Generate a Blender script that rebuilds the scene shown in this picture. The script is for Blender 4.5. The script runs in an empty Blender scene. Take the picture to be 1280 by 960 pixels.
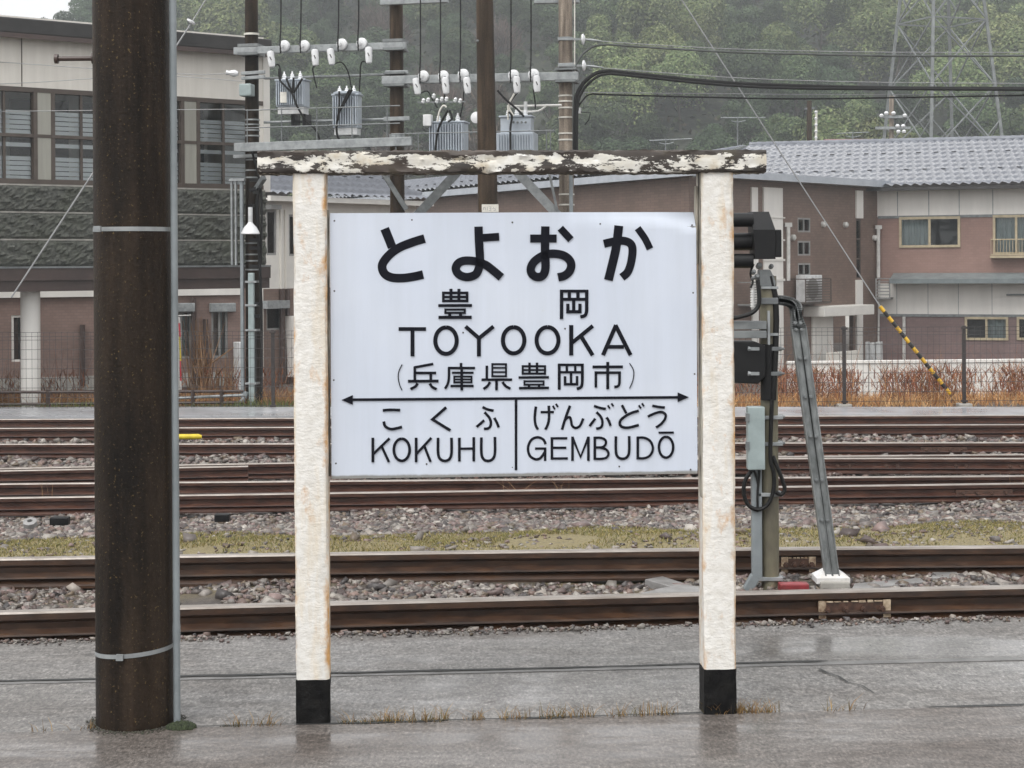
import bpy, math, random
import numpy as np
from mathutils import Vector, Matrix

random.seed(7)
RNG = np.random.default_rng(7)
sc = bpy.context.scene
C = sc.collection
R = math.radians

# ------------------------------------------------------------------ camera, sky, sun, exposure
F = 2177.0            # focal length in photograph pixels (1280 wide)
HY = 330.0            # horizon row
CH = 1.6              # camera height above the platform
ROLL = 0.006
cam_d = bpy.data.cameras.new('camera')
cam = bpy.data.objects.new('camera', cam_d)
C.objects.link(cam)
cam_d.sensor_fit = 'HORIZONTAL'
cam_d.sensor_width = 36.0
cam_d.lens = F / 1280 * 36
cam_d.shift_y = -(480 - HY) / 1280
cam_d.clip_start = 0.05
cam_d.clip_end = 2000
cam.location = (0, 0, CH)
cam.rotation_euler = (math.pi / 2, ROLL, 0)
sc.camera = cam

SUN_EL, SUN_AZ = R(58), R(215)      # overcast: direction hardly matters
w = bpy.data.worlds.new('World')
sc.world = w
w.use_nodes = True
nt = w.node_tree
for n in list(nt.nodes):
    nt.nodes.remove(n)
sky = nt.nodes.new('ShaderNodeTexSky')
sky.sky_type = 'NISHITA'
sky.sun_disc = False
sky.sun_elevation = SUN_EL
sky.sun_rotation = SUN_AZ
sky.air_density = 1.0
sky.dust_density = 6.0
sky.ozone_density = 1.0
hs = nt.nodes.new('ShaderNodeHueSaturation')
hs.inputs['Saturation'].default_value = 0.12
cloud = nt.nodes.new('ShaderNodeMix')
cloud.data_type = 'RGBA'
cloud.inputs[0].default_value = 0.6
cloud.inputs[7].default_value = (9.1, 9.1, 9.15, 1)      # even cloud deck over the whole sky
bg = nt.nodes.new('ShaderNodeBackground')
bg.inputs['Strength'].default_value = 0.115
out = nt.nodes.new('ShaderNodeOutputWorld')
nt.links.new(sky.outputs[0], hs.inputs['Color'])
nt.links.new(hs.outputs[0], cloud.inputs[6])
nt.links.new(cloud.outputs[2], bg.inputs['Color'])
nt.links.new(bg.outputs[0], out.inputs['Surface'])

sl = bpy.data.lights.new('sun', 'SUN')
sl.energy = 1.1
sl.angle = R(40)
sl.color = (1.0, 0.98, 0.95)
so = bpy.data.objects.new('sun', sl)
C.objects.link(so)
so.rotation_euler = (R(90) - SUN_EL, 0, R(180) - SUN_AZ)

sc.view_settings.view_transform = 'Standard'
sc.view_settings.look = 'None'
sc.view_settings.gamma = 1
sc.view_settings.exposure = 0.66
sc.view_settings.use_curve_mapping = False
cy = sc.cycles
cy.use_denoising = True
cy.max_bounces = 7
cy.diffuse_bounces = 3
cy.glossy_bounces = 3
cy.transmission_bounces = 4
cy.transparent_max_bounces = 8
cy.volume_bounces = 0
cy.caustics_reflective = False
cy.caustics_refractive = False

# ------------------------------------------------------------------ pixel to place
cr, sr = math.cos(ROLL), math.sin(ROLL)
def ray(px, py):
    u, v = px - 640.0, HY - py
    return Vector(((u * cr + v * sr) / F, 1.0, (-u * sr + v * cr) / F))
def P(px, py, d):
    r = ray(px, py)
    return Vector((r.x * d, d, CH + r.z * d))
def G(px, py, z=0.0):
    r = ray(px, py)
    return P(px, py, (z - CH) / r.z)
class Pl:
    """a vertical plane through (x, y) with heading yaw"""
    def __init__(s, x, y, yaw):
        s.p = Vector((x, y, 0)); s.yaw = yaw
        s.d = Vector((math.cos(yaw), math.sin(yaw), 0)); s.n = Vector((-math.sin(yaw), math.cos(yaw), 0))
    def hit(s, px, py, off=0.0):
        r = ray(px, py); o = Vector((0, 0, CH))
        t = ((s.p + s.n * off) - o).dot(s.n) / r.dot(s.n)
        return o + r * t
    def sz(s, px, py):
        h = s.hit(px, py)
        return (h - s.p).dot(s.d), h.z
    def at(s, a, b, z):
        return s.p + s.d * a + s.n * b + Vector((0, 0, z))
def plane_px(pxa, da, pxb, db):
    a, b = P(pxa, HY, da), P(pxb, HY, db)
    return Pl(a.x, a.y, math.atan2(b.y - a.y, b.x - a.x))

# ------------------------------------------------------------------ objects
MW = {}
def tag(o, label=None, cat=None, group=None, kind=None):
    if label: o['label'] = label
    if cat: o['category'] = cat
    if group: o['group'] = group
    if kind: o['kind'] = kind
    return o
def thing(name, label, cat, loc=(0, 0, 0), rz=0.0, group=None):
    o = bpy.data.objects.new(name, None)
    o.empty_display_size = 0.1
    C.objects.link(o)
    o.location = loc; o.rotation_euler = (0, 0, rz)
    MW[o] = Matrix.Translation(Vector(loc)) @ Matrix.Rotation(rz, 4, 'Z')
    return tag(o, label, cat, group)
def copy_tree(o, parent=None):
    c = o.copy(); C.objects.link(c); c.parent = parent
    for ch in [x for x in KIDS.get(o, [])]:
        copy_tree(ch, c)
    return c
KIDS = {}

class MB:
    def __init__(s):
        s.v = []; s.f = []; s.sm = []
    def add(s, vs, fs, smooth=False):
        k = len(s.v)
        s.v += [tuple(v) for v in vs]
        s.f += [tuple(i + k for i in f) for f in fs]
        s.sm += [smooth] * len(fs)
        return s
    def quad(s, a, b, c, d):
        return s.add([a, b, c, d], [(0, 1, 2, 3)])
    def box8(s, p):
        return s.add(p, [(0, 3, 2, 1), (4, 5, 6, 7), (0, 1, 5, 4), (1, 2, 6, 5), (2, 3, 7, 6), (3, 0, 4, 7)])
    def box(s, x0, x1, y0, y1, z0, z1):
        return s.box8([(x0, y0, z0), (x1, y0, z0), (x1, y1, z0), (x0, y1, z0), (x0, y0, z1), (x1, y0, z1), (x1, y1, z1), (x0, y1, z1)])
    def pbox(s, pl, a0, a1, b0, b1, z0, z1):
        return s.box8([pl.at(a0, b0, z0), pl.at(a1, b0, z0), pl.at(a1, b1, z0), pl.at(a0, b1, z0),
                       pl.at(a0, b0, z1), pl.at(a1, b0, z1), pl.at(a1, b1, z1), pl.at(a0, b1, z1)])
    def ppx(s, pl, x0, y0, x1, y1, b0, b1):
        """box in a plane from two photograph corners"""
        a0, z1 = pl.sz(x0, y0); a1, z0 = pl.sz(x1, y1)
        return s.pbox(pl, min(a0, a1), max(a0, a1), b0, b1, min(z0, z1), max(z0, z1))
    def bar(s, a, b, w, h, up=(0, 0, 1)):
        a, b = Vector(a), Vector(b)
        d = (b - a).normalized()
        r = d.cross(Vector(up))
        if r.length < 1e-4: r = d.cross(Vector((0, 1, 0)))
        r.normalize(); u = r.cross(d).normalized()
        r *= w / 2; u *= h / 2
        return s.box8([a - r - u, a + r - u, b + r - u, b - r - u, a - r + u, a + r + u, b + r + u, b - r + u])
    def tube(s, pts, rad, n=8, cap=True):
        pts = [Vector(p) for p in pts]
        rads = rad if hasattr(rad, '__len__') else [rad] * len(pts)
        vs = []; fs = []
        prev = None
        for i, p in enumerate(pts):
            d = (pts[min(i + 1, len(pts) - 1)] - pts[max(i - 1, 0)]).normalized()
            if prev is None:
                ref = Vector((0, 0, 1)) if abs(d.z) < .9 else Vector((1, 0, 0))
                r = d.cross(ref).normalized()
            else:
                r = (prev - d * prev.dot(d)).normalized()
            prev = r; u = d.cross(r)
            for k in range(n):
                t = 2 * math.pi * k / n
                vs.append(p + (r * math.cos(t) + u * math.sin(t)) * rads[i])
        for i in range(len(pts) - 1):
            for k in range(n):
                a = i * n + k; b = i * n + (k + 1) % n
                fs.append((a, b, b + n, a + n))
        s.add(vs, fs, n > 5)
        if cap:
            m = len(pts) - 1
            s.add(vs[:n], [tuple(range(n - 1, -1, -1))]); s.add(vs[m * n:], [tuple(range(n))])
        return s
    def lathe(s, o, ax, prof, n=14):
        """prof: (along, radius) pairs about axis ax from point o"""
        o = Vector(o); ax = Vector(ax).normalized()
        pts = [o + ax * a for a, r in prof]
        ref = Vector((0, 0, 1)) if abs(ax.z) < .9 else Vector((1, 0, 0))
        r0 = ax.cross(ref).normalized(); u0 = ax.cross(r0)
        vs = []; fs = []
        for (a, r), p in zip(prof, pts):
            for k in range(n):
                t = 2 * math.pi * k / n
                vs.append(p + (r0 * math.cos(t) + u0 * math.sin(t)) * max(r, 1e-4))
        for i in range(len(prof) - 1):
            for k in range(n):
                a = i * n + k; b = i * n + (k + 1) % n
                fs.append((a, b, b + n, a + n))
        fs.append(tuple(range(n - 1, -1, -1))); fs.append(tuple(range((len(prof) - 1) * n, len(prof) * n)))
        return s.add(vs, fs, True)
    def prism(s, poly, depth):
        """poly: world points of a flat outline, swept by vector depth"""
        n = len(poly); d = Vector(depth)
        vs = [Vector(p) for p in poly] + [Vector(p) + d for p in poly]
        fs = [tuple(range(n)), tuple(range(2 * n - 1, n - 1, -1))]
        fs += [(i, i + n, (i + 1) % n + n, (i + 1) % n) for i in range(n)]
        return s.add(vs, fs)
    def build(s, name, mat, parent=None, bevel=0.0, label=None):
        me = bpy.data.meshes.new(name)
        v = np.array(s.v, dtype=np.float64).reshape(-1, 3)
        if parent is not None:
            m = np.array(MW[parent].inverted())
            v = v @ m[:3, :3].T + m[:3, 3]
        me.from_pydata(v.tolist(), [], s.f)
        me.polygons.foreach_set('use_smooth', s.sm)
        import bmesh
        bm = bmesh.new(); bm.from_mesh(me)
        if bevel:
            bmesh.ops.remove_doubles(bm, verts=bm.verts, dist=1e-5)
        bmesh.ops.recalc_face_normals(bm, faces=bm.faces)
        if bevel:
            es = [e for e in bm.edges if len(e.link_faces) == 2 and e.calc_face_angle(0) > .5]
            bmesh.ops.bevel(bm, geom=es, offset=bevel, segments=2, affect='EDGES', profile=.6)
        bm.to_mesh(me); bm.free()
        if any(s.sm):
            try: me.set_sharp_from_angle(angle=R(42))
            except Exception: pass
        me.materials.append(mat)
        o = bpy.data.objects.new(name, me)
        C.objects.link(o)
        if parent is not None:
            o.parent = parent; MW[o] = MW[parent]; KIDS.setdefault(parent, []).append(o)
        else:
            MW[o] = Matrix.Identity(4)
        if label: o['label'] = label
        return o

def raw_mesh(name, v, f4, mat, col=None, parent=None, smooth=False):
    """numpy verts (n,3), faces (m,k) of one size; col per vertex (n,3)"""
    me = bpy.data.meshes.new(name)
    v = np.asarray(v, dtype=np.float32); f4 = np.asarray(f4, dtype=np.int32)
    k = f4.shape[1]
    me.vertices.add(len(v)); me.vertices.foreach_set('co', v.ravel())
    me.loops.add(f4.size); me.loops.foreach_set('vertex_index', f4.ravel())
    me.polygons.add(len(f4))
    me.polygons.foreach_set('loop_start', np.arange(0, f4.size, k, dtype=np.int32))
    me.polygons.foreach_set('loop_total', np.full(len(f4), k, dtype=np.int32))
    if smooth: me.polygons.foreach_set('use_smooth', np.ones(len(f4), dtype=bool))
    me.update(calc_edges=True); me.validate()
    if col is not None:
        a = me.color_attributes.new('Col', 'FLOAT_COLOR', 'POINT')
        a.data.foreach_set('color', np.concatenate([col, np.ones((len(col), 1))], 1).astype(np.float32).ravel())
    me.materials.append(mat)
    o = bpy.data.objects.new(name, me); C.objects.link(o)
    if parent is not None:
        o.parent = parent; KIDS.setdefault(parent, []).append(o)
        MW[o] = MW[parent]
    return o

# ------------------------------------------------------------------ materials
def new_mat(name):
    m = bpy.data.materials.new(name); m.use_nodes = True
    t = m.node_tree
    return m, t, t.nodes['Principled BSDF']
def nz(t, scale, detail=4, rough=.55, stretch=(1, 1, 1), coord='Object', dist=0):
    tc = t.nodes.new('ShaderNodeTexCoord')
    mp = t.nodes.new('ShaderNodeMapping'); mp.inputs['Scale'].default_value = stretch
    n = t.nodes.new('ShaderNodeTexNoise')
    n.inputs['Scale'].default_value = scale; n.inputs['Detail'].default_value = detail
    n.inputs['Roughness'].default_value = rough; n.inputs['Distortion'].default_value = dist
    t.links.new(tc.outputs[coord], mp.inputs[0]); t.links.new(mp.outputs[0], n.inputs['Vector'])
    return n.outputs['Fac']
def ramp(t, fac, stops):
    r = t.nodes.new('ShaderNodeValToRGB')
    e = r.color_ramp.elements
    e[0].position, e[0].color = stops[0][0], tuple(stops[0][1]) + (1,)
    e[1].position, e[1].color = stops[-1][0], tuple(stops[-1][1]) + (1,)
    for p, c in stops[1:-1]:
        x = e.new(p); x.color = tuple(c) + (1,)
    t.links.new(fac, r.inputs[0])
    return r.outputs[0]
def g3(x): return (x, x, x)
def mix(t, fac, a, b, mode='MIX'):
    m = t.nodes.new('ShaderNodeMix'); m.data_type = 'RGBA'; m.blend_type = mode
    for s, v in ((0, fac), (6, a), (7, b)):
        if isinstance(v, (int, float)): m.inputs[s].default_value = v
        elif isinstance(v, (tuple, list)): m.inputs[s].default_value = tuple(v) + ((1,) if len(v) == 3 else ())
        else: t.links.new(v, m.inputs[s])
    return m.outputs[2]
def bump(t, b, h, strength, dist=.01, prev=None):
    n = t.nodes.new('ShaderNodeBump')
    n.inputs['Strength'].default_value = strength; n.inputs['Distance'].default_value = dist
    t.links.new(h, n.inputs['Height'])
    if prev is not None: t.links.new(prev, n.inputs['Normal'])
    t.links.new(n.outputs[0], b.inputs['Normal'])
    return n.outputs[0]
def M(name, c1, c2=None, rough=.6, scale=6, detail=5, lo=.35, hi=.65, bmp=0, bscale=None, bdist=.01, metal=0, stretch=(1, 1, 1), spec=.5, rough2=None):
    m, t, b = new_mat(name)
    b.inputs['Metallic'].default_value = metal
    b.inputs['Specular IOR Level'].default_value = spec
    b.inputs['Roughness'].default_value = rough
    n = nz(t, scale, detail, .6, stretch)
    if c2 is None: c2 = tuple(x * .72 for x in c1)
    t.links.new(ramp(t, n, [(lo, c2), (hi, c1)]), b.inputs['Base Color'])
    if rough2 is not None:
        t.links.new(ramp(t, nz(t, scale * .7, 3), [(.35, g3(rough)), (.65, g3(rough2))]), b.inputs['Roughness'])
    if bmp:
        bump(t, b, nz(t, bscale or scale * 4, 5, .6, stretch), bmp, bdist)
    return m

MT = {}
def attr_mat(name, rough, spec=.4, bmp=0, bscale=60, trans=0.0):
    m, t, b = new_mat(name)
    a = t.nodes.new('ShaderNodeAttribute'); a.attribute_name = 'Col'
    oi = t.nodes.new('ShaderNodeObjectInfo')
    h = t.nodes.new('ShaderNodeHueSaturation')
    mr = t.nodes.new('ShaderNodeMapRange'); mr.inputs[3].default_value = .72; mr.inputs[4].default_value = 1.25
    t.links.new(oi.outputs['Random'], mr.inputs[0]); t.links.new(mr.outputs[0], h.inputs['Value'])
    mr2 = t.nodes.new('ShaderNodeMapRange'); mr2.inputs[3].default_value = .482; mr2.inputs[4].default_value = .518
    ml = t.nodes.new('ShaderNodeMath'); ml.operation = 'MULTIPLY'; ml.inputs[1].default_value = 7.31
    fr = t.nodes.new('ShaderNodeMath'); fr.operation = 'FRACT'
    t.links.new(oi.outputs['Random'], ml.inputs[0]); t.links.new(ml.outputs[0], fr.inputs[0])
    t.links.new(fr.outputs[0], mr2.inputs[0]); t.links.new(mr2.outputs[0], h.inputs['Hue'])
    t.links.new(a.outputs['Color'], h.inputs['Color'])
    t.links.new(h.outputs[0], b.inputs['Base Color'])
    b.inputs['Roughness'].default_value = rough; b.inputs['Specular IOR Level'].default_value = spec
    if bmp: bump(t, b, nz(t, bscale, 4), bmp, .004)
    if trans:
        tr = t.nodes.new('ShaderNodeBsdfTranslucent'); ms = t.nodes.new('ShaderNodeMixShader')
        t.links.new(h.outputs[0], tr.inputs[0]); ms.inputs[0].default_value = trans
        t.links.new(b.outputs[0], ms.inputs[1]); t.links.new(tr.outputs[0], ms.inputs[2])
        t.links.new(ms.outputs[0], t.nodes['Material Output'].inputs['Surface'])
    return m

def platform_mat(name, base, wet, tint):
    m, t, b = new_mat(name)
    big = nz(t, .8, 5, .6, (1, 2.0, 1))
    fine = nz(t, 85, 4, .8, (1, .42, 1))
    grit = nz(t, 170, 2, .6)
    mid = nz(t, 11, 6, .7, (1, 1.6, 1))
    c = ramp(t, fine, [(.32, tuple(x * .35 for x in base)), (.45, tuple(x * .74 for x in base)), (.56, tuple(x * 1.1 for x in base)), (.70, tuple(min(1, x * 2.0) for x in base))])
    c = mix(t, 1.0, c, ramp(t, mid, [(.28, g3(.55)), (.7, g3(1.25))]), 'MULTIPLY')
    c = mix(t, ramp(t, big, [(.42, g3(0)), (.62, g3(.8))]), c, mix(t, 1.0, c, tint, 'MULTIPLY'))
    t.links.new(c, b.inputs['Base Color'])
    pud = nz(t, .85, 6, .62, (.55, 1.9, 1), dist=.5)
    b.inputs['Roughness'].default_value = .6
    t.links.new(ramp(t, pud, [(.40, g3(.22)), (.50, g3(.55)), (.60, g3(1))]), b.inputs['Coat Weight'])
    b.inputs['Coat IOR'].default_value = 1.42
    b.inputs['Specular IOR Level'].default_value = .3
    t.links.new(ramp(t, pud, [(.36, g3(wet[1])), (.50, g3((wet[0] + wet[1]) * .5)), (.60, g3(wet[0]))]), b.inputs['Coat Roughness'])
    bp = t.nodes.new('ShaderNodeBump'); bp.inputs['Distance'].default_value = .008
    bp.inputs['Strength'].default_value = .7
    f2 = t.nodes.new('ShaderNodeMath'); f2.operation = 'MULTIPLY'
    t.links.new(fine, f2.inputs[0]); t.links.new(ramp(t, pud, [(.36, g3(1)), (.60, g3(.12))]), f2.inputs[1])
    t.links.new(f2.outputs[0], bp.inputs['Height'])
    t.links.new(bp.outputs[0], b.inputs['Normal'])
    b2 = t.nodes.new('ShaderNodeBump'); b2.inputs['Distance'].default_value = .004; b2.inputs['Strength'].default_value = .4
    t.links.new(f2.outputs[0], b2.inputs['Height']); t.links.new(b2.outputs[0], b.inputs['Coat Normal'])
    return m
MT['platform'] = platform_mat('wet_asphalt', (.205, .195, .186), (.04, .40), (.66, .63, .60))
MT['platform_near'] = platform_mat('wet_asphalt_near', (.165, .148, .136), (.04, .42), (.60, .54, .50))
MT['joint'] = M('joint_filler', (.035, .036, .035), rough=.7, scale=30, bmp=.4)
MT['kerb'] = M('worn_kerb', (.20, .195, .19), (.10, .098, .095), rough=.4, scale=6, bmp=.4, bscale=60)
MT['path'] = M('far_path_concrete', (.42, .43, .45), (.33, .335, .35), rough=.14, scale=1.5, bmp=.05, rough2=.28)

def rail_mat():
    m, t, b = new_mat('rail_steel')
    n = nz(t, 22, 6, .65, (.25, 1, 1))
    c = ramp(t, n, [(.3, (.017, .0085, .005)), (.5, (.042, .020, .0105)), (.72, (.090, .045, .023))])
    t.links.new(c, b.inputs['Base Color'])
    t.links.new(ramp(t, nz(t, 9, 4), [(.35, g3(.32)), (.65, g3(.6))]), b.inputs['Roughness'])
    bump(t, b, nz(t, 120, 4), .25, .002)
    b.inputs['Coat Weight'].default_value = .45; b.inputs['Coat Roughness'].default_value = .3; b.inputs['Coat IOR'].default_value = 1.35
    return m
MT['rail'] = rail_mat()
MT['rail_red'] = rail_mat()
for e, c_ in zip(MT['rail_red'].node_tree.nodes['Color Ramp'].color_ramp.elements, ((.022, .0088, .0055, 1), (.050, .0185, .0110, 1), (.10, .042, .024, 1))): e.color = c_
MT['rail_top'] = M('rail_top_sheen', (.36, .325, .295), (.22, .19, .165), rough=.3, scale=30, stretch=(.15, 1, 1), metal=.25, rough2=.45)  # pale base colour carries the wet shine of the rail tops
MT['rail_plate'] = M('fishplate', (.10, .05, .032), (.04, .02, .014), rough=.5, scale=30, bmp=.2)
MT['pale_rim'] = M('limewashed_edge', (.55, .45, .32), (.16, .09, .05), rough=.7, scale=25)
MT['sleeper'] = M('sleeper_wood', (.085, .07, .062), rough=.6, scale=12, stretch=(1, .2, 1), bmp=.5)

def ground_mat():
    m, t, b = new_mat('yard_ground')
    n = nz(t, 9, 8, .7)
    dirt = ramp(t, n, [(.3, (.034, .029, .026)), (.5, (.070, .058, .050)), (.7, (.115, .098, .084))])
    tuft = ramp(t, nz(t, 40, 7, .8), [(.3, (.090, .072, .034)), (.5, (.23, .185, .078)), (.7, (.38, .31, .155))])
    tc = t.nodes.new('ShaderNodeTexCoord'); sp = t.nodes.new('ShaderNodeSeparateXYZ'); t.links.new(tc.outputs['Object'], sp.inputs[0])
    ma = t.nodes.new('ShaderNodeMath'); ma.operation = 'MULTIPLY_ADD'; ma.inputs[1].default_value = 2.6
    t.links.new(nz(t, .9, 5, .65), ma.inputs[0]); t.links.new(sp.outputs['Y'], ma.inputs[2])
    mr = t.nodes.new('ShaderNodeMapRange'); mr.inputs[1].default_value = 9; mr.inputs[2].default_value = 17
    t.links.new(ma.outputs[0], mr.inputs[0])
    strip = ramp(t, mr.outputs[0], [(.12, g3(0)), (.26, g3(.9)), (.50, g3(.9)), (.62, g3(0))])
    t.links.new(mix(t, strip, dirt, tuft), b.inputs['Base Color'])
    b.inputs['Roughness'].default_value = .55
    bump(t, b, nz(t, 34, 6, .7), .9, .02)
    return m
MT['ground'] = ground_mat()
MT['stone'] = attr_mat('ballast', .42, .5, .4, 60)
MT['grass'] = attr_mat('grass_blades', .6, .3, trans=.25)
MT['weed'] = attr_mat('dry_weeds', .7, .2, trans=.2)
MT['leaf'] = attr_mat('foliage', .65, .15, trans=.12)
MT['bark'] = M('bark', (.09, .075, .06), rough=.8, scale=5)
MT['hill'] = M('forest_floor', (.045, .052, .032), (.022, .026, .02), rough=.9, scale=.6, bmp=.6, bscale=2, bdist=.3)

def beam_mat():
    m, t, b = new_mat('peeling_paint_wood')
    n1 = nz(t, 11, 10, .74, (.5, 1, 1.1), dist=.5)
    n2 = nz(t, 46, 5, .65, (.35, 1, 1))
    add = t.nodes.new('ShaderNodeMath'); add.operation = 'MULTIPLY_ADD'; add.inputs[1].default_value = .55
    t.links.new(n2, add.inputs[0]); t.links.new(n1, add.inputs[2])
    # the paint holds best along the middle of the face; edges are bare
    tc = t.nodes.new('ShaderNodeTexCoord'); sp = t.nodes.new('ShaderNodeSeparateXYZ')
    t.links.new(tc.outputs['Generated'], sp.inputs[0])
    edge = ramp(t, sp.outputs['Z'], [(0.0, g3(.05)), (.2, g3(.13)), (.5, g3(.175)), (.72, g3(.13)), (.86, g3(0))])
    a2 = t.nodes.new('ShaderNodeMath'); a2.operation = 'ADD'
    t.links.new(add.outputs[0], a2.inputs[0]); t.links.new(edge, a2.inputs[1])
    mask = ramp(t, a2.outputs[0], [(.908, g3(0)), (.925, g3(1))])
    wood = ramp(t, nz(t, 9, 7, .7, (.18, 1, 2.2)), [(.3, (.016, .014, .013)), (.5, (.042, .034, .029)), (.66, (.085, .066, .054))])
    moss = mix(t, ramp(t, nz(t, 10, 4), [(.56, g3(0)), (.7, g3(.6))]), wood, (.07, .06, .03))
    paint = ramp(t, nz(t, 12, 5, .6), [(.3, (.56, .48, .36)), (.44, (.70, .67, .59)), (.66, (.82, .81, .77))])
    t.links.new(mix(t, mask, moss, paint), b.inputs['Base Color'])
    t.links.new(ramp(t, mask, [(0, g3(.55)), (1, g3(.45))]), b.inputs['Roughness'])
    p = bump(t, b, mask, .45, .004)
    bump(t, b, nz(t, 40, 6, .75, (.3, 1, 2)), .5, .004, p)
    return m
MT['beam'] = beam_mat()
def post_mat():
    m, t, b = new_mat('white_painted_post')
    tc = t.nodes.new('ShaderNodeTexCoord'); sp = t.nodes.new('ShaderNodeSeparateXYZ'); t.links.new(tc.outputs['Generated'], sp.inputs[0])
    edge = ramp(t, sp.outputs['X'], [(0, g3(.09)), (.12, g3(0)), (.80, g3(.0)), (1.0, g3(.16))])
    def plus(a_, b_):
        n_ = t.nodes.new('ShaderNodeMath'); n_.operation = 'ADD'; t.links.new(a_, n_.inputs[0]); t.links.new(b_, n_.inputs[1]); return n_.outputs[0]
    n = plus(nz(t, 13, 7, .68, (1, 1, .6)), edge)
    rust = ramp(t, n, [(.555, g3(0)), (.64, g3(.4)), (.74, g3(.95))])
    st = plus(nz(t, 4.0, 5, .65, (2.6, 2.6, .45)), edge)
    streak = ramp(t, st, [(.52, g3(0)), (.72, g3(.6))])
    base = ramp(t, nz(t, 34, 5), [(.3, (.69, .665, .61)), (.6, (.81, .795, .755))])
    c = mix(t, streak, base, (.66, .53, .34))
    c = mix(t, rust, c, (.56, .30, .10))
    spots = ramp(t, nz(t, 30, 3), [(.72, g3(0)), (.76, g3(.8))])
    c = mix(t, spots, c, (.42, .16, .06))
    t.links.new(c, b.inputs['Base Color'])
    b.inputs['Roughness'].default_value = .38
    p = bump(t, b, nz(t, 48, 4, .6, (.75, 1, 1.2), dist=.35), .5, .006)
    bump(t, b, nz(t, 150, 3), .35, .003, p)
    return m
MT['post'] = post_mat()
MT['post_black'] = M('black_post_paint', (.0045, .0045, .005), (.014, .0135, .013), rough=.5, spec=.10, scale=18, bmp=.5, bscale=40)
def board_mat():
    m, t, b = new_mat('enamel_board')
    n = nz(t, 2.4, 5, .5)
    c = ramp(t, n, [(.3, (.60, .655, .755)), (.7, (.65, .70, .79))])
    c = mix(t, 1.0, c, ramp(t, nz(t, 5, 6, .65, (3.2, 1, .22)), [(.3, (.95, .95, .94)), (.62, (1.01, 1.01, 1.01))]), 'MULTIPLY')
    fl = nz(t, 38, 4, .7)
    c = mix(t, ramp(t, fl, [(.70, g3(0)), (.78, g3(.35))]), c, (.55, .56, .53))
    tc = t.nodes.new('ShaderNodeTexCoord'); sp = t.nodes.new('ShaderNodeSeparateXYZ')
    t.links.new(tc.outputs['Generated'], sp.inputs[0])
    ad = t.nodes.new('ShaderNodeMath'); ad.operation = 'MULTIPLY_ADD'; ad.inputs[1].default_value = -.016
    t.links.new(nz(t, 9, 5, .7), ad.inputs[0]); t.links.new(sp.outputs['Z'], ad.inputs[2])
    c = mix(t, ramp(t, ad.outputs[0], [(-.003, g3(.85)), (.006, g3(0))]), c, (.20, .19, .16))
    t.links.new(c, b.inputs['Base Color'])
    b.inputs['Roughness'].default_value = .28
    bump(t, b, n, .06, .02)
    return m
MT['board'] = board_mat()
MT['letter'] = M('raised_letter_paint', (.0050, .0056, .010), (.010, .011, .017), rough=.55, scale=30, spec=.10)
MT['nail'] = M('nail_head', (.06, .055, .05), rough=.5)
MT['batten'] = M('weathered_batten', (.46, .43, .36), (.10, .09, .075), rough=.6, scale=14, stretch=(2, 2, .25), lo=.42, hi=.55, bmp=.5)

def darkpole_mat(name, c1, c2):
    m, t, b = new_mat(name)
    n = nz(t, 4, 6, .6, (1, 1, .35))
    c = ramp(t, n, [(.3, c2), (.68, c1)])
    n2 = nz(t, 60, 4, .7)
    c = mix(t, 1.0, c, ramp(t, n2, [(.3, g3(.7)), (.7, g3(1.25))]), 'MULTIPLY')
    c = mix(t, 1.0, c, ramp(t, nz(t, 13, 5, .6, (1, 1, .07)), [(.36, (.45, .42, .40)), (.62, (1.2, 1.15, 1.1))]), 'MULTIPLY')
    sp = ramp(t, nz(t, 120, 2, .5), [(.655, g3(0)), (.73, g3(.6))])
    c = mix(t, sp, c, (.17, .12, .045))
    t.links.new(c, b.inputs['Base Color'])
    t.links.new(ramp(t, nz(t, 3, 4, .6, (1, 1, .3)), [(.35, g3(.38)), (.65, g3(.62))]), b.inputs['Roughness'])
    b.inputs['Specular IOR Level'].default_value = .16
    bump(t, b, n2, .5, .005)
    return m
MT['darkpole'] = darkpole_mat('weathered_dark_concrete', (.040, .028, .019), (.0062, .0050, .0042))
MT['brownpole'] = darkpole_mat('brown_utility_pole', (.080, .058, .040), (.034, .025, .018))
MT['greypole'] = darkpole_mat('grey_utility_pole', (.33, .29, .245), (.20, .175, .15))
MT['olivepole'] = M('signal_post_concrete', (.20, .185, .125), (.10, .09, .065), rough=.5, scale=8, stretch=(1, 1, .4), bmp=.2)
MT['galv'] = M('galvanised_steel', (.36, .38, .385), (.22, .235, .24), rough=.42, scale=10, metal=.15, bmp=.08)
MT['galv_dark'] = M('dull_galvanised', (.22, .235, .235), (.13, .14, .145), rough=.5, scale=9, metal=.1)
MT['brace'] = M('weathered_galvanised', (.25, .265, .265), (.13, .14, .14), rough=.5, scale=22, stretch=(1, 1, .5), bmp=.15)
MT['conduit'] = M('grey_conduit', (.27, .30, .315), (.20, .225, .235), rough=.35, scale=5)
MT['boxgrey'] = M('pale_grey_box', (.36, .43, .43), (.25, .30, .30), rough=.35, scale=5)
MT['trafo'] = M('transformer_paint', (.46, .51, .56), (.38, .42, .47), rough=.4, scale=6)
MT['trafo_base'] = M('transformer_base', (.74, .75, .75), rough=.5, scale=6)
MT['porcelain'] = M('white_porcelain', (.80, .81, .82), (.70, .71, .72), rough=.12, scale=4)
MT['black'] = M('black_painted_metal', (.0048, .005, .006), (.009, .009, .0095), rough=.42, scale=9, spec=.3)
MT['cable'] = M('black_cable', (.006, .006, .006), (.011, .011, .011), rough=.5, spec=.3)
MT['wire'] = M('bare_wire', (.34, .345, .35), (.26, .265, .27), rough=.4)
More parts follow.
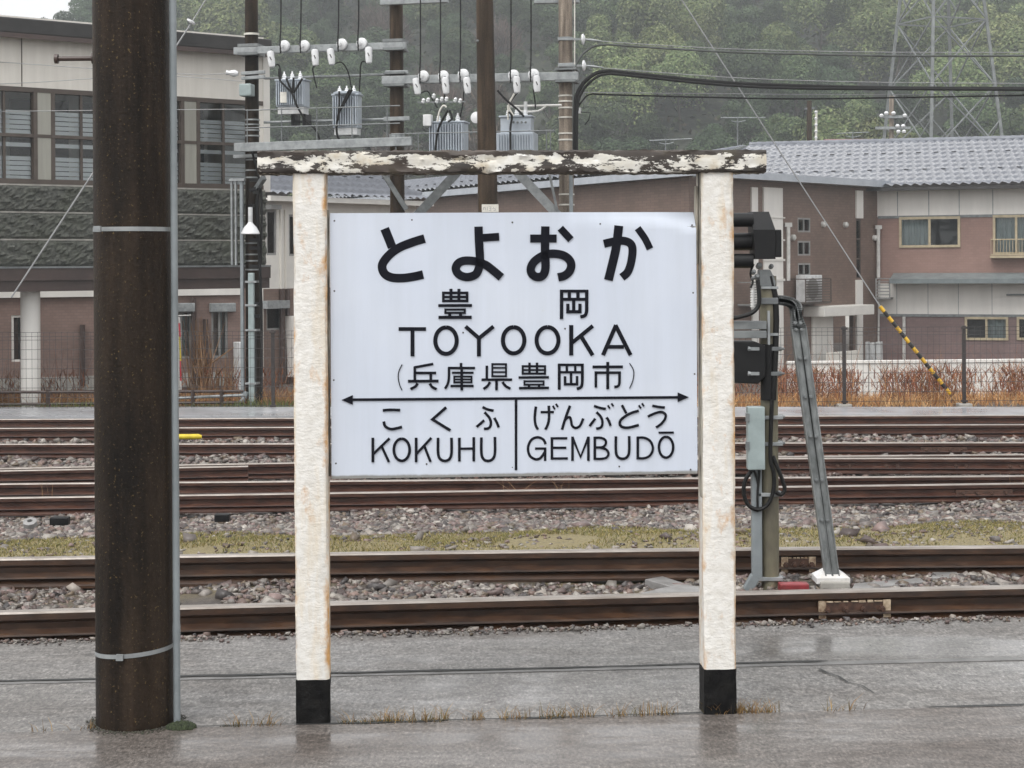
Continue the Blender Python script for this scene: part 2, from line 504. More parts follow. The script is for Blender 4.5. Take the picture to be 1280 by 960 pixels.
MT['grey_cable'] = M('grey_cable', (.10, .11, .105), (.06, .065, .06), rough=.5)
MT['fence'] = M('fence_wire', (.030, .024, .024), (.05, .04, .036), rough=.5)
MT['fence_grey'] = M('fence_mesh_wire', (.075, .07, .07), (.05, .045, .045), rough=.5)
MT['concrete'] = M('concrete', (.40, .385, .35), (.28, .27, .245), rough=.55, scale=8, bmp=.3)
MT['slab'] = M('wet_slab', (.30, .295, .29), (.19, .185, .18), rough=.3, scale=9, bmp=.3)
MT['white_cap'] = M('white_cap_paint', (.80, .80, .79), (.62, .60, .57), rough=.4, scale=14)
MT['red_block'] = M('red_painted_block', (.32, .035, .045), (.16, .03, .03), rough=.45, scale=12, bmp=.3)
MT['yellow'] = M('yellow_cover', (.72, .56, .03), (.55, .42, .03), rough=.4, scale=9)
MT['guard_yellow'] = M('guard_yellow', (.78, .47, .03), (.62, .36, .03), rough=.4, scale=9)
MT['guard_black'] = M('guard_black', (.025, .024, .023), rough=.45)
MT['plate'] = M('number_plate', (.74, .72, .66), (.6, .58, .52), rough=.4, scale=9)
MT['moss'] = M('moss', (.045, .06, .025), (.02, .028, .014), rough=.9, scale=60, bmp=1, bscale=120)

def brick_mat(name, c1, c2, mortar, scale, bw=.5, rh=.25, msize=.015):
    m, t, b = new_mat(name)
    tc = t.nodes.new('ShaderNodeTexCoord')
    sp = t.nodes.new('ShaderNodeSeparateXYZ'); cb = t.nodes.new('ShaderNodeCombineXYZ')
    t.links.new(tc.outputs['Object'], sp.inputs[0])
    t.links.new(sp.outputs['X'], cb.inputs['X']); t.links.new(sp.outputs['Z'], cb.inputs['Y'])
    br = t.nodes.new('ShaderNodeTexBrick')
    br.inputs['Scale'].default_value = scale; br.inputs['Mortar Size'].default_value = msize
    br.inputs['Brick Width'].default_value = bw; br.inputs['Row Height'].default_value = rh
    br.inputs['Color1'].default_value = c1 + (1,); br.inputs['Color2'].default_value = c2 + (1,); br.inputs['Mortar'].default_value = mortar + (1,)
    t.links.new(cb.outputs[0], br.inputs['Vector'])
    n = nz(t, .8, 5, .6, (1, 1, 1))
    c = mix(t, 1.0, br.outputs['Color'], ramp(t, n, [(.3, g3(.82)), (.7, g3(1.15))]), 'MULTIPLY')
    t.links.new(c, b.inputs['Base Color'])
    b.inputs['Roughness'].default_value = .6
    bump(t, b, br.outputs['Fac'], -.3, .01)
    return m
MT['brick_brown'] = brick_mat('brown_brick', (.160, .108, .086), (.19, .13, .104), (.125, .09, .074), 3.3)
MT['brick_pink'] = brick_mat('pink_brick', (.245, .150, .124), (.272, .168, .140), (.215, .138, .115), 3.3)
MT['brick_purple'] = brick_mat('purple_brick', (.165, .110, .105), (.19, .128, .12), (.14, .10, .095), 3.3)
MT['brick_left'] = brick_mat('red_brick', (.215, .145, .122), (.25, .17, .145), (.18, .13, .112), 4.0)
def stone_mat():
    m, t, b = new_mat('rock_face_panel')
    n = nz(t, 17, 7, .78)
    c = ramp(t, n, [(.3, (.042, .045, .040)), (.5, (.105, .110, .096)), (.7, (.19, .192, .168))])
    g = ramp(t, nz(t, 2.2, 5, .6), [(.45, g3(0)), (.7, g3(.5))])
    c = mix(t, g, c, (.07, .082, .05))
    t.links.new(c, b.inputs['Base Color']); b.inputs['Roughness'].default_value = .7
    bump(t, b, n, .9, .05)
    return m
MT['rockface'] = stone_mat()
MT['cream'] = M('cream_panel', (.78, .75, .69), (.68, .65, .59), rough=.5, scale=2, stretch=(3, 3, .3))
MT['pier'] = M('grey_beige_panel', (.36, .355, .31), (.28, .275, .24), rough=.35, scale=2, stretch=(3, 3, .3))
MT['cream2'] = M('cream_siding', (.74, .72, .67), (.66, .64, .60), rough=.55, scale=3)
MT['white_wall'] = M('white_wall', (.82, .795, .75), (.72, .70, .66), rough=.55, scale=1.2, stretch=(2, 2, .4))
MT['frame_brown'] = M('bronze_window_frame', (.095, .075, .062), rough=.4, scale=5)
MT['frame_gold'] = M('champagne_window_frame', (.50, .42, .28), rough=.4, scale=5)
MT['frame_grey'] = M('grey_window_frame', (.30, .30, .29), rough=.4, scale=5)
MT['roof_dark'] = M('dark_metal_roof', (.022, .021, .021), (.035, .033, .032), rough=.45, scale=3)
MT['beam_brown'] = M('brown_steel_beam', (.075, .052, .046), (.05, .036, .033), rough=.45, scale=3)
MT['tile'] = M('grey_blue_tile', (.185, .197, .225), (.13, .14, .165), rough=.16, scale=3.0, spec=.6)
MT['tile_dark'] = M('dark_tile_mark', (.02, .022, .03), rough=.4)
MT['gutter'] = M('pale_gutter', (.45, .48, .52), (.36, .39, .43), rough=.4, scale=3)
MT['gutter_green'] = M('grey_green_pent_roof', (.19, .22, .225), (.13, .15, .155), rough=.4, scale=4)
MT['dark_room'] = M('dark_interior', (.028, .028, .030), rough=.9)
MT['curtain'] = M('curtain_cloth', (.36, .42, .42), (.24, .29, .29), rough=.8, scale=9, stretch=(3, 3, .1))
MT['reflection_white'] = M('pane_reflection_white', (.84, .86, .88), (.76, .78, .80), rough=.6, scale=3)  # white that stands in for reflections in the glass
MT['pipe_white'] = M('white_downpipe', (.66, .65, .62), rough=.4, scale=5)
MT['pipe_brown'] = M('brown_downpipe', (.07, .045, .038), rough=.4, scale=5)
MT['red_roof'] = M('red_metal_roof', (.22, .075, .075), rough=.5, scale=2)
MT['pylon'] = M('pylon_steel', (.21, .225, .225), (.13, .14, .14), rough=.5, metal=.1, scale=2)
MT['banner_red'] = M('banner_red', (.62, .05, .07), rough=.7)
MT['banner_yellow'] = M('banner_yellow', (.70, .55, .05), rough=.7)
MT['banner_white'] = M('banner_white', (.75, .73, .70), rough=.7)
def glass_mat():
    m, t, b = new_mat('window_glass')
    gl = t.nodes.new('ShaderNodeBsdfGlossy'); gl.inputs['Roughness'].default_value = .03
    tr = t.nodes.new('ShaderNodeBsdfTransparent'); tr.inputs[0].default_value = (.95, .97, .97, 1)
    fr = t.nodes.new('ShaderNodeFresnel'); fr.inputs[0].default_value = 1.45
    ms = t.nodes.new('ShaderNodeMixShader')
    t.links.new(fr.outputs[0], ms.inputs[0]); t.links.new(tr.outputs[0], ms.inputs[1]); t.links.new(gl.outputs[0], ms.inputs[2])
    t.links.new(ms.outputs[0], t.nodes['Material Output'].inputs['Surface'])
    return m
MT['glass'] = glass_mat()

# ------------------------------------------------------------------ ground, platform, path, hill
SK = .06     # the yard runs a little askew to the camera
PROF = [(-60, -.35), (7.0, -.35), (7.5, -.085), (9.8, -.06), (10.8, -.10), (14.6, -.575), (22.6, -.595), (25.8, -.53), (28, -.72), (33, -1.35), (40, -1.62), (105, -1.62), (122, -1.0), (330, -1.0)]
def zg(x, y):
    return float(np.interp(y - SK * max(-30, min(30, x)), [p[0] for p in PROF], [p[1] for p in PROF]))
def crest(x, y):
    px = 640 + x / y * F
    return float(np.interp(px, [-400, -60, 60, 200, 1700], [176, 182, 190, 222, 226]))
def zhill(x, y):
    c = crest(x, max(y, 60))
    if y < 122: return zg(x, y) - .6
    yy = min(y, c)
    z = -1 + .38 * (yy - 122) + 1.5 * math.sin(x * .07 + 1) * min(1, (yy - 122) / 30) + .8 * math.sin(x * .19 + yy * .11)
    if y > c: z -= (y - c) * .10
    return z
def grid_sheet(name, xs, ys, fz, mat, smooth=True):
    nx, ny = len(xs), len(ys)
    v = np.array([(x, y, fz(x, y)) for y in ys for x in xs])
    f = np.array([(j * nx + i, j * nx + i + 1, (j + 1) * nx + i + 1, (j + 1) * nx + i) for j in range(ny - 1) for i in range(nx - 1)])
    return raw_mesh(name, v, f, mat, smooth=smooth)
xs = sorted(set([-185, -120, -80, -50, -30] + list(np.arange(-20, 20.1, .5)) + [30, 50, 80, 120, 185]))
ys = sorted(set([-60, -30, -10, 0, 4] + list(np.arange(6, 12, .25)) + list(np.arange(12, 34, .6)) + list(np.arange(34, 130, 6)) + [160, 220, 315]))
def zgn(x, y):
    base = zg(x, y)
    if y > 7.6 and abs(x) < 21:
        base += .018 * math.sin(x * 2.3 + y * 1.1) + .012 * math.sin(x * 5.1 - y * 3.3)
    return base
tag(grid_sheet('ground', xs, ys, zgn, MT['ground']), kind='structure')
tag(grid_sheet('hill', list(np.arange(-180, 181, 6)), list(np.arange(112, 300, 5)), zhill, MT['hill']), kind='structure')

def line_z0(a, b, z=0.0, ext=45):
    p, q = G(*a, z), G(*b, z)
    d = (q - p).normalized()
    return p - d * ext, q + d * ext
E0, E1 = line_z0((60, 800), (1205, 772))
J10, J11 = line_z0((0, 851), (1280, 821))
J20, J21 = line_z0((0, 915), (1100, 886))
N0, N1 = Vector((-48, -25, 0)), Vector((48, -25, 0))
def inset(a, b, d):
    n = Vector((-(b - a).y, (b - a).x, 0)).normalized()
    return a + n * d, b + n * d
def slab(name, near, far, mat, z=0.0, th=.34, parent=None, nsub=60, ragged=0):
    mb = MB()
    (a, b), (c, d) = near, far
    pts_n = [a.lerp(b, i / nsub) for i in range(nsub + 1)]
    pts_f = [c.lerp(d, i / nsub) for i in range(nsub + 1)]
    if ragged:
        rg = random.Random(8); k = 0
        for p in pts_f:
            k = k * .7 + rg.gauss(0, ragged); p.y += k
    for i in range(nsub):
        q = [pts_n[i], pts_n[i + 1], pts_f[i + 1], pts_f[i]]
        q = [Vector((p.x, p.y, z)) for p in q]
        mb.quad(*q)
        mb.quad(q[2], q[3], q[3] - Vector((0, 0, th)), q[2] - Vector((0, 0, th)))
        mb.quad(q[1], q[0], q[0] - Vector((0, 0, th)), q[1] - Vector((0, 0, th)))
    return mb.build(name, mat, parent)
plat = slab('platform', (N0, N1), inset(J20, J21, -.007), MT['platform_near'])
tag(plat, kind='structure')
slab('paving_strip', inset(J20, J21, .006), inset(J10, J11, -.05), MT['platform'], z=-.004, parent=plat)
slab('kerb', inset(J10, J11, -.049), inset(J10, J11, .007), MT['kerb'], z=-.001, parent=plat)
slab('edge_strip', inset(J10, J11, .008), (E0, E1), MT['platform'], z=-.003, parent=plat, nsub=1400, ragged=.009)
def ragged_joint(a, b, w0, w1, seed, gap):
    rr = random.Random(seed); L_ = (b - a).length; n = int(L_ / .035); d = (b - a) / L_; nn = Vector((-d.y, d.x, 0))
    lo = hi = (w0 + w1) / 2; vs = []; fs = []; mid_ = 0
    for i in range(n + 1):
        t = i * L_ / n
        lo = min(w1, max(w0, lo + rr.gauss(0, .0022))); hi = min(w1, max(w0, hi + rr.gauss(0, .0022))); mid_ = mid_ * .97 + rr.gauss(0, .0012)
        k = 1 if math.sin(t * 1.7 + seed) + math.sin(t * .61 + 2 * seed) > gap else .12
        p = a + d * t + nn * mid_
        vs += [p - nn * lo * k + Vector((0, 0, .0022)), p + nn * hi * k + Vector((0, 0, .0022))]
    fs = [(2 * i, 2 * i + 2, 2 * i + 3, 2 * i + 1) for i in range(n)]
    MB().add(vs, fs).build('joint', MT['joint'], plat)
ragged_joint(J10, J11, .005, .017, 3, -1.0)
ragged_joint(J20, J21, .002, .013, 5, .2)
ck = [G(x, y) for x, y in ((1024, 836), (1036, 842), (1048, 845), (1060, 853), (1078, 857), (1092, 866))]
for i in range(len(ck) - 1):
    d = (ck[i + 1] - ck[i]).normalized(); nn = Vector((-d.y, d.x, 0)) * (.006 - .0008 * i)
    MB().quad(*[p + Vector((0, 0, .0012)) for p in (ck[i] - nn, ck[i + 1] - nn * .9, ck[i + 1] + nn * .9, ck[i] + nn)]).build('crack', MT['joint'], plat)
# crumbling broken lip along the platform edge
fp = MB()
PA0, PA1 = G(-500, 521, -.45), G(1700, 519, -.45)
PB0, PB1 = G(-500, 508.5, -.45), G(1700, 508.5, -.45)
fp.add([PA0, PA1, PB1, PB0] + [p - Vector((0, 0, .25)) for p in (PA0, PA1, PB1, PB0)],
       [(0, 1, 2, 3), (1, 0, 4, 5), (3, 2, 6, 7)])
tag(fp.build('path', MT['path']), kind='structure')

# ------------------------------------------------------------------ railway tracks
def smooth_path(pts, n=4):
    out = []
    for i in range(len(pts) - 1):
        p0 = pts[max(i - 1, 0)]; p1 = pts[i]; p2 = pts[i + 1]; p3 = pts[min(i + 2, len(pts) - 1)]
        for k in range(n):
            t = k / n
            out.append(.5 * ((2 * p1) + (p2 - p0) * t + (2 * p0 - 5 * p1 + 4 * p2 - p3) * t * t + (3 * p1 - p0 - 3 * p2 + p3) * t ** 3))
    out.append(pts[-1])
    return out
RAILPROF = [(-.0325, -.008), (-.028, 0), (.028, 0), (.0325, -.008), (.0325, -.034), (.011, -.050), (.010, -.076), (.050, -.094), (.052, -.102), (.022, -.112), (.0635, -.140), (.0635, -.153),
            (-.0635, -.153), (-.0635, -.140), (-.022, -.112), (-.052, -.102), (-.050, -.094), (-.010, -.076), (-.011, -.050), (-.0325, -.034)]  # ledge below the head is added to catch a lit line along the side
RAILS = []
def rail(parent, pix, z, ext=28, one_end=None):
    base = [G(px, py, z) for px, py in pix]
    # a straight best fit keeps the rail true, with the small sweep the photograph shows
    xs_ = np.array([p.x for p in base]); ys_ = np.array([p.y for p in base])
    k = np.polyfit(xs_, ys_, 2 if len(base) > 3 else 1)
    k1 = np.polyder(k)
    lo, hi = xs_.min(), xs_.max()
    X = list(np.linspace(lo, hi, 14))
    pts = [Vector((x, np.polyval(k, x), z)) for x in X]
    d0 = Vector((1, np.polyval(k1, lo), 0)).normalized(); d1 = Vector((1, np.polyval(k1, hi), 0)).normalized()
    if one_end != 'left': pts = [pts[0] - d0 * ext] + pts
    if one_end != 'right': pts = pts + [pts[-1] + d1 * ext]
    n = len(RAILPROF)
    mb = MB(); vs = []
    top = MB()
    tv = []
    for i, p in enumerate(pts):
        d = (pts[min(i + 1, len(pts) - 1)] - pts[max(i - 1, 0)]).normalized()
        r = Vector((d.y, -d.x, 0))
        for (a, b) in RAILPROF: vs.append(p + r * a + Vector((0, 0, b)))
        tv += [p + r * -.0285 + Vector((0, 0, .0015)), p + r * .0285 + Vector((0, 0, .0015)), p + r * -.0338 + Vector((0, 0, -.007)), p + r * .0338 + Vector((0, 0, -.007))]
    fs = [(i * n + j, i * n + (j + 1) % n, (i + 1) * n + (j + 1) % n, (i + 1) * n + j) for i in range(len(pts) - 1) for j in range(n)]
    mb.add(vs, fs); mb.add(vs[:n], [tuple(range(n))]); mb.add(vs[-n:], [tuple(range(n - 1, -1, -1))])
    o = mb.build('rail', MT['rail'] if z > 0 else MT['rail_red'], parent)
    for i in range(len(pts) - 1):
        a = i * 4; q = tv
        top.add([q[a], q[a + 1], q[a + 5], q[a + 4], q[a + 2], q[a + 6], q[a + 3], q[a + 7]], [(0, 1, 2, 3), (4, 0, 3, 5), (1, 6, 7, 2)])
    top.build('head_sheen_strip', MT['rail_top'], o)  # strip over the head, wet shine painted in by its pale colour
    RAILS.append((k, lo, hi, z))
    return o, k
def rail_pt(k, px, py_guess, z):
    g = G(px, py_guess, z)
    return Vector((g.x, float(np.polyval(k, g.x)), z))

tA = thing('railway_track', 'rusty track nearest the platform with the signal standing between its rails', 'railway track', (0, 8.4, 0))
ZA, ZB = .085, -.40
a1, kA1 = rail(tA, [(60, 763), (295, 756.5), (485, 751), (815, 743.5), (1205, 734)], ZA)
a2, kA2 = rail(tA, [(60, 697), (295, 693), (485, 690.5), (815, 687), (1205, 683)], ZA)
tB = thing('railway_track', 'rusty turnout track with closely laid paired rails beyond the yellow grass strip', 'railway track', (0, 16.5, -.5))
b1, kB1 = rail(tB, [(60, 621), (295, 618), (485, 614.6), (815, 610.5), (1205, 605)], ZB)
b2, kB2 = rail(tB, [(60, 604), (295, 602), (485, 600), (815, 598), (1205, 595)], ZB)
b3, kB3 = rail(tB, [(60, 584.5), (295, 578.5), (760, 574.5), (1205, 572.5)], ZB)
b4, kB4 = rail(tB, [(860, 571.5), (1000, 570.3), (1205, 568.5)], ZB, one_end='left')
b5, kB5 = rail(tB, [(20, 588), (140, 585), (310, 582.5)], ZB, one_end='right')
tC = thing('railway_track', 'farthest rusty track beside the grey path along the mesh fence', 'railway track', (0, 21, -.5))
c1, kC1 = rail(tC, [(60, 555.5), (295, 553.5), (1205, 553.2)], ZB)
c2, kC2 = rail(tC, [(60, 535), (295, 534), (1205, 530.7)], ZB)
c3, kC3 = rail(tC, [(60, 524), (295, 522.4), (1205, 519.2)], ZB)
# joints: fishplates with bolts, chairs
def fishplate(par, k, x0p, x1p, pyg, z, rim=False, nb=4):
    p, q = rail_pt(k, x0p, pyg, z), rail_pt(k, x1p, pyg, z)
    d = (q - p).normalized(); r = Vector((d.y, -d.x, 0))
    off = r * .024 + Vector((0, 0, -.082))
    o = MB().bar(p + off, q + off, .024, .062).build('fishplate', MT['rail_plate'], par, bevel=.003)
    for i in range(nb):
        c = p.lerp(q, (i + .5) / nb) + r * .036 + Vector((0, 0, -.082))
        MB().lathe(c, r, [(0, .016), (.014, .016), (.015, .009), (.03, .009)], 6).build('bolt', MT['rail_plate'], o)
    if rim:
        m = MB()
        for s_, e_ in ((p, p + d * .035), (q - d * .035, q)):
            m.bar(s_ + off + r * .014, e_ + off + r * .014, .008, .080)
        for k_ in range(9):
            u0_, u1_ = (k_ + random.uniform(.0, .25)) / 9, (k_ + random.uniform(.7, 1.0)) / 9
            m.bar(p.lerp(q, u0_) + r * .034 + Vector((0, 0, -.047)), p.lerp(q, u1_) + r * .034 + Vector((0, 0, -.047)), .012, random.uniform(.003, .009))
        m.build('limewashed_edge', MT['pale_rim'], o)
fishplate(a1, kA1, 1020, 1112, 738, ZA, True)
fishplate(a2, kA2, 975, 1018, 685, ZA, True)
fishplate(b1, kB1, 1195, 1268, 606, ZB, False)
fishplate(c1, kC1, 1150, 1208, 553, ZB, False)
for px in (905, 985, 998, 1047, 1062, 1108, 1122, 1195, 1208, 1262, 1276):
    p = rail_pt(kB3, px, 573, ZB); d = Vector((1, 0, 0))
    MB().lathe(p + Vector((0, -.012, -.085)), (0, -1, 0), [(0, .024), (.02, .024), (.021, .012), (.04, .012)], 6).build('bolt', MT['rail_plate'], b3)

# ------------------------------------------------------------------ ballast, grass
ph = (1 + 5 ** .5) / 2
ICO = np.array([(-1, ph, 0), (1, ph, 0), (-1, -ph, 0), (1, -ph, 0), (0, -1, ph), (0, 1, ph), (0, -1, -ph), (0, 1, -ph), (ph, 0, -1), (ph, 0, 1), (-ph, 0, -1), (-ph, 0, 1)]) / 1.9
ICOF = np.array([(0, 11, 5), (0, 5, 1), (0, 1, 7), (0, 7, 10), (0, 10, 11), (1, 5, 9), (5, 11, 4), (11, 10, 2), (10, 7, 6), (7, 1, 8), (3, 9, 4), (3, 4, 2), (3, 2, 6), (3, 6, 8), (3, 8, 9), (4, 9, 5), (2, 4, 11), (6, 2, 10), (8, 6, 7), (9, 8, 1)])
def rot_mats(n):
    q = RNG.normal(size=(n, 4)); q /= np.linalg.norm(q, axis=1)[:, None]
    w_, x, y, z = q.T
    return np.stack([1 - 2 * (y * y + z * z), 2 * (x * y - z * w_), 2 * (x * z + y * w_), 2 * (x * y + z * w_), 1 - 2 * (x * x + z * z), 2 * (y * z - x * w_), 2 * (x * z - y * w_), 2 * (y * z + x * w_), 1 - 2 * (x * x + y * y)], 1).reshape(n, 3, 3)
PALETTE = np.array([(.165, .155, .150), (.105, .095, .093), (.20, .185, .172), (.085, .066, .064), (.135, .098, .085), (.26, .25, .24), (.115, .094, .070), (.055, .050, .052), (.15, .115, .112)])
PALETTE = PALETTE * np.array([1.04, 1.0, .92])
CUBE = np.array([(x, y, z) for z in (-.6, .6) for y in (-.7, .7) for x in (-.7, .7)])
CUBEF = np.array([(0, 2, 3, 1), (4, 5, 7, 6), (0, 1, 5, 4), (1, 3, 7, 5), (3, 2, 6, 7), (2, 0, 4, 6)])
def stones(pos, rad, pal=PALETTE, probs=None):
    n = len(pos)
    base = CUBE[None] + RNG.uniform(-.42, .42, (n, 8, 3))
    base = base * RNG.uniform(.55, 1.45, (n, 1, 3))
    v = np.einsum('nij,nkj->nki', rot_mats(n), base) * rad[:, None, None]
    v[:, :, 2] *= .68
    v += pos[:, None, :]
    f = CUBEF[None] + (np.arange(n) * 8)[:, None, None]
    ci = RNG.choice(len(pal), n, p=probs)
    c = pal[ci] * RNG.uniform(.65, 1.35, (n, 1))
    return v.reshape(-1, 3), f.reshape(-1, 4), np.repeat(c, 8, 0)
def on_rail(x, y, m=.075):
    bad = np.zeros(len(x), bool)
    for k, lo, hi, z in RAILS:
        if z == ZB and (k is kB4): bad |= (np.abs(np.polyval(k, x) - y) < m) & (x > lo - .1)
        elif z == ZB and (k is kB5): bad |= (np.abs(np.polyval(k, x) - y) < m) & (x < hi + .1)
        else: bad |= np.abs(np.polyval(k, np.clip(x, lo - 1, hi + 1)) - y) < m
    return bad
kE = np.polyfit([E0.x, E1.x], [E0.y, E1.y], 1)
def zone(y0, y1, dens, r0, r1, sink=.3, half=.36, jit=None, mask=None):
    X = half * y1
    n = int(2 * X * (y1 - y0) * dens)
    x = RNG.uniform(-X, X, n); y = RNG.uniform(y0, y1, n) + SK * x
    ok = (np.abs(x) < half * y) & ~on_rail(x, y) & (y > np.polyval(kE, x) + .035)
    if mask is not None: ok &= mask(x, y)
    x, y = x[ok], y[ok]
    r = RNG.uniform(r0, r1, len(x)) * RNG.choice([1, 1, 1, 1.5], len(x))
    z = np.array([zgn(a, b) for a, b in zip(x, y)]) + r * (.5 - sink)
    return np.stack([x, y, z], 1), r
lown = lambda x, y, s=1.7: np.sin(x * s + 1.3) * np.sin(y * s * 1.9 + x * .7) + .6 * np.sin(x * s * 2.7 - y * s * 1.3)
Z = [zone(7.3, 8.0, 900, .006, .018, .25, mask=lambda x, y: (y < np.polyval(kA1, x) - .05)),
     zone(7.3, 9.3, 1700, .007, .019, .3, mask=lambda x, y: (y > np.polyval(kA1, x) + .05) & (y < np.polyval(kA2, x)) & (lown(x, y) > -1.15)),
     zone(7.3, 9.3, 45, .018, .030, .25, mask=lambda x, y: (y > np.polyval(kA1, x) + .05) & (y < np.polyval(kA2, x))),
     zone(8.8, 12.8, 170, .006, .016, .4, mask=lambda x, y: (y > np.polyval(kA2, x)) & (lown(x, y) > -.3)),
     zone(8.8, 12.8, 5, .022, .038, .2, mask=lambda x, y: (y > np.polyval(kA2, x))),
     zone(12.0, 15.5, 800, .010, .026, .3, mask=lambda x, y: y < np.polyval(kB1, x)),
     zone(17.0, 19.4, 420, .014, .028, .3, mask=lambda x, y: y > np.polyval(kB3, x)),
     zone(17.6, 19.6, 480, .015, .032, -.8, mask=lambda x, y: (y > np.polyval(kB3, x) + .16) & (y < np.polyval(kC1, x) - .12)),
     zone(19.2, 22.6, 380, .015, .030, .1, mask=lambda x, y: y < np.polyval(kC3, x)),
     zone(19.2, 22.0, 320, .015, .032, -.9, mask=lambda x, y: (y > np.polyval(kC1, x) + .3) & (y < np.polyval(kC2, x) - .1))]
# crumbs and grit along the broken platform lip
ex = RNG.uniform(-3.2, 3.2, 5200); eo = RNG.normal(0, .045, 5200)
ok = (eo < .05) & (RNG.uniform(0, 1, 5200) < .35 + .65 * (np.sin(ex * 2.1) * np.sin(ex * 5.3 + 1) > -.2))
ex, eo = ex[ok], eo[ok]
er = RNG.uniform(.002, .007, len(ex)) * RNG.choice([1, 1, 1, 1, 1, 2.4], len(ex))
Z.append((np.stack([ex, np.polyval(kE, ex) + eo, np.where(eo < .0, .0, -eo * .8) + er * .2], 1), er))
pos = np.concatenate([z[0] for z in Z]); rad = np.concatenate([z[1] for z in Z])
v, f, c = stones(pos, rad)
zr_ = zone(14.6, 19.0, 360, .012, .026, .35, mask=lambda x, y: (y > np.polyval(kB1, x)) & (y < np.polyval(kB3, x)))
RUSTY = np.array([(.085, .050, .036), (.06, .036, .027), (.12, .085, .068), (.045, .030, .024), (.15, .125, .11)])
v2, f2, c2 = stones(zr_[0], zr_[1], RUSTY)
v, f, c = np.concatenate([v, v2]), np.concatenate([f, f2 + len(v)]), np.concatenate([c, c2])
tag(raw_mesh('ballast', v, f, MT['stone'], c), 'grey and brown crushed stone ballast spread over the rail yard', 'ballast', kind='stuff')
NST = len(pos)

def blades(pos, h0, h1, w, cols, lean=.5, seg=2, cjit=.25):
    """thin tapering blades as triangle strips -> two quads each"""
    n = len(pos)
    a = RNG.uniform(0, 2 * np.pi, n); h = RNG.uniform(h0, h1, n)
    la = RNG.uniform(0, 2 * np.pi, n); ln = RNG.uniform(0, lean, n) * h
    dx = np.stack([np.cos(a), np.sin(a), np.zeros(n)], 1) * (w / 2)
    ld = np.stack([np.cos(la) * ln, np.sin(la) * ln, np.zeros(n)], 1)
    up = np.array([0, 0, 1.])
    p0 = pos; p1 = pos + ld * .35 + up * (h * .6)[:, None]; p2 = pos + ld + up * h[:, None]
    v = np.stack([p0 - dx, p0 + dx, p1 + dx * .75, p1 - dx * .75, p2 + dx * .2, p2 - dx * .2], 1)
    f = np.array([(0, 1, 2, 3), (3, 2, 4, 5)])[None] + (np.arange(n) * 6)[:, None, None]
    c = cols[RNG.choice(len(cols), n)] * RNG.uniform(1 - cjit, 1 + cjit, (n, 1))
    return v.reshape(-1, 3), f.reshape(-1, 4), np.repeat(c, 6, 0)
GR = np.array([(.22, .185, .072), (.27, .215, .092), (.17, .155, .055), (.30, .235, .125), (.13, .13, .048)])
def scatter(n, y0, y1, mask, half=.36, dz=0):
    X = half * y1
    x = RNG.uniform(-X, X, n); y = RNG.uniform(y0, y1, n) + SK * x
    ok = (np.abs(x) < half * y) & ~on_rail(x, y) & mask(x, y)
    x, y = x[ok], y[ok]
    return np.stack([x, y, [zgn(a, b) + dz for a, b in zip(x, y)]], 1)
gp = scatter(120000, 9.0, 13.2, lambda x, y: (y > np.polyval(kA2, x) + .08) & (lown(x, y, 1.3) < 1.25) & (RNG.uniform(0, 1, len(x)) < np.clip(1.25 - np.abs(y - SK * x - 11.2) / 1.6 - .25 * (x > .3), 0, 1)))
v, f, c = blades(gp, .006, .022, .006, GR, 1.8, cjit=.4)
tag(raw_mesh('grass', v, f, MT['grass'], c), 'low yellowish grass and moss strip between the near track and the turnout', 'grass', kind='stuff')
ep = scatter(9000, 7.2, 8.0, lambda x, y: (y > np.polyval(kE, x) - .03) & (y < np.polyval(kE, x) + .10) & (lown(x, y, 1.1) > .55))
v, f, c = blades(ep, .008, .030, .006, np.array([(.13, .16, .04), (.20, .21, .06)]), .9)
tag(raw_mesh('grass', v, f, MT['grass'], c), 'short green moss grass along the crumbling platform edge', 'grass', kind='stuff')
dp = scatter(260, 15.3, 16.4, lambda x, y: (y > np.polyval(kB2, x) - .25) & (y < np.polyval(kB2, x) + .6) & (lown(x, y, 2.1) > .55))
if len(dp):
    dp = np.repeat(dp, 7, 0) + RNG.normal(0, .035, (len(dp) * 7, 3)) * np.array([1, 1, 0])
    v, f, c = blades(dp, .08, .22, .006, np.array([(.42, .29, .16), (.34, .22, .11)]), 1.1)
    tag(raw_mesh('dry_grass', v, f, MT['weed'], c), 'dry tan grass tufts growing between the turnout rails', 'grass', kind='stuff')
fg = scatter(16000, 24.4, 26.6, lambda x, y: (x < -2.5) & (y > G(100, 508, -.45).y - .1 + .002 * x), dz=0)
v, f, c = blades(fg, .07, .17, .012, np.array([(.13, .16, .05), (.19, .19, .06), (.10, .12, .04)]), .8)
tag(raw_mesh('grass', v, f, MT['grass'], c), 'green grass verge along the foot of the mesh fence', 'grass', kind='stuff')

# dry weeds in the platform joint and round the posts
def px_line_pts(x0, x1, n, spread):
    out = []
    for i in range(n):
        px = random.uniform(x0, x1); py = 915 - px * 29 / 1100
        p = G(px, py); out.append((p.x + random.gauss(0, .01), p.y + random.gauss(0, spread), -.01))
    return out
wp = []
for x0, x1, n in ((285, 345, 60), (425, 480, 45), (470, 560, 190), (585, 605, 40), (625, 660, 55), (675, 745, 110), (762, 782, 35), (795, 842, 90), (885, 925, 130), (920, 970, 150), (1030, 1075, 25), (40, 118, 20)):
    wp += px_line_pts(x0, x1, n, .012)
v, f, c = blades(np.array(wp), .015, .06, .0028, np.array([(.34, .20, .09), (.42, .28, .13), (.25, .15, .07), (.16, .13, .05)]), 1.4)
tag(raw_mesh('dry_weeds', v, f, MT['weed'], c), 'small dry brown weeds sprouting from the platform joint', 'weeds', kind='stuff')
wp = []
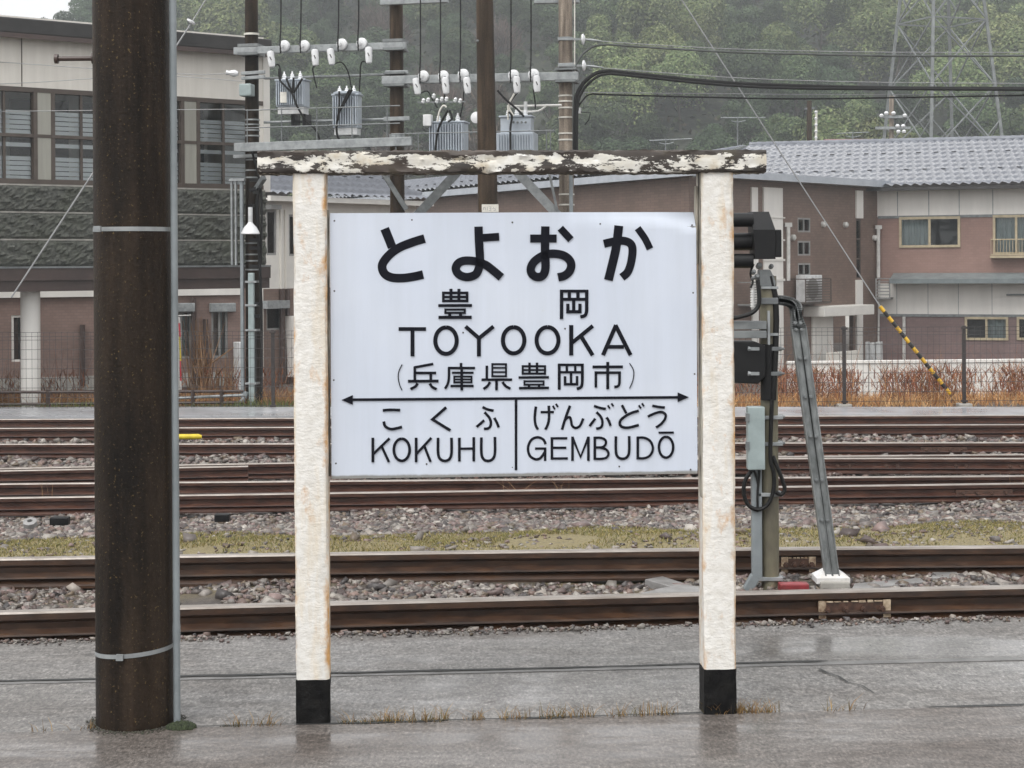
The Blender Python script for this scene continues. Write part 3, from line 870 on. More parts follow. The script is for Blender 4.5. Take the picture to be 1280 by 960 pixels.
for x0, x1, n in ((425, 500, 700), (508, 560, 250), (275, 300, 120), (675, 700, 160)):
    wp += px_line_pts(x0, x1, n, .014)
v, f, c = blades(np.array(wp), .005, .016, .004, np.array([(.05, .06, .025), (.07, .07, .03), (.04, .045, .02)]), 1.0)
tag(raw_mesh('moss', v, f, MT['grass'], c), 'dark moss clumps lining the platform joint under the station name board', 'moss', kind='stuff')

# ------------------------------------------------------------------ station name sign
pa, pb = G(391, 905), G(901, 893)
SG = Pl(pa.x, pa.y, math.atan2(pb.y - pa.y, pb.x - pa.x))
mid = (pa + pb) / 2
sign = thing('station_sign', 'white station name board with black lettering between two weathered white posts', 'station sign', (mid.x, mid.y, 0), SG.yaw)
def rough_prism(pl, a0, a1, b0, b1, z0, z1, axis, n, jit, seed, m=4):
    """a long bar with slightly uneven faces; axis 'a' or 'z'"""
    rr = random.Random(seed)
    mb = MB()
    loop = []
    if axis == 'z':
        u0, u1, w0, w1, l0, l1 = a0, a1, b0, b1, z0, z1
    else:
        u0, u1, w0, w1, l0, l1 = b0, b1, z0, z1, a0, a1
    ch = min(u1 - u0, w1 - w0) * .07
    for i in range(m): loop.append((u0 + ch + (u1 - u0 - 2 * ch) * i / (m - 1), w0))
    for i in range(m): loop.append((u1, w0 + ch + (w1 - w0 - 2 * ch) * i / (m - 1)))
    for i in range(m): loop.append((u1 - ch - (u1 - u0 - 2 * ch) * i / (m - 1), w1))
    for i in range(m): loop.append((u0, w1 - ch - (w1 - w0 - 2 * ch) * i / (m - 1)))
    k = len(loop); vs = []; fs = []
    sw = [rr.gauss(0, jit) for _ in range(k)]
    for i in range(n + 1):
        l = l0 + (l1 - l0) * i / n
        for j, (u, w_) in enumerate(loop):
            sw[j] = sw[j] * .8 + rr.gauss(0, jit) * .6
            uu, ww = u + sw[j], w_ + rr.gauss(0, jit) * .7
            vs.append(pl.at(uu, ww, l) if axis == 'z' else pl.at(l, uu, ww))
    for i in range(n):
        for j in range(k):
            fs.append((i * k + j, i * k + (j + 1) % k, (i + 1) * k + (j + 1) % k, (i + 1) * k + j))
    fs.append(tuple(range(k - 1, -1, -1))); fs.append(tuple(range(n * k, (n + 1) * k)))
    mb.add(vs, fs, True)
    return mb
for x0, x1, yb, yt, yk in ((370, 412, 905, 216, 850), (881, 921, 893, 215, 837)):
    s0, _ = SG.sz(x0, yb - 20); s1, _ = SG.sz(x1, yb - 20)
    zt = SG.sz((x0 + x1) / 2, yt)[1]; zk = SG.sz((x0 + x1) / 2, yk)[1]
    p = rough_prism(SG, s0, s1, 0, s1 - s0, zk, zt, 'z', 70, .0009, x0).build('post', MT['post'], sign)
    rough_prism(SG, s0 - .0005, s1 + .0005, -.0005, s1 - s0 + .0005, -.03, zk + .0005, 'z', 12, .0008, x0 + 1).build('painted_foot', MT['post_black'], p, label='black painted foot of the white post')
b0s, b0z = SG.sz(322, 217); b1s, b1z = SG.sz(957, 188)
rough_prism(SG, b0s, b1s, -.012, .13, b0z, SG.sz(640, 188)[1], 'a', 150, .0021, 5, 6).build('cross_beam', MT['beam'], sign, label='dark wooden cross beam with peeling white paint')
BO = .030
# the sheet, a little bent back at its top corner
bs0, bz1 = SG.sz(412.5, 266); bs1, bz0 = SG.sz(872, 592)
dsc = 1 + BO / 6.1
bs0, bs1 = SG.sz(412.5, 430)[0] * 1.0, SG.sz(872, 430)[0]
def bpt(px, py, off):
    h = SG.hit(px, py, off)
    return (h - SG.p).dot(SG.d), h.z
bs0, bz1 = bpt(412.5, 266.5, BO); bs1, bz0 = bpt(872, 592, BO)
NXB, NZB = 60, 44
vs = []; fs = []
def warp(u, t):
    k = max(0, (u - .62) / .38)
    lim = .965 - .03 * max(0, (u - .9) / .1)
    return .030 * k ** .7 * max(0, (t - lim)) / .035 + .0012 * math.sin(u * 9) * math.sin(t * 5 + 1)
for j in range(NZB + 1):
    t = j / NZB; t = t if t < .9 else .9 + (t - .9)
    for i in range(NXB + 1):
        u = i / NXB
        vs.append(SG.at(bs0 + (bs1 - bs0) * u, BO + warp(u, t), bz0 + (bz1 - bz0) * t))
nf = len(vs)
vs += [Vector(p) + SG.n * .004 for p in vs]
W_ = NXB + 1
for j in range(NZB):
    for i in range(NXB):
        a = j * W_ + i
        fs += [(a, a + 1, a + 1 + W_, a + W_), (a + nf, a + W_ + nf, a + 1 + W_ + nf, a + 1 + nf)]
edge = [i for i in range(W_)] + [j * W_ + NXB for j in range(1, NZB + 1)] + [NZB * W_ + i for i in range(NXB - 1, -1, -1)] + [j * W_ for j in range(NZB - 1, 0, -1)]
for q in range(len(edge)):
    a, b = edge[q], edge[(q + 1) % len(edge)]
    fs.append((b, a, a + nf, b + nf))
board = MB().add(vs, fs, True).build('board', MT['board'], sign)
# frame timbers behind the sheet, the right one stands clear of the post
for x0, y0, x1, y1, b0, b1 in ((874.5, 216, 880.6, 622, .018, .07), (870, 232, 874, 330, .052, .075), (408, 262, 413, 596, .042, .075)):
    a0, z1 = bpt(x0, y0, .03); a1, z0 = bpt(x1, y1, .03)
    MB().pbox(SG, a0, a1, b0, b1, z0, z1).build('batten', MT['batten'], sign, bevel=.002)
for y0, y1 in ((285, 300), (575, 588)):
    a0, z1 = bpt(414, y0, .04); a1, z0 = bpt(871, y1, .04)
    MB().pbox(SG, a0, a1, .036, .068, z0, z1).build('batten', MT['batten'], sign)

SCALE_B = 6.12 / F
def ribbon(mb, pts, wpx, lift, curve):
    """stroke outline in photograph pixels -> raised flat stroke on the board"""
    q = [Vector(bpt(x, y, BO)) for x, y in pts]
    if curve and len(q) > 2: q = smooth_path(q, 6)
    h = wpx * SCALE_B / 2
    n = len(q); L = []; Rr = []
    for i in range(n):
        d0 = (q[i] - q[i - 1]).normalized() if i else None
        d1 = (q[i + 1] - q[i]).normalized() if i < n - 1 else None
        if d0 is None: d0 = d1
        if d1 is None: d1 = d0
        n0, n1 = Vector((-d0.y, d0.x)), Vector((-d1.y, d1.x))
        m = (n0 + n1)
        if m.length < .3: m = n0
        m.normalize()
        k = min(1.6, 1 / max(.4, m.dot(n0)))
        L.append(q[i] + m * h * k); Rr.append(q[i] - m * h * k)
    b = BO - .0008; t_ = .0022 + lift
    vs = []
    ins = min(.0007, h * .3)
    for l, r_ in zip(L, Rr):
        c = (l + r_) / 2; e = (l - c).normalized() * ins
        vs += [SG.at(l.x, b, l.y), SG.at((l - e).x, b - t_, (l - e).y), SG.at((r_ + e).x, b - t_, (r_ + e).y), SG.at(r_.x, b, r_.y)]
    fs = []
    for i in range(n - 1):
        a = i * 4
        fs += [(a, a + 4, a + 5, a + 1), (a + 1, a + 5, a + 6, a + 2), (a + 2, a + 6, a + 7, a + 3)]
    fs += [(0, 1, 2, 3), ((n - 1) * 4 + 3, (n - 1) * 4 + 2, (n - 1) * 4 + 1, (n - 1) * 4)]
    mb.add(vs, fs)
def ell(cx, cy, rx, ry, k=22):
    return [(cx + rx * math.sin(2 * math.pi * i / k), cy - ry * math.cos(2 * math.pi * i / k)) for i in range(k + 1)]
def glyph(o, s, strokes):
    """strokes: (width, points, curve) in zoomed pixels; o, s map them back to the photograph"""
    mb = MB()
    for i, st in enumerate(strokes):
        wd, pts = st[0], st[1]; cv = len(st) < 3 or st[2]
        ribbon(mb, [(o[0] + x / s, o[1] + y / s) for x, y in pts], wd / s, i * .00009, cv)
    mb.build('character', MT['letter'], board)
def ln(*p): return list(zip(p[::2], p[1::2]))
S7 = 1280 / 180
o = (460, 270)
glyph(o, S7, [(80, ln(148, 112, 215, 278), 0), (78, ln(503, 200, 400, 232, 280, 280, 190, 345, 128, 430, 142, 505, 205, 545, 300, 552, 400, 540, 490, 520))])
glyph(o, S7, [(70, ln(990, 196, 1165, 184), 0), (75, ln(982, 94, 985, 200, 995, 380, 988, 455, 955, 520, 880, 543, 810, 520, 780, 470, 802, 420, 860, 397, 950, 402, 1040, 432, 1110, 482, 1185, 545))])
o = (650, 270)
glyph(o, S7, [(72, ln(90, 200, 325, 200), 0), (76, ln(225, 92, 222, 300, 226, 460, 202, 528, 150, 542, 105, 512, 97, 460, 130, 402, 200, 355, 280, 335, 370, 345, 430, 380, 455, 432, 440, 490, 395, 530, 338, 545)), (66, ln(358, 108, 452, 210), 0)])
glyph(o, S7, [(74, ln(745, 247, 850, 224, 930, 222, 985, 250, 1000, 310, 985, 420, 955, 500, 905, 545)), (80, ln(878, 86, 850, 300, 785, 570)), (64, ln(1045, 108, 1110, 200, 1155, 292))])
def rect(wd, x0, y0, x1, y1): return [(wd, ln(x0, y0 - wd / 2, x0, y1 + wd / 2), 0), (wd, ln(x1, y0 - wd / 2, x1, y1 + wd / 2), 0), (wd, ln(x0, y0, x1, y0), 0), (wd, ln(x0, y1, x1, y1), 0)]
glyph((540, 355), 19.2, rect(64, 272, 212, 842, 405) + [(62, ln(272, 311, 842, 311), 0), (74, ln(455, 115, 455, 420), 0), (74, ln(645, 115, 645, 420), 0), (72, ln(150, 517, 957, 514), 0)]
      + rect(52, 322, 612, 787, 692) + [(76, ln(425, 700, 425, 790), 0), (76, ln(685, 700, 685, 790), 0), (78, ln(155, 800, 950, 798), 0)])
glyph((690, 355), 19.2, [(84, ln(230, 138, 228, 838), 0), (72, ln(190, 170, 872, 170), 0), (84, ln(832, 150, 832, 560, 822, 690, 780, 762, 678, 788)), (82, ln(416, 170, 416, 362), 0), (82, ln(622, 170, 622, 362), 0),
      (74, ln(230, 366, 832, 366), 0), (80, ln(520, 366, 520, 662), 0), (80, ln(380, 472, 380, 664, 670, 664, 670, 472), 0)])
o = (490, 400)
glyph(o, 8, [(38, ln(66, 90, 340, 90), 0), (40, ln(205, 90, 205, 363), 0)])
glyph(o, 8, [(42, ell(540, 206, 107, 132))])
glyph(o, 8, [(40, ln(735, 64, 870, 182), 0), (40, ln(1015, 64, 870, 182), 0), (40, ln(869, 165, 869, 363), 0)])
glyph(o, 8, [(42, ell(1216, 202, 107, 131))])
o = (640, 400)
glyph(o, 8, [(42, ell(355, 202, 109, 131))])
glyph(o, 8, [(42, ln(592, 50, 592, 353), 0), (40, ln(808, 58, 600, 228), 0), (42, ln(692, 165, 806, 352), 0)])
glyph(o, 8, [(42, ln(1040, 50, 910, 351), 0), (42, ln(1034, 50, 1185, 350), 0), (38, ln(960, 268, 1118, 268), 0)])
o = (490, 448)
glyph(o, 8, [(10, ln(101, 60, 70, 125, 62, 190, 75, 260, 100, 318))])
glyph(o, 8, [(26, ln(412, 55, 222, 90), 0), (27, ln(228, 82, 228, 226), 0), (27, ln(228, 145, 440, 145), 0), (27, ln(388, 145, 388, 226), 0), (29, ln(160, 228, 465, 226), 0), (27, ln(255, 248, 235, 280, 185, 306)), (27, ln(378, 250, 400, 284, 446, 308))])
glyph(o, 8, [(26, ln(690, 45, 690, 100), 0), (26, ln(560, 96, 830, 96), 0), (26, ln(570, 92, 568, 200, 555, 260, 530, 302)), (23, ln(600, 143, 815, 143), 0)] + rect(19, 622, 181, 795, 239) + [(17, ln(622, 210, 795, 210), 0), (28, ln(697, 110, 697, 318), 0), (24, ln(585, 275, 815, 275), 0)])
glyph(o, 8, [(26, ln(948, 72, 948, 212), 0), (26, ln(895, 213, 1200, 212), 0)] + rect(20, 1003, 57, 1140, 178) + [(18, ln(1003, 94, 1140, 94), 0), (18, ln(1003, 136, 1140, 136), 0), (28, ln(1045, 212, 1045, 318), 0), (27, ln(980, 235, 955, 275, 915, 306)), (27, ln(1105, 235, 1135, 275, 1182, 302))])
o = (640, 448)
glyph(o, 8, rect(22, 107, 78, 330, 152) + [(20, ln(107, 116, 330, 116), 0), (25, ln(175, 42, 175, 158), 0), (25, ln(250, 42, 250, 158), 0), (26, ln(65, 191, 368, 188), 0)] + rect(19, 124, 228, 316, 262) + [(24, ln(170, 264, 170, 292), 0), (24, ln(270, 264, 270, 292), 0), (26, ln(70, 297, 368, 294), 0)])
glyph(o, 8, [(30, ln(472, 52, 472, 312), 0), (26, ln(457, 64, 717, 64), 0), (30, ln(703, 58, 703, 210, 698, 268, 682, 292, 648, 305)), (25, ln(548, 65, 548, 137), 0), (25, ln(632, 65, 632, 137), 0), (25, ln(472, 138, 703, 138), 0), (26, ln(590, 138, 590, 256), 0), (26, ln(530, 178, 530, 258, 650, 258, 650, 176), 0)])
glyph(o, 8, [(30, ln(957, 35, 957, 308), 0), (29, ln(805, 85, 1108, 84), 0), (27, ln(838, 290, 838, 142), 0), (27, ln(825, 142, 1088, 142), 0), (27, ln(1075, 135, 1075, 220, 1070, 262, 1052, 280, 1022, 284))])
glyph(o, 8, [(10, ln(1175, 48, 1210, 105, 1218, 160, 1205, 230, 1175, 300))])
o = (460, 500)
glyph(o, S7, [(25, ln(132, 92, 200, 87, 285, 90)), (25, ln(140, 190, 155, 235, 205, 258, 260, 250, 302, 239))])
glyph(o, S7, [(26, ln(695, 65, 573, 172, 732, 270), 0)])
glyph(o, S7, [(24, ln(1018, 62, 1060, 82, 1116, 95)), (24, ln(1035, 108, 1080, 160, 1092, 215, 1072, 250, 1030, 256)), (24, ln(965, 239, 1033, 180), 0), (24, ln(1122, 158, 1145, 200, 1161, 243))])
glyph(o, S7, [(25, ln(43, 335, 43, 552), 0), (23, ln(192, 340, 45, 482), 0), (23, ln(116, 400, 186, 551), 0)])
glyph(o, S7, [(25, ell(300, 442, 70, 98))])
glyph(o, S7, [(25, ln(428, 335, 428, 552), 0), (23, ln(563, 336, 430, 480), 0), (23, ln(497, 400, 556, 549), 0)])
glyph(o, S7, [(25, ln(623, 335, 623, 470, 642, 524, 684, 541, 724, 524, 742, 470, 742, 335))])
glyph(o, S7, [(25, ln(812, 335, 812, 545), 0), (25, ln(940, 330, 940, 545), 0), (22, ln(812, 433, 940, 431), 0)])
glyph(o, S7, [(25, ln(1008, 332, 1008, 470, 1026, 524, 1066, 541, 1108, 524, 1128, 470, 1128, 328))])
o = (650, 500)
glyph(o, 6.4, [(22, ln(127, 52, 118, 140, 125, 200, 143, 236)), (20, ln(165, 97, 270, 96), 0), (22, ln(230, 45, 232, 140, 222, 195, 203, 236)), (16, ln(262, 46, 279, 74), 0), (16, ln(287, 30, 303, 56), 0)])
glyph(o, 6.4, [(22, ln(400, 45, 365, 140, 336, 236)), (21, ln(360, 160, 380, 140, 400, 140, 408, 165, 417, 205, 445, 223, 480, 205, 506, 147))])
glyph(o, 6.4, [(21, ln(592, 47, 640, 63, 686, 71)), (21, ln(612, 96, 650, 140, 659, 188, 645, 220, 609, 229)), (21, ln(556, 209, 602, 148), 0), (21, ln(692, 138, 712, 170, 723, 206)), (16, ln(702, 42, 719, 67), 0), (16, ln(731, 26, 747, 50), 0)])
glyph(o, 6.4, [(21, ln(815, 40, 850, 106), 0), (22, ln(950, 85, 880, 108, 815, 150, 797, 188, 818, 215, 870, 220, 950, 200)), (16, ln(950, 42, 967, 66), 0), (16, ln(975, 26, 991, 50), 0)])
glyph(o, 6.4, [(21, ln(1058, 45, 1110, 55, 1158, 60)), (21, ln(1022, 132, 1080, 106, 1130, 95, 1163, 115, 1160, 150, 1130, 190, 1088, 220))])
glyph(o, 6.4, [(22, ln(205, 352, 185, 315, 140, 298, 95, 315, 68, 360, 65, 405, 82, 450, 125, 474, 165, 462, 203, 408)), (20, ln(120, 388, 210, 388), 0), (21, ln(201, 380, 201, 486), 0)])
glyph(o, 6.4, [(22, ln(255, 298, 255, 476), 0), (20, ln(245, 306, 378, 306), 0), (20, ln(255, 382, 370, 382), 0), (20, ln(245, 468, 382, 467), 0)])
glyph(o, 6.4, [(22, ln(420, 292, 420, 486), 0), (22, ln(547, 292, 547, 486), 0), (21, ln(420, 300, 484, 455, 547, 298), 0)])
glyph(o, 6.4, [(22, ln(598, 292, 598, 478), 0), (20, ln(595, 302, 645, 302, 682, 320, 685, 352, 660, 376, 598, 380)), (20, ln(640, 380, 688, 395, 708, 428, 692, 460, 650, 470, 595, 470))])
glyph(o, 6.4, [(22, ln(767, 290, 767, 410, 784, 456, 820, 470, 856, 456, 873, 410, 873, 288))])
glyph(o, 6.4, [(22, ln(942, 292, 942, 475), 0), (20, ln(938, 301, 995, 302, 1043, 330, 1063, 385, 1045, 437, 1000, 464, 938, 466))])
glyph(o, 6.4, [(21, ell(1168, 377, 57, 83)), (18, ln(1108, 261, 1230, 260), 0)])
# double arrow and divider
am = MB()
ribbon(am, [(436, 499.6), (850, 496.6)], 3.4, 0, False)
for tip, bk in (((427, 499.8), 14), ((861, 496.4), -14)):
    poly = [bpt(tip[0], tip[1], BO), bpt(tip[0] + bk, tip[1] - 6, BO), bpt(tip[0] + bk, tip[1] + 6, BO)]
    am.prism([SG.at(a, BO - .0033, z) for a, z in poly], SG.n * .0025)
am.build('direction_arrow', MT['letter'], board)
dv = MB(); ribbon(dv, [(645, 499), (645, 587.5)], 3.4, .0004, False); dv.build('divider_line', MT['letter'], board)
for x, y in ((47, 68), (300, 65), (628, 73), (915, 78), (1215, 82), (47, 297), (1218, 303), (45, 588), (1223, 568), (52, 860), (348, 862), (628, 873), (977, 870), (1210, 880), (467, 433), (800, 420)):
    p = SG.hit(400 + x / 2.612, 250 + y / 2.612, BO)
    MB().lathe(p, -SG.n, [(-.004, .0032), (.0006, .0032), (.0012, .0018)], 8).build('nail', MT['nail'], board)

# ------------------------------------------------------------------ dark concrete pole on the platform
dpp = G(167, 915); D0 = dpp.y + .134
pc = P(167, 600, D0); pc.z = 0
pole = thing('concrete_pole', 'thick dark brown concrete pole standing on the platform beside the name sign', 'pole', pc)
def vtube(c, r0, r1, z0, z1, n=40, seg=12, jit=0):
    rr = random.Random(3)
    return [(c.x + (rr.gauss(0, jit) if jit else 0), c.y, z0 + (z1 - z0) * i / seg) for i in range(seg + 1)], [r0 + (r1 - r0) * i / seg for i in range(seg + 1)]
p_, r_ = vtube(pc, .1345, .1305, -.2, 4.2, seg=30)
MB().tube(p_, r_, 48).build('shaft', MT['darkpole'], pole)
cpos = P(219.5, 600, D0 - .03)
cp = [(cpos.x, cpos.y, z) for z in (.0, .28, .30, .34, .36, 1.5, 2.6, 4.2)]
MB().tube(cp, [.0125, .0125, .014, .014, .0125, .0125, .0125, .0125], 14).build('conduit', MT['conduit'], pole)
for yy, tilt in ((286, 0), (820, .010)):
    z = P(167, yy, D0 - .13).z
    r = .1345 - .004 * z / 4.2 + .0015
    ring = [(pc.x + r * math.cos(t), pc.y + r * math.sin(t), z + tilt * math.cos(t)) for t in np.linspace(0, 2 * math.pi, 49)]
    mb = MB()
    for i in range(48):
        a, b = Vector(ring[i]), Vector(ring[i + 1]); u = Vector((0, 0, .0075))
        mb.quad(a - u, b - u, b + u, a + u)
    cx = P(150 if yy > 500 else 122, yy, D0 - .135)
    mb.box(cx.x - .012, cx.x + .012, cx.y - .012, cx.y + .006, z - .010 - tilt * .3, z + .010 - tilt * .3)
    mb.build('steel_band', MT['galv'], pole)
br = P(118, 73, D0); bl = P(70, 73.5, D0)
mb = MB().tube([br + Vector((.02, 0, 0)), bl], .0085, 10)
mb.lathe(bl, (-1, 0, 0), [(-.008, .017), (.004, .017), (.006, .010)], 12); mb.lathe(br, (-1, 0, 0), [(0, .02), (.008, .02), (.01, .012)], 12)
mb.build('step_bolt', MT['pipe_brown'], pole)
dc = []
for i in range(900):
    t_ = random.uniform(0, 6.283); r_2 = .134 + abs(random.gauss(0, .02))
    dc.append((pc.x + r_2 * math.cos(t_), pc.y + r_2 * math.sin(t_), .001))
v, f, c = stones(np.array(dc), RNG.uniform(.001, .0045, len(dc)), np.array([(.04, .034, .028), (.06, .055, .04), (.03, .034, .02)]))
tag(raw_mesh('grit', v, f, MT['stone'], c), 'dark grit and dirt gathered round the foot of the thick dark pole', 'grit', kind='stuff')
mo = MB()
mc = G(227, 910)
for i in range(60):
    t = random.uniform(0, 6.28); q = random.random() ** .5
    mo.lathe((mc.x + .045 * q * math.cos(t), mc.y + .03 * q * math.sin(t), 0), (random.gauss(0, .3), random.gauss(0, .3), 1), [(0, .012), (.010 + .012 * (1 - q), .009), (.016 + .012 * (1 - q), .002)], 6)
tag(mo.build('moss_clump', MT['moss']), 'dark green moss clump at the foot of the grey conduit', 'moss')

# ------------------------------------------------------------------ signal between the rails
DS = G(955, 735, -.06).y
SP = Pl(0, DS, 0)
sb = P(962, 735, DS); sb.z = -.06
sig = thing('railway_signal', 'black three-lens railway signal on a short olive post with a grey brace', 'signal', sb)
def q(px, py, off=0): return SP.hit(px, py, off)
def pxm(n): return n * DS / F
c0, c1_ = q(963, 738), q(960, 345)
MB().tube([c0 - Vector((0, 0, .1)), q(962.5, 640), q(961.5, 500), c1_], [.045, .0445, .044, .042], 18).build('post', MT['olivepole'], sig)
MB().tube([q(966, 500, -.035), q(969, 440, -.035), q(970, 400, -.03), q(969, 372, -.03), q(963, 345, -.03)], .017, 10).build('cable_duct', MT['cable'], sig)
MB().tube([q(958, 500, -.03), q(959, 430, -.035)], .030, 12).build('sleeve', MT['black'], sig)
# conduit from ground to the junction box
MB().ppx(SP, 938, 585, 951.5, 722, -.05, .0).build('conduit', MT['conduit'], sig, bevel=.006)
MB().bar(q(944, 720, -.025), q(932, 742, -.025), .05, .05, (0, 1, 0)).build('conduit', MT['conduit'], sig, bevel=.006)
jb = MB().ppx(SP, 932, 507, 953.5, 585, -.09, -.01).build('junction_box', MT['boxgrey'], sig, bevel=.006)
for yy in (520, 555):
    MB().ppx(SP, 929.5, yy - 5, 934, yy + 5, -.095, -.07).build('hinge', MT['galv_dark'], jb)
for yy in (521, 554, 617, 722):
    MB().ppx(SP, 946, yy - 2.2, 977, yy + 2.2, -.05, .05).build('clamp', MT['galv'], sig, bevel=.003)
    MB().lathe(q(974, yy, -.0), (1, 0, 0), [(0, .012), (.02, .012), (.021, .006), (.03, .006)], 8).build('bolt', MT['galv_dark'], sig)
for pts in ([(944, 583), (938, 590), (931, 602), (930, 618), (936, 632), (948, 637), (960, 630), (967, 612), (967, 590), (963, 570), (965, 500)],
            [(949, 583), (949, 596), (947, 615), (947, 640)], [(940, 583), (945, 594), (948, 607)],
            [(966, 570), (972, 585), (978, 600), (981, 612), (976, 618), (970, 615)]):
    MB().tube(smooth_path([q(x, y, -.06) for x, y in pts], 5), .0105 if len(pts) > 4 else .006, 8).build('cable', MT['cable'], sig)
# black relay box and brackets
rb_ = MB().prism([q(x, y, -.10) for x, y in ((903, 427), (944, 427), (957, 432), (957, 470), (948, 480), (903, 478))], (0, .14, 0)).build('relay_box', MT['black'], sig, bevel=.005)
for yy in (436, 467):
    MB().bar(q(938, yy, -.115), q(949, yy, -.115), .014, .016).lathe(q(938, yy, -.115), (-1, 0, 0), [(0, .010), (.012, .012), (.014, .004)], 8).build('latch', MT['galv'], rb_)
    MB().ppx(SP, 957, yy - 3, 972, yy + 2, -.055, .05).build('clamp', MT['galv_dark'], sig, bevel=.003)
    MB().lathe(q(972, yy, 0), (1, 0, 0), [(0, .012), (.02, .012), (.021, .006), (.035, .006)], 8).build('bolt', MT['galv_dark'], sig)
for y0, y1 in ((401, 411), (413, 422)):
    MB().ppx(SP, 906, y0, 956, y1, -.07, -.01).build('bracket', MT['galv_dark'], sig, bevel=.003)
MB().ppx(SP, 957, 388, 960, 430, -.075, -.05).build('bracket', MT['galv'], sig)
MB().tube(smooth_path([q(x, y, -.08) for x, y in ((905, 398), (920, 397), (938, 392), (947, 384), (949, 372), (947, 350))], 5), .011, 8).build('cable', MT['cable'], sig)
MB().ppx(SP, 948, 416, 971, 419, -.06, .05).build('clamp', MT['galv'], sig)
# upper fittings
MB().prism([q(x, y, -.045) for x, y in ((950, 337), (963, 337), (970, 352), (969, 358), (948, 358))], (0, .09, 0)).build('mount', MT['galv_dark'], sig, bevel=.004)
MB().ppx(SP, 949, 372, 971, 380, -.055, .055).build('clamp', MT['galv_dark'], sig, bevel=.004)
MB().ppx(SP, 950, 358, 971, 361, -.055, .055).build('clamp', MT['galv'], sig, bevel=.002)
for x, y, r in ((942, 340, .012), (946, 346, .014), (949, 332, .016), (941, 348, .010), (964, 333, .012)):
    MB().lathe(q(x, y, -.03), (0, -1, .2), [(-.02, r), (.01, r), (.012, r * .6), (.03, r * .6)], 8).build('terminal', MT['galv_dark'], sig)
MB().tube(smooth_path([q(x, y, -.03) for x, y in ((942, 330), (938, 342), (941, 352), (938, 360))], 4), .006, 6).build('cable', MT['cable'], sig)
for k in range(9):
    MB().lathe(q(941, 357 + k * 3.2, -.02), (0, 0, -1), [(0, .014), (.005, .014), (.006, .009), (.0125, .009)], 10).build('coil', MT['white_cap'], sig)
# head
hx0, hz0 = q(941, 324).x, q(941, 324).z; hx1, hz1 = q(965.5, 287.5).x, q(965.5, 287.5).z; hx2, hz2 = q(961.5, 264.5).x, q(961.5, 264.5).z; hx3 = q(937.5, 265).x
Y0, Y1 = DS - .10, DS + .10
hd = MB().box8([(hx0, Y0, hz0), (hx1, Y0, hz0), (hx1, Y1, hz0), (hx0, Y1, hz0), (hx0 - .01, Y0, hz1), (hx1, Y0, hz1), (hx1, Y1, hz1), (hx0 - .01, Y1, hz1)])
hd.add([(hx0 - .01, Y0, hz1), (hx1, Y0, hz1), (hx1, Y1, hz1), (hx0 - .01, Y1, hz1), (hx3, DS + .01, hz2), (hx2, DS + .01, hz2), (hx2, Y1, hz2), (hx3, Y1, hz2)],
       [(4, 5, 6, 7), (0, 1, 5, 4), (1, 2, 6, 5), (2, 3, 7, 6), (3, 0, 4, 7)])
hd = hd.build('signal_head', MT['black'], sig)
MB().ppx(SP, 965.5, 287.5, 974, 321.5, -.085, .085).build('back_cover', MT['black'], hd, bevel=.005)
for (x0, y0, y1, off) in ((941, 266, 283.5, -.04), (944, 291, 313, .02), (941, 317, 335, -.03)):
    rr = pxm((y1 - y0) / 2)
    c = q(x0, (y0 + y1) / 2, off)
    L_ = .21
    mb = MB(); n = 20; vs = []; fs = []
    # hood: open tube, cut away below towards its tip
    for k, (a, rs) in enumerate(((0, rr), (.05, rr), (L_, rr))):
        for j in range(n + 1):
            t = 2 * math.pi * j / n
            drop = max(0, -math.sin(t))
            aa = a * (1 - .45 * drop) if k == 2 else a
            vs.append(c + Vector((-aa, rs * math.cos(t), rs * math.sin(t))))
    for k in range(2):
        for j in range(n): fs.append((k * (n + 1) + j, k * (n + 1) + j + 1, (k + 1) * (n + 1) + j + 1, (k + 1) * (n + 1) + j))
    m_ = len(vs); vs2 = [v_ + (Vector((v_.x, c.y, c.z)) - v_) * .07 for v_ in vs]
    mb.add(vs, fs, True); mb.add(vs2, fs, True)
    mb.build('visor', MT['black'], hd)
    MB().lathe(c + Vector((.0, 0, 0)), (-1, 0, 0), [(0, rr * .9), (.012, rr * .8), (.02, rr * .3)], 16).build('lens', MT['dark_room'], hd)
# bent double-channel brace with its footing
SB = 0.0
for dx, b0 in ((-5.6, -.045), (5.6, .0)):
    path = [(966, 376), (979, 377), (989, 381), (995 + dx * .3, 394), (998 + dx * .8, 410), (1013 + dx * .85, 520), (1029 + dx * .8, 640), (1040 + dx * .7, 722)]
    if dx > 0: path[0:3] = [(966, 374), (983, 375), (996, 382)]
    top_ = smooth_path([q(x, y, SB) for x, y in path[:5]], 6)
    pts = top_ + [q(*path[-1], SB)]
    mb = MB()
    for i in range(len(pts) - 1):
        d = (pts[i + 1] - pts[i]).normalized()
        a = pts[i] - d * .003; b = pts[i + 1] + d * .003
        side = Vector((d.z, 0, -d.x))
        mb.bar(a, b, .040, .040, (0, 1, 0))
        for off in (-.0175, .0175):
            mb.bar(a + side * off + Vector((0, -.004, 0)), b + side * off + Vector((0, -.004, 0)), .006, .050, (0, 1, 0))
    mb.build('brace', MT['brace'], sig, label='grey double channel brace leaning from the signal post')
for y in (404, 412, 448, 496, 545, 600, 650):
    xx = np.interp(y, [400, 722], [996.5, 1040])
    for dx in (-3.5, 3.5):
        MB().lathe(q(xx + dx, y, -.017), (0, -1, 0), [(0, .010), (.012, .010), (.013, .006), (.02, .006)], 6).build('bolt', MT['galv_dark'], sig)
fb = q(1040, 728)
MB().ppx(SP, 1023, 725, 1060, 741, -.06, .10).build('footing', MT['concrete'], sig, bevel=.008)
cap = MB()
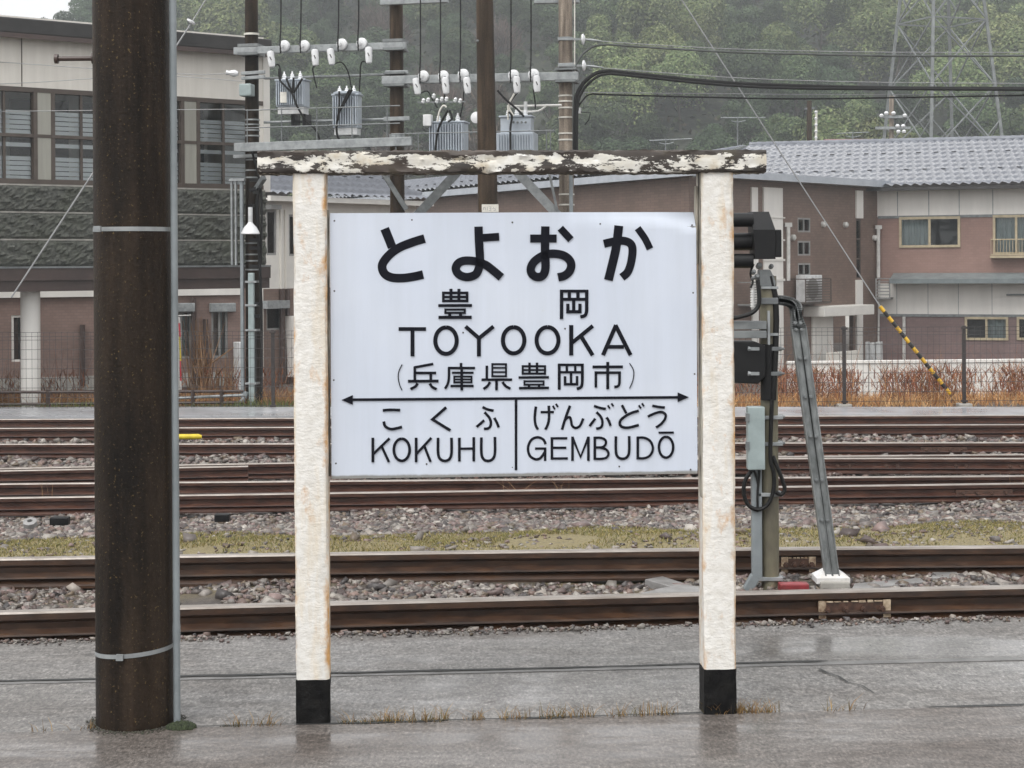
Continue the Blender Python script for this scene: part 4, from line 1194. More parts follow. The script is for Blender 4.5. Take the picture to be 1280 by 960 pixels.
a_, b_ = [Vector((fb.x + x, fb.y + .03 + y, fb.z + z)) for x, y, z in ((-.085, -.07, .0), (.085, -.07, 0), (.085, .08, 0), (-.085, .08, 0))], [Vector((fb.x + x, fb.y + .03 + y, fb.z + .062)) for x, y in ((-.035, -.03), (.035, -.03), (.035, .04), (-.035, .04))]
a2_ = [p + Vector((0, 0, .028)) for p in a_]
cap.box8(a_ + a2_); cap.add(a2_ + b_, [(0, 1, 5, 4), (1, 2, 6, 5), (2, 3, 7, 6), (3, 0, 4, 7), (4, 5, 6, 7)])
cap.build('footing_cap', MT['white_cap'], sig, label='white hexagonal cap at the foot of the brace')
rbk = G(993, 740, -.06)
tag(MB().box(rbk.x - .075, rbk.x + .072, rbk.y - .02, rbk.y + .06, -.09, -.018).build('marker_block', MT['red_block'], bevel=.006), 'low red marker block on the ballast at the foot of the signal', 'block')
def flat_slab(name, label, pix, z, th, mat):
    ps = [G(x, y, z) for x, y in pix]
    return tag(MB().prism([p - Vector((0, 0, th)) for p in ps], (0, 0, th)).build(name, mat, bevel=.004), label, 'slab')
flat_slab('concrete_slab', 'broken pale concrete slab lying against the near rail beside the sign post', [(800, 741), (830, 734), (858, 731), (880, 733), (880, 739)], -.040, .06, MT['slab'])
flat_slab('concrete_slab', 'thin tapering pale concrete sliver among the ballast', [(806, 724), (828, 720), (862, 731), (838, 733)], -.045, .06, MT['slab'])
flat_slab('cable_trough_lid', 'long grey concrete trough lid beside the white brace footing', [(1064, 737), (1068, 729), (1150, 722), (1156, 727)], -.042, .06, MT['slab'])
flat_slab('cable_trough_lid', 'square grey concrete lid set in the ballast beyond the long trough lid', [(1164, 722), (1166, 712), (1192, 711), (1203, 722)], -.042, .06, MT['slab'])
yc = G(238, 549, -.47)
tag(MB().tube([(yc.x - .55, yc.y, -.44), (yc.x + .10, yc.y, -.44), (yc.x + .135, yc.y, -.445)], [.032, .032, .02], 12).build('yellow_pipe_cover', MT['yellow']), 'bright yellow pipe cover lying beside the far track', 'pipe cover')
for (x, y, r, lab, m) in ((75, 648, .075, 'flat black rubber block lying on the ballast', 'black'), (38, 653, .085, 'pale ring-shaped lump of concrete on the ballast', 'concrete'), (278, 644, .06, 'dark slab of scrap beside the turnout rail', 'black')):
    p = G(x, y, -.40)
    if m == 'concrete':
        o_ = MB().lathe((p.x, p.y, p.z - .02), (0, -.5, 1), [(0, .06), (.035, .055), (.04, .022), (.015, .02)], 8).build('concrete_lump', MT['slab'])
    else:
        o_ = MB().box(p.x - r, p.x + r, p.y - .04, p.y + .04, p.z - .05, p.z + .012).build('scrap_block', MT[m], bevel=.01)
    tag(o_, lab, 'scrap')

# ------------------------------------------------------------------ mesh fences along the path
def fence(pxa, pxb, D, posts, label):
    a, b = P(pxa, HY, D), P(pxb, HY, D)
    pl = Pl(a.x, a.y, math.atan2(b.y - a.y, b.x - a.x)); L_ = (b - a).length
    zb = -.52; zt = P(640, 412, D).z
    fn = thing('mesh_fence', label, 'fence', (a.x, a.y, zb), pl.yaw)
    mb = MB()
    hz = [zt, zt - .06] + [zb + .09 + i * (zt - zb - .2) / 7 for i in range(8)]
    for z in hz:
        mb.bar(pl.at(0, 0, z), pl.at(L_, 0, z), .006, .006)
    n = int(L_ / .085)
    for i in range(n + 1):
        s_ = L_ * i / n
        mb.bar(pl.at(s_, .004, zb + .06), pl.at(s_, .004, zt), .0042, .0042, (0, 1, 0))
    o = mb.build('wire_mesh', MT['fence_grey'], fn); o['kind'] = 'stuff'
    for px in posts:
        s_ = pl.sz(px, HY)[0]
        p_ = MB().pbox(pl, s_ - .025, s_ + .025, .01, .06, zb - .1, zt + .02).build('post', MT['fence'], fn, bevel=.006)
        MB().pbox(pl, s_ - .045, s_ + .045, -.012, .03, zt - .03, zt + .005).build('top_clip', MT['fence'], p_)
        MB().pbox(pl, s_ - .045, s_ + .045, -.012, .03, zb + .07, zb + .10).build('bottom_clip', MT['fence'], p_)
        MB().pbox(pl, s_ - .10, s_ + .10, -.06, .14, zb - .06, zb + .05).build('footing', MT['concrete'], p_, bevel=.015)
    return pl
fence(880, 1460, 25.35, (906, 1055, 1205, 1355), 'dark wire mesh fence in front of the reddish weeds and brick houses')
fence(-160, 880, 25.2, (-110, 340, 489, 639, 789), 'dark wire mesh fence in front of the pale column and leaning shrub')
# low pipe railing behind the left fence
rl = thing('pipe_railing', 'low black pipe railing behind the mesh fence below the shrub', 'railing', P(200, 500, 26.0))
for y0, y1, x0, x1 in ((490.5, 489, -60, 304), (506, 503, -60, 304), (497.5, 494, 222, 304)):
    MB().tube([P(x0, y0, 26), P(x1, y1, 26)], .022, 8).build('rail', MT['pipe_brown'] if y0 != 497.5 else MT['galv'], rl)
for px in (-30, 60, 150, 241, 277):
    MB().tube([P(px, 487, 26), P(px, 511, 26)], .032, 8).build('post', MT['pipe_brown'], rl)

# weeds behind the fences
def weed_patch(name, label, n, pxr, dr, hr, cols, wd, lean, dens_fn=None, leafn=0):
    px = RNG.uniform(pxr[0], pxr[1], n); d = RNG.uniform(dr[0], dr[1], n)
    x = (px - 640) / F * d
    if dens_fn is not None:
        ok = RNG.uniform(0, 1, n) < dens_fn(px); x, d = x[ok], d[ok]
    pos = np.stack([x, d, [zg(a, b) - .03 for a, b in zip(x, d)]], 1)
    v, f, c = blades(pos, hr[0], hr[1], wd, cols, lean, cjit=.35)
    if leafn:
        k = leafn
        pp = np.repeat(pos, k, 0); h = RNG.uniform(.1, 1, len(pp)) * (hr[0] + hr[1]) * .42
        pp = pp + np.stack([RNG.normal(0, .10, len(pp)), RNG.normal(0, .10, len(pp)), h], 1)
        v2, f2, c2 = blades(pp, .06, .20, .016, cols, 2.0, cjit=.45)
        f2 = f2 + len(v); v = np.concatenate([v, v2]); f = np.concatenate([f, f2]); c = np.concatenate([c, c2])
    return tag(raw_mesh(name, v, f, MT['weed'], c), label, 'weeds', kind='stuff')
RED = np.array([(.26, .085, .050), (.34, .13, .07), (.20, .07, .045), (.40, .22, .12), (.30, .14, .085)])
TAN = np.array([(.52, .28, .13), (.58, .37, .20), (.46, .22, .09), (.38, .17, .08)])
wv = lambda px: np.clip(.55 + .45 * np.sin(px * .045) + .25 * np.sin(px * .13 + 2), .12, 1)
weed_patch('weeds', 'tall reddish brown dead knotweed behind the mesh fence below the brick houses', 1100, (870, 1420), (26.0, 29.5), (.25, 1.0), RED, .011, .8, wv, 9)
weed_patch('weeds', 'orange tan dry grass along the foot of the mesh fence by the houses', 9000, (870, 1420), (25.5, 28.5), (.06, .24), TAN, .012, 1.6)
weed_patch('weeds', 'orange dry grass bank behind the mesh fence by the pale column', 9000, (-120, 420), (26.1, 29.0), (.15, .40), TAN, .012, 1.0)
weed_patch('weeds', 'thin reddish stalks standing before the red brick wall', 800, (-100, 420), (27.0, 30.0), (.4, 1.15), RED, .009, .5, wv, 3)
lw0, lw1 = P(985, 452, 33.0), P(1480, 451, 33.6)
LWp = Pl(lw0.x, lw0.y, math.atan2(lw1.y - lw0.y, lw1.x - lw0.x))
lwt = thing('low_wall', 'low white concrete wall between the reddish weeds and the brick houses', 'wall', (lw0.x, lw0.y, -1.4), LWp.yaw)
lwL = (Vector((lw1.x, lw1.y, 0)) - Vector((lw0.x, lw0.y, 0))).length
for i in range(5):
    MB().pbox(LWp, lwL * i / 5 + .006, lwL * (i + 1) / 5 - .006, 0, .14, -1.6, lw0.z - .05).build('wall_panel', MT['white_wall'], lwt)
MB().pbox(LWp, 0, lwL, -.02, .16, lw0.z - .05, lw0.z).build('coping', MT['white_wall'], lwt)
# leaning bare shrub
sh = thing('bare_shrub', 'bare tan shrub of upright and leaning dry stems against the brick wall', 'shrub', (P(255, 490, 28).x, 28, zg(-5, 28)))
stems = MB(); rr = random.Random(4)
for i in range(70):
    bx = rr.gauss(252, 7); tx = bx + rr.gauss(-2, 9); th = rr.uniform(395, 455)
    stems.tube([P(bx, 497, 28 + rr.gauss(0, .2)), P((bx + tx) / 2 + rr.gauss(0, 3), (497 + th) / 2, 28 + rr.gauss(0, .2)), P(tx, th, 28 + rr.gauss(0, .3))], [.010, .007, .003], 4, False)
for i in range(60):
    bx = rr.uniform(252, 288); tx = bx + rr.gauss(0, 8)
    stems.tube([P(bx, 495, 28.2), P((bx + tx) / 2, 470, 28.2), P(tx, rr.uniform(440, 470), 28.2)], [.007, .005, .002], 4, False)
MT['stem'] = M('dry_stem', (.36, .22, .12), (.22, .12, .06), rough=.8, scale=9)
so_ = stems.build('stems', MT['stem'], sh); so_['kind'] = 'stuff'
MB().tube([P(250, 464, 27.9), P(270, 450, 27.9), P(292, 434, 27.9)], [.016, .014, .009], 6).build('leaning_branch', MT['stem'], sh)
# banner on a pole, half hidden by the dark pole
bn = thing('banner_flag', 'narrow red and yellow banner on a thin white pole behind the fence', 'banner', P(221, 492, 27))
MB().tube([P(224.5, 492, 27), P(222, 394, 27)], .012, 6).build('pole', MT['pipe_white'], bn)
MB().tube([P(221.5, 394.5, 27), P(239, 394, 27)], .008, 6).build('top_arm', MT['pipe_white'], bn)
for y0, y1, m in ((396, 404, 'white'), (404, 421, 'red'), (421, 451, 'yellow'), (451, 476, 'red'), (476, 488, 'white')):
    a = [P(218.5 + (y0 - 396) * .04, y0, 26.98), P(224.5 + (y0 - 396) * .02, y0, 27.0), P(225.5 + (y1 - 396) * .02, y1, 27.02), P(218.5 + (y1 - 396) * .05, y1, 27.0)]
    MB().prism(a, (0, .012, 0)).build('cloth', MT['banner_' + m], bn)

# ------------------------------------------------------------------ facades
def facade(pl, a0, a1, z0, z1, holes, depth, mat, parent, name='wall'):
    """front wall face with real openings and reveals; holes = (a0, a1, z0, z1)"""
    A = sorted(set([a0, a1] + [x for h in holes for x in h[:2] if a0 < x < a1])); Zs = sorted(set([z0, z1] + [x for h in holes for x in h[2:] if z0 < x < z1]))
    mb = MB()
    for i in range(len(A) - 1):
        for j in range(len(Zs) - 1):
            ca, cz = (A[i] + A[i + 1]) / 2, (Zs[j] + Zs[j + 1]) / 2
            if any(h[0] < ca < h[1] and h[2] < cz < h[3] for h in holes): continue
            mb.quad(pl.at(A[i], 0, Zs[j]), pl.at(A[i + 1], 0, Zs[j]), pl.at(A[i + 1], 0, Zs[j + 1]), pl.at(A[i], 0, Zs[j + 1]))
    for h in holes:
        p = [(h[0], h[2]), (h[1], h[2]), (h[1], h[3]), (h[0], h[3])]
        for i in range(4):
            (x, z), (x2, z2) = p[i], p[(i + 1) % 4]
            mb.quad(pl.at(x, 0, z), pl.at(x2, 0, z2), pl.at(x2, depth, z2), pl.at(x, depth, z))
    return mb.build(name, mat, parent)
def hole_px(pl, x0, y0, x1, y1):
    a0, z1 = pl.sz(x0, y0); a1, z0 = pl.sz(x1, y1)
    return (a0, a1, z0, z1)
def window(par, pl, h, fmat, panes=2, fr=.045, back='dark_room', curtains=(), rows=1, inset_=.05, room=.5, reflection_bands=False):
    a0, a1, z0, z1 = h
    mb = MB()
    f0, f1 = inset_ - .03, inset_ + .03
    mb.pbox(pl, a0, a1, f0, f1, z0, z0 + fr); mb.pbox(pl, a0, a1, f0, f1, z1 - fr, z1)
    mb.pbox(pl, a0, a0 + fr, f0 + .001, f1 - .001, z0 + fr, z1 - fr); mb.pbox(pl, a1 - fr, a1, f0 + .001, f1 - .001, z0 + fr, z1 - fr)
    for i in range(1, panes):
        x = a0 + (a1 - a0) * i / panes
        mb.pbox(pl, x - fr * .45, x + fr * .45, f0 + .002, f1 - .002, z0 + fr, z1 - fr)
    for i in range(1, rows):
        z = z0 + (z1 - z0) * i / rows
        mb.pbox(pl, a0 + fr, a1 - fr, f0 - .004, f1 - .004, z - fr * .55, z + fr * .55)
    wn = mb.build('window', fmat, par)
    for j in range(rows):
        for i in range(panes):
            x0 = a0 + (a1 - a0) * i / panes; x1 = a0 + (a1 - a0) * (i + 1) / panes
            y0 = z0 + (z1 - z0) * j / rows; y1 = z0 + (z1 - z0) * (j + 1) / rows
            MB().pbox(pl, x0 + fr * .5, x1 - fr * .5, inset_ - .004, inset_ + .004, y0 + fr * .5, y1 - fr * .5).build('pane', MT['glass'], wn)
    for (u0, u1) in curtains:
        c0_, c1_2 = a0 + (a1 - a0) * u0, a0 + (a1 - a0) * u1
        n = max(6, int((c1_2 - c0_) / .05)); mbc = MB()
        for i in range(n):
            p0 = c0_ + (c1_2 - c0_) * i / n; p1 = c0_ + (c1_2 - c0_) * (i + 1) / n
            w0 = .16 + .03 * math.sin(i * 2.1); w1 = .16 + .03 * math.sin((i + 1) * 2.1)
            mbc.quad(pl.at(p0, w0, z0), pl.at(p1, w1, z0), pl.at(p1, w1, z1), pl.at(p0, w0, z1))
        mbc.build('curtain', MT['curtain'], wn)
    if reflection_bands:  # white slats behind the glass, added to imitate reflections in the panes
        mbb = MB()
        for (t0, t1) in reflection_bands:
            k = int((t1 - t0) * (z1 - z0) / .072)
            for i in range(max(1, k)):
                zz = z0 + (z1 - z0) * t0 + i * .072
                mbb.quad(pl.at(a0 + fr, .068, zz), pl.at(a1 - fr, .068, zz), pl.at(a1 - fr, .088, zz + .062), pl.at(a0 + fr, .088, zz + .062))
        mb_o = mbb.build('reflection_white', MT['reflection_white'], wn); mb_o['kind'] = 'stuff'
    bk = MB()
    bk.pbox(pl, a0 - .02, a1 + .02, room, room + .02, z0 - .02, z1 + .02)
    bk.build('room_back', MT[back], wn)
    return wn
def tiled_roof(parent, ea, eb, rb, ra, tw=.27, rows=14, amp=.032, step=.09, marks=False, name='roof_tiles'):
    """wavy tiles between an eave (ea->eb) and a ridge (ra->rb)"""
    ea, eb, ra, rb = map(Vector, (ea, eb, ra, rb))
    nt_ = max(4, int((eb - ea).length / tw)); sub = 6
    nrm = (eb - ea).cross(ra - ea).normalized()
    if nrm.z < 0: nrm = -nrm
    nu = nt_ * sub + 1; vs = []
    for j in range(rows):
        for (t, lift) in ((j / rows, step), ((j + 1) / rows, 0.0)):
            for i in range(nu):
                u = i / (nu - 1)
                ph_ = (i / sub + j * .38) * 2 * math.pi
                wv_ = amp * (math.sin(ph_) + .35 * math.sin(2 * ph_ + .6))
                p = (ea.lerp(eb, u)).lerp(ra.lerp(rb, u), t)
                vs.append(p + nrm * (wv_ + lift))
    v = np.array([tuple(p) for p in vs]); f = []
    m = np.array(MW[parent].inverted()); v = v @ m[:3, :3].T + m[:3, 3]
    for r_ in range(rows * 2 - 1):
        for i in range(nu - 1):
            a = r_ * nu + i
            f.append((a, a + 1, a + 1 + nu, a + nu))
    o = raw_mesh(name, v, np.array(f), MT['tile'], parent=parent, smooth=False)
    o['kind'] = 'stuff'
    if marks:
        mb = MB()
        for j in marks:
            t = (j + .1) / rows
            for i in range(1 + j % 2, nt_, 2):
                u = (i + .25) / nt_
                p = (ea.lerp(eb, u)).lerp(ra.lerp(rb, u), t) + nrm * (step + .035)
                e = (eb - ea).normalized() * .07
                mb.bar(p - e, p + e, .05, .035)
        g = mb.build('snow_guard', MT['tile_dark'], parent); g['kind'] = 'stuff'
    return o
def ridge(parent, a, b, r=.11, sag=0):
    mb = MB(); a, b = Vector(a), Vector(b)
    n = max(2, int((b - a).length / .3))
    pts = [a.lerp(b, i / n) for i in range(n + 1)]
    rr_ = []
    p2 = []
    for i in range(n):
        p2 += [pts[i], pts[i].lerp(pts[i + 1], .92)]; rr_ += [r, r * .9]
    mb.tube(p2, rr_, 10)
    return mb.build('ridge_tiles', MT['tile'], parent)
BASE = -1.75

# ---------- elevated pale building beside the yard
DL = 25.6
a = P(0, HY, DL)
LB = Pl(a.x, a.y, R(38))
lbt = thing('elevated_building', 'pale elevated building with dark flat roof, long window band and rough stone panels', 'building', (a.x, a.y, -.55), LB.yaw)
sR = LB.sz(330, 150)[0]; sL = -5.5
zt = {k: LB.sz(0, y)[1] for k, y in (('rtop', 23), ('rbot', 44), ('wtop', 110), ('wbot', 226), ('stone', 334), ('beam', 365))}
pan = [(LB.sz(44, 150)[0], LB.sz(66, 150)[0]), (LB.sz(228, 180)[0], LB.sz(247, 180)[0])]
per = (pan[1][0] - pan[0][0]) / 2; pw = pan[0][1] - pan[0][0]
holes = []; k = pan[0][0] - 2 * per
while k < sR:
    w0, w1 = k + pw, k + per
    w1 = min(w1, sR - .25)
    if w1 - w0 > .4 and w0 > sL: holes.append((w0, w1, zt['wbot'], zt['wtop']))
    k += per
facade(LB, sL, sR, zt['wbot'] - .03, zt['rbot'] + .3, holes, .12, MT['cream'], lbt)
for h in holes:
    window(lbt, LB, h, MT['frame_brown'], 2, .042, rows=2, room=1.6, reflection_bands=((.02, .33), (.38, .48), (.52, .79)))
for (z, w_) in ((zt['wtop'], .07), (zt['wbot'], .07), ((zt['wtop'] + zt['wbot']) / 2, .05)):
    MB().pbox(LB, sL, sR, -.012, .03, z - w_ / 2, z + w_ / 2).build('window_band_rail', MT['frame_brown'], lbt)
for h in holes:
    for x in (h[0], h[1]):
        MB().pbox(LB, x - .03, x + .03, -.016, .02, zt['wbot'], zt['wtop']).build('mullion', MT['frame_brown'], lbt)
for h0, h1 in zip(holes[:-1], holes[1:]):
    MB().pbox(LB, h0[1] + .031, h1[0] - .031, -.006, .01, zt['wbot'] + .036, zt['wtop'] - .036).build('pier_panel', MT['pier'], lbt)
for i in range(8):
    s_ = sL + i * 1.95
    if s_ < sR: MB().pbox(LB, s_ - .008, s_ + .008, -.004, .01, zt['wtop'] + .04, zt['rbot'] + .2).build('panel_seam', MT['frame_brown'], lbt)
# other three walls, floor and roof of the long box
mb = MB()
mb.pbox(LB, sL, sR - .002, 1.7, 7, zt['beam'] + .1, zt['rbot'] + .3)
mb.pbox(LB, sR - .12, sR - .001, .002, 7.0, zt['stone'], zt['rbot'] + .3)
mb.pbox(LB, sL, sL + .12, .002, 7.0, zt['stone'], zt['rbot'] + .3)
mb.build('body', MT['cream'], lbt)
MB().pbox(LB, sR - .02, sR + .1, -.02, .10, zt['stone'] + 1.2, zt['rbot'] + .1).build('corner_trim', MT['cream2'], lbt)
MB().pbox(LB, sL, sR + .03, -.22, 7.4, zt['rbot'] + .02, zt['rtop']).build('roof', MT['roof_dark'], lbt, bevel=.02)
MB().pbox(LB, sL, sR + .03, -.24, -.22, zt['rbot'] - .05, zt['rbot'] + .02).build('eave_trim', MT['beam_brown'], lbt)
# rough stone panels in courses: separate raised rock-faced strips
def rock_course(z0, z1, name):
    n = int((sR - sL) / .05); m = 11; vs = []; fs = []; rr = random.Random(name)
    for j in range(m + 1):
        for i in range(n + 1):
            e = 0 if j in (0, m) else 1
            dpt = -.02 - e * (.012 + .06 * rr.random() * (.5 + .5 * math.sin(i * .9 + j * 1.3) * math.sin(i * .37 + 1)))
            vs.append(LB.at(sL + (sR - sL) * i / n, dpt, z0 + (z1 - z0) * j / m))
    for j in range(m):
        for i in range(n):
            a_ = j * (n + 1) + i
            fs.append((a_, a_ + 1, a_ + n + 2, a_ + n + 1))
    mb = MB().add(vs, fs)
    mb.pbox(LB, sL, sR, -.019, .1, z0, z1)
    return mb.build('stone_course', MT['rockface'], lbt)
hgt = (zt['wbot'] - .05 - zt['stone']) / 3
for i in range(3):
    rock_course(zt['stone'] + i * hgt + .012, zt['stone'] + (i + 1) * hgt - .012, i)
    MB().pbox(LB, sL, sR, -.028, .02, zt['stone'] + (i + 1) * hgt - .012, zt['stone'] + (i + 1) * hgt + .012).build('course_joint', MT['concrete'], lbt)
zm = (zt['stone'] + zt['beam']) / 2
MB().pbox(LB, sL, sR + .05, -.06, .3, zt['beam'], zm - .02).pbox(LB, sL, sR + .05, -.10, .3, zm - .019, zt['stone'] - .02).build('floor_beam', MT['beam_brown'], lbt)
MB().pbox(LB, sL, sR + .05, -.115, .02, zt['stone'] - .019, zt['stone'] + .008).build('flashing', MT['galv_dark'], lbt)
MB().pbox(LB, sL, sR, .31, 7, zt['beam'] + .02, zt['stone']).build('soffit', MT['white_wall'], lbt)
col_b = LB.hit(38.5, 480, .35)
mb = MB(); ax = Vector((col_b.x, col_b.y, -.6))
mb.tube([ax, (ax.x, ax.y, zt['beam'] + .06)], [.150, .150], 12)
mb.build('column', MT['white_wall'], lbt, label='round pale concrete column under the building')

# ---------- red brick building under and behind it
LR = plane_px(-150, 35.5, 310, 38.5)
lrt = thing('brick_building', 'long red brick building behind the fence with grey shutter boxes over its windows', 'building', (LR.p.x, LR.p.y, BASE), LR.yaw)
hs_ = [hole_px(LR, 14, 394, 30, 452), hole_px(LR, 213, 389, 240, 448), hole_px(LR, 264, 388, 285, 447), hole_px(LR, -90, 392, -60, 452)]
sa, sb_ = -2, LR.sz(308, 400)[0]
facade(LR, sa, sb_, BASE, 2.6, hs_, .15, MT['brick_left'], lrt)
for i, h in enumerate(hs_):
    window(lrt, LR, h, MT['white_wall'] if i in (0, 3) else MT['frame_grey'], 1 if i in (0, 3) else 2, .05, curtains=((.5, 1),))
for x0, x1 in ((208, 242), (261, 293)):
    MB().ppx(LR, x0, 379, x1, 389.5, -.16, 0).build('shutter_box', MT['galv'], lrt, bevel=.02)
MB().pbox(LR, sa, sb_, .16, 6, BASE, 2.6).build('body', MT['brick_left'], lrt)
mb = MB().ppx(LR, -160, 478, 300, 481, -.06, 0); mb.build('plinth_ledge', MT['concrete'], lrt)
MB().pbox(LR, sa, sb_ + .1, -.35, 6.2, 2.6, 2.75).build('roof', MT['gutter'], lrt)
mb = MB().ppx(LR, -160, 365, 300, 368.5, -.08, 0); mb.build('wall_band', MT['white_wall'], lrt)
for x, y0, y1 in ((103, 406, 482), (242, 372, 480), (257, 399, 480)):
    p0, p1 = LR.hit(x, y0, -.07), LR.hit(x, y1, -.07)
    MB().tube([p0, p1], .055, 8).build('downpipe', MT['pipe_brown'], lrt)
MB().ppx(LR, 290, 427, 299, 500, -.5, -.1).build('meter_cabinet', MT['trafo_base'], lrt, bevel=.02)

# ---------- white house with blue-grey tiles behind the sign post
WH = plane_px(326, 47, 520, 52)
wht = thing('white_house', 'white house with blue-grey tiled roof seen between the utility pole and sign post', 'house', (WH.p.x, WH.p.y, BASE), WH.yaw)
ze = WH.sz(340, 251)[1]
wa, wb = WH.sz(329, 300)[0], WH.sz(520, 300)[0]
zmid = WH.sz(340, 361)[1]
hw = [hole_px(WH, 333, 262, 346, 319), hole_px(WH, 361, 268, 378, 320)]
facade(WH, wa, wb, zmid, ze, hw, .12, MT['cream2'], wht)
for h in hw: window(wht, WH, h, MT['frame_grey'], 1, .06)
h2 = hole_px(WH, 333, 384, 352, 412)
facade(WH, wa, wb, BASE, zmid, [h2], .12, MT['brick_brown'], wht, 'lower_wall')
window(wht, WH, h2, MT['frame_grey'], 1, .05, curtains=((0, 1),))
MB().ppx(WH, 328, 376, 356, 385, -.2, 0).build('shutter_box', MT['galv'], wht)
MB().ppx(WH, 356, 395, 372, 470, -.3, -.02).build('white_partition', MT['white_wall'], wht)
for x in (352, 360):
    MB().tube([WH.hit(x, 361, -.06), WH.hit(x, 480, -.06)], .06, 8).build('downpipe', MT['pipe_brown'], wht)
for x in (349, 355):
    MB().ppx(WH, x, 262, x + 2, 361, -.05, 0).build('panel_batten', MT['cream'], wht)
MB().pbox(WH, wa, wa + .1, .02, 6, BASE, ze).pbox(WH, wb - .1, wb, .02, 6, BASE, ze).pbox(WH, wa + .1, wb - .1, 5.9, 6, BASE, ze).build('side_walls', MT['cream2'], wht)
MB().pbox(WH, wa - .15, wb + .3, -.45, -.33, ze - .02, ze + .12).build('gutter', MT['cream2'], wht)
MB().pbox(WH, wa - .15, wb + .3, -.33, 0, ze + .02, ze + .06).build('soffit', MT['white_wall'], wht)
MB().ppx(WH, 331, 256, 344, 262, -.25, 0).build('light_fitting', MT['frame_grey'], wht)
ev = [WH.at(wa - .2, -.5, ze + .12), WH.at(wb + .3, -.5, ze + .12), WH.at(wb + .3, 3.2, ze + 1.5), WH.at(wa + .9, 3.2, ze + 1.5)]
tiled_roof(wht, *ev, rows=7, tw=.3, marks=(3,))
ridge(wht, ev[3], ev[2])
bk_ = [WH.at(wb + .3, 6.6, ze + .12), WH.at(wa - .2, 6.6, ze + .12)]
MB().quad(ev[3], ev[2], bk_[0], bk_[1]).build('back_slope', MT['tile'], wht)

# ---------- brown brick apartment block
DC = 46.0
BR = plane_px(862, DC, 1097, 53.7)
BL = plane_px(862, DC, 412, 68.0)
ze = BR.sz(862, 221)[1]
bbt = thing('brown_brick_house', 'brown brick two-storey block with white strips, small windows and pale sloping eaves', 'house', (BR.p.x, BR.p.y, BASE), BR.yaw)
Lr = BR.sz(1099, 300)[0]
hb = [hole_px(BR, 997, 272, 1013, 290.5), hole_px(BR, 997, 301, 1013, 319.5), hole_px(BR, 997.5, 329, 1013, 344.5),
      hole_px(BR, 1042, 393, 1067, 470), hole_px(BR, 1070, 274, 1076.5, 348)]
facade(BR, 0, Lr, BASE, ze, hb, .14, MT['brick_brown'], bbt)
for h in hb[:3]: window(bbt, BR, h, MT['frame_grey'], 2, .05, curtains=((.5, 1),), inset_=.03)
window(bbt, BR, hb[4], MT['frame_brown'], 1, .04, rows=3, inset_=.04)
MB().pbox(BR, hb[3][0], hb[3][1], .9, 1.0, BASE, hb[3][3]).build('entrance_back', MT['brick_brown'], bbt)
for x0, y0, x1, y1 in ((938, 234, 947, 470), (953, 234, 978, 470), (1069, 238, 1077.5, 273), (1069, 350, 1077.5, 470), (1014, 393, 1040, 470)):
    MB().ppx(BR, x0, y0, x1, y1, -.05, .0).build('white_strip', MT['white_wall'], bbt)
for y in (272, 300, 325, 350):
    MB().ppx(BR, 952, y - 1.2, 979, y + 1.2, -.07, -.049).build('strip_joint', MT['cream2'], bbt)
for x, y0, y1 in ((985.5, 281, 351), (1098.0, 284, 347)):
    pp = [BR.hit(x, y0, -.12), BR.hit(x, y1, -.12)]
    MB().tube(pp, .055, 8).bar(pp[0] - Vector((.10, 0, 0)), pp[0] + Vector((.10, 0, 0)), .1, .12).build('downpipe', MT['pipe_white'], bbt)
for x, y in ((1028, 280.5), (1055.5, 281), (990, 297), (1092, 297.5)):
    MB().lathe(BR.hit(x, y, 0), -BR.n, [(0, .09), (.08, .09), (.12, .05)], 10).build('wall_vent', MT['pipe_white'], bbt)
MB().ppx(BR, 1004, 383, 1067, 392.5, -.7, 0).build('canopy', MT['cream2'], bbt, bevel=.02)
MB().ppx(BR, 1004, 440, 1041, 478, -.9, -.75).build('entrance_wall', MT['cream'], bbt)
# railings with condenser
def balcony(par, pl, x0, y0, x1, y1, depth, mat, nb):
    a0, z1 = pl.sz(x0, y0); a1, z0 = pl.sz(x1, y1)
    mb = MB()
    for i in range(nb + 1):
        z = z0 + (z1 - z0) * i / nb
        mb.bar(pl.at(a0, -depth, z), pl.at(a1, -depth, z), .03, .03)
    for s_ in (a0, a1):
        mb.bar(pl.at(s_, -depth, z0), pl.at(s_, -depth, z1), .035, .035, (0, 1, 0)); mb.bar(pl.at(s_, -depth, z1), pl.at(s_, 0, z1), .03, .03)
        mb.bar(pl.at(s_, -depth, z0), pl.at(s_, 0, z0), .03, .03)
    mb.pbox(pl, a0, a1, -depth, 0, z0 - .04, z0 - .02)
    return mb.build('railing', mat, par)
balcony(bbt, BR, 922, 353, 940, 380, .5, MT['frame_grey'], 9)
balcony(bbt, BR, 986, 349, 1018, 377, .55, MT['frame_brown'], 9)
def condenser(pl, x0, y0, x1, y1, b, label):
    a0, z1 = pl.sz(x0, y0); a1, z0 = pl.sz(x1, y1)
    t = thing('air_conditioner', label, 'air conditioner', pl.at((a0 + a1) / 2, b, z0), pl.yaw)
    MB().pbox(pl, a0, a1, b, b + .32, z0, z1).build('case', MT['trafo_base'], t, bevel=.015)
    c = pl.at(a0 + (a1 - a0) * .4, b - .01, (z0 + z1) / 2)
    MB().lathe(c, -pl.n, [(0, (z1 - z0) * .4), (.012, (z1 - z0) * .4), (.014, .05)], 16).build('fan_grille', MT['frame_grey'], t)
    for i in range(7):
        zz = z0 + (z1 - z0) * (i + 1) / 8
        MB().pbox(pl, a0 + .03, a1 - .25, b - .022, b - .016, zz - .008, zz + .008).build('grille_slat', MT['white_wall'], t)
    return t
condenser(BR, 991, 344, 1012, 377, -.42, 'white air conditioner unit on a railing shelf under three small windows')
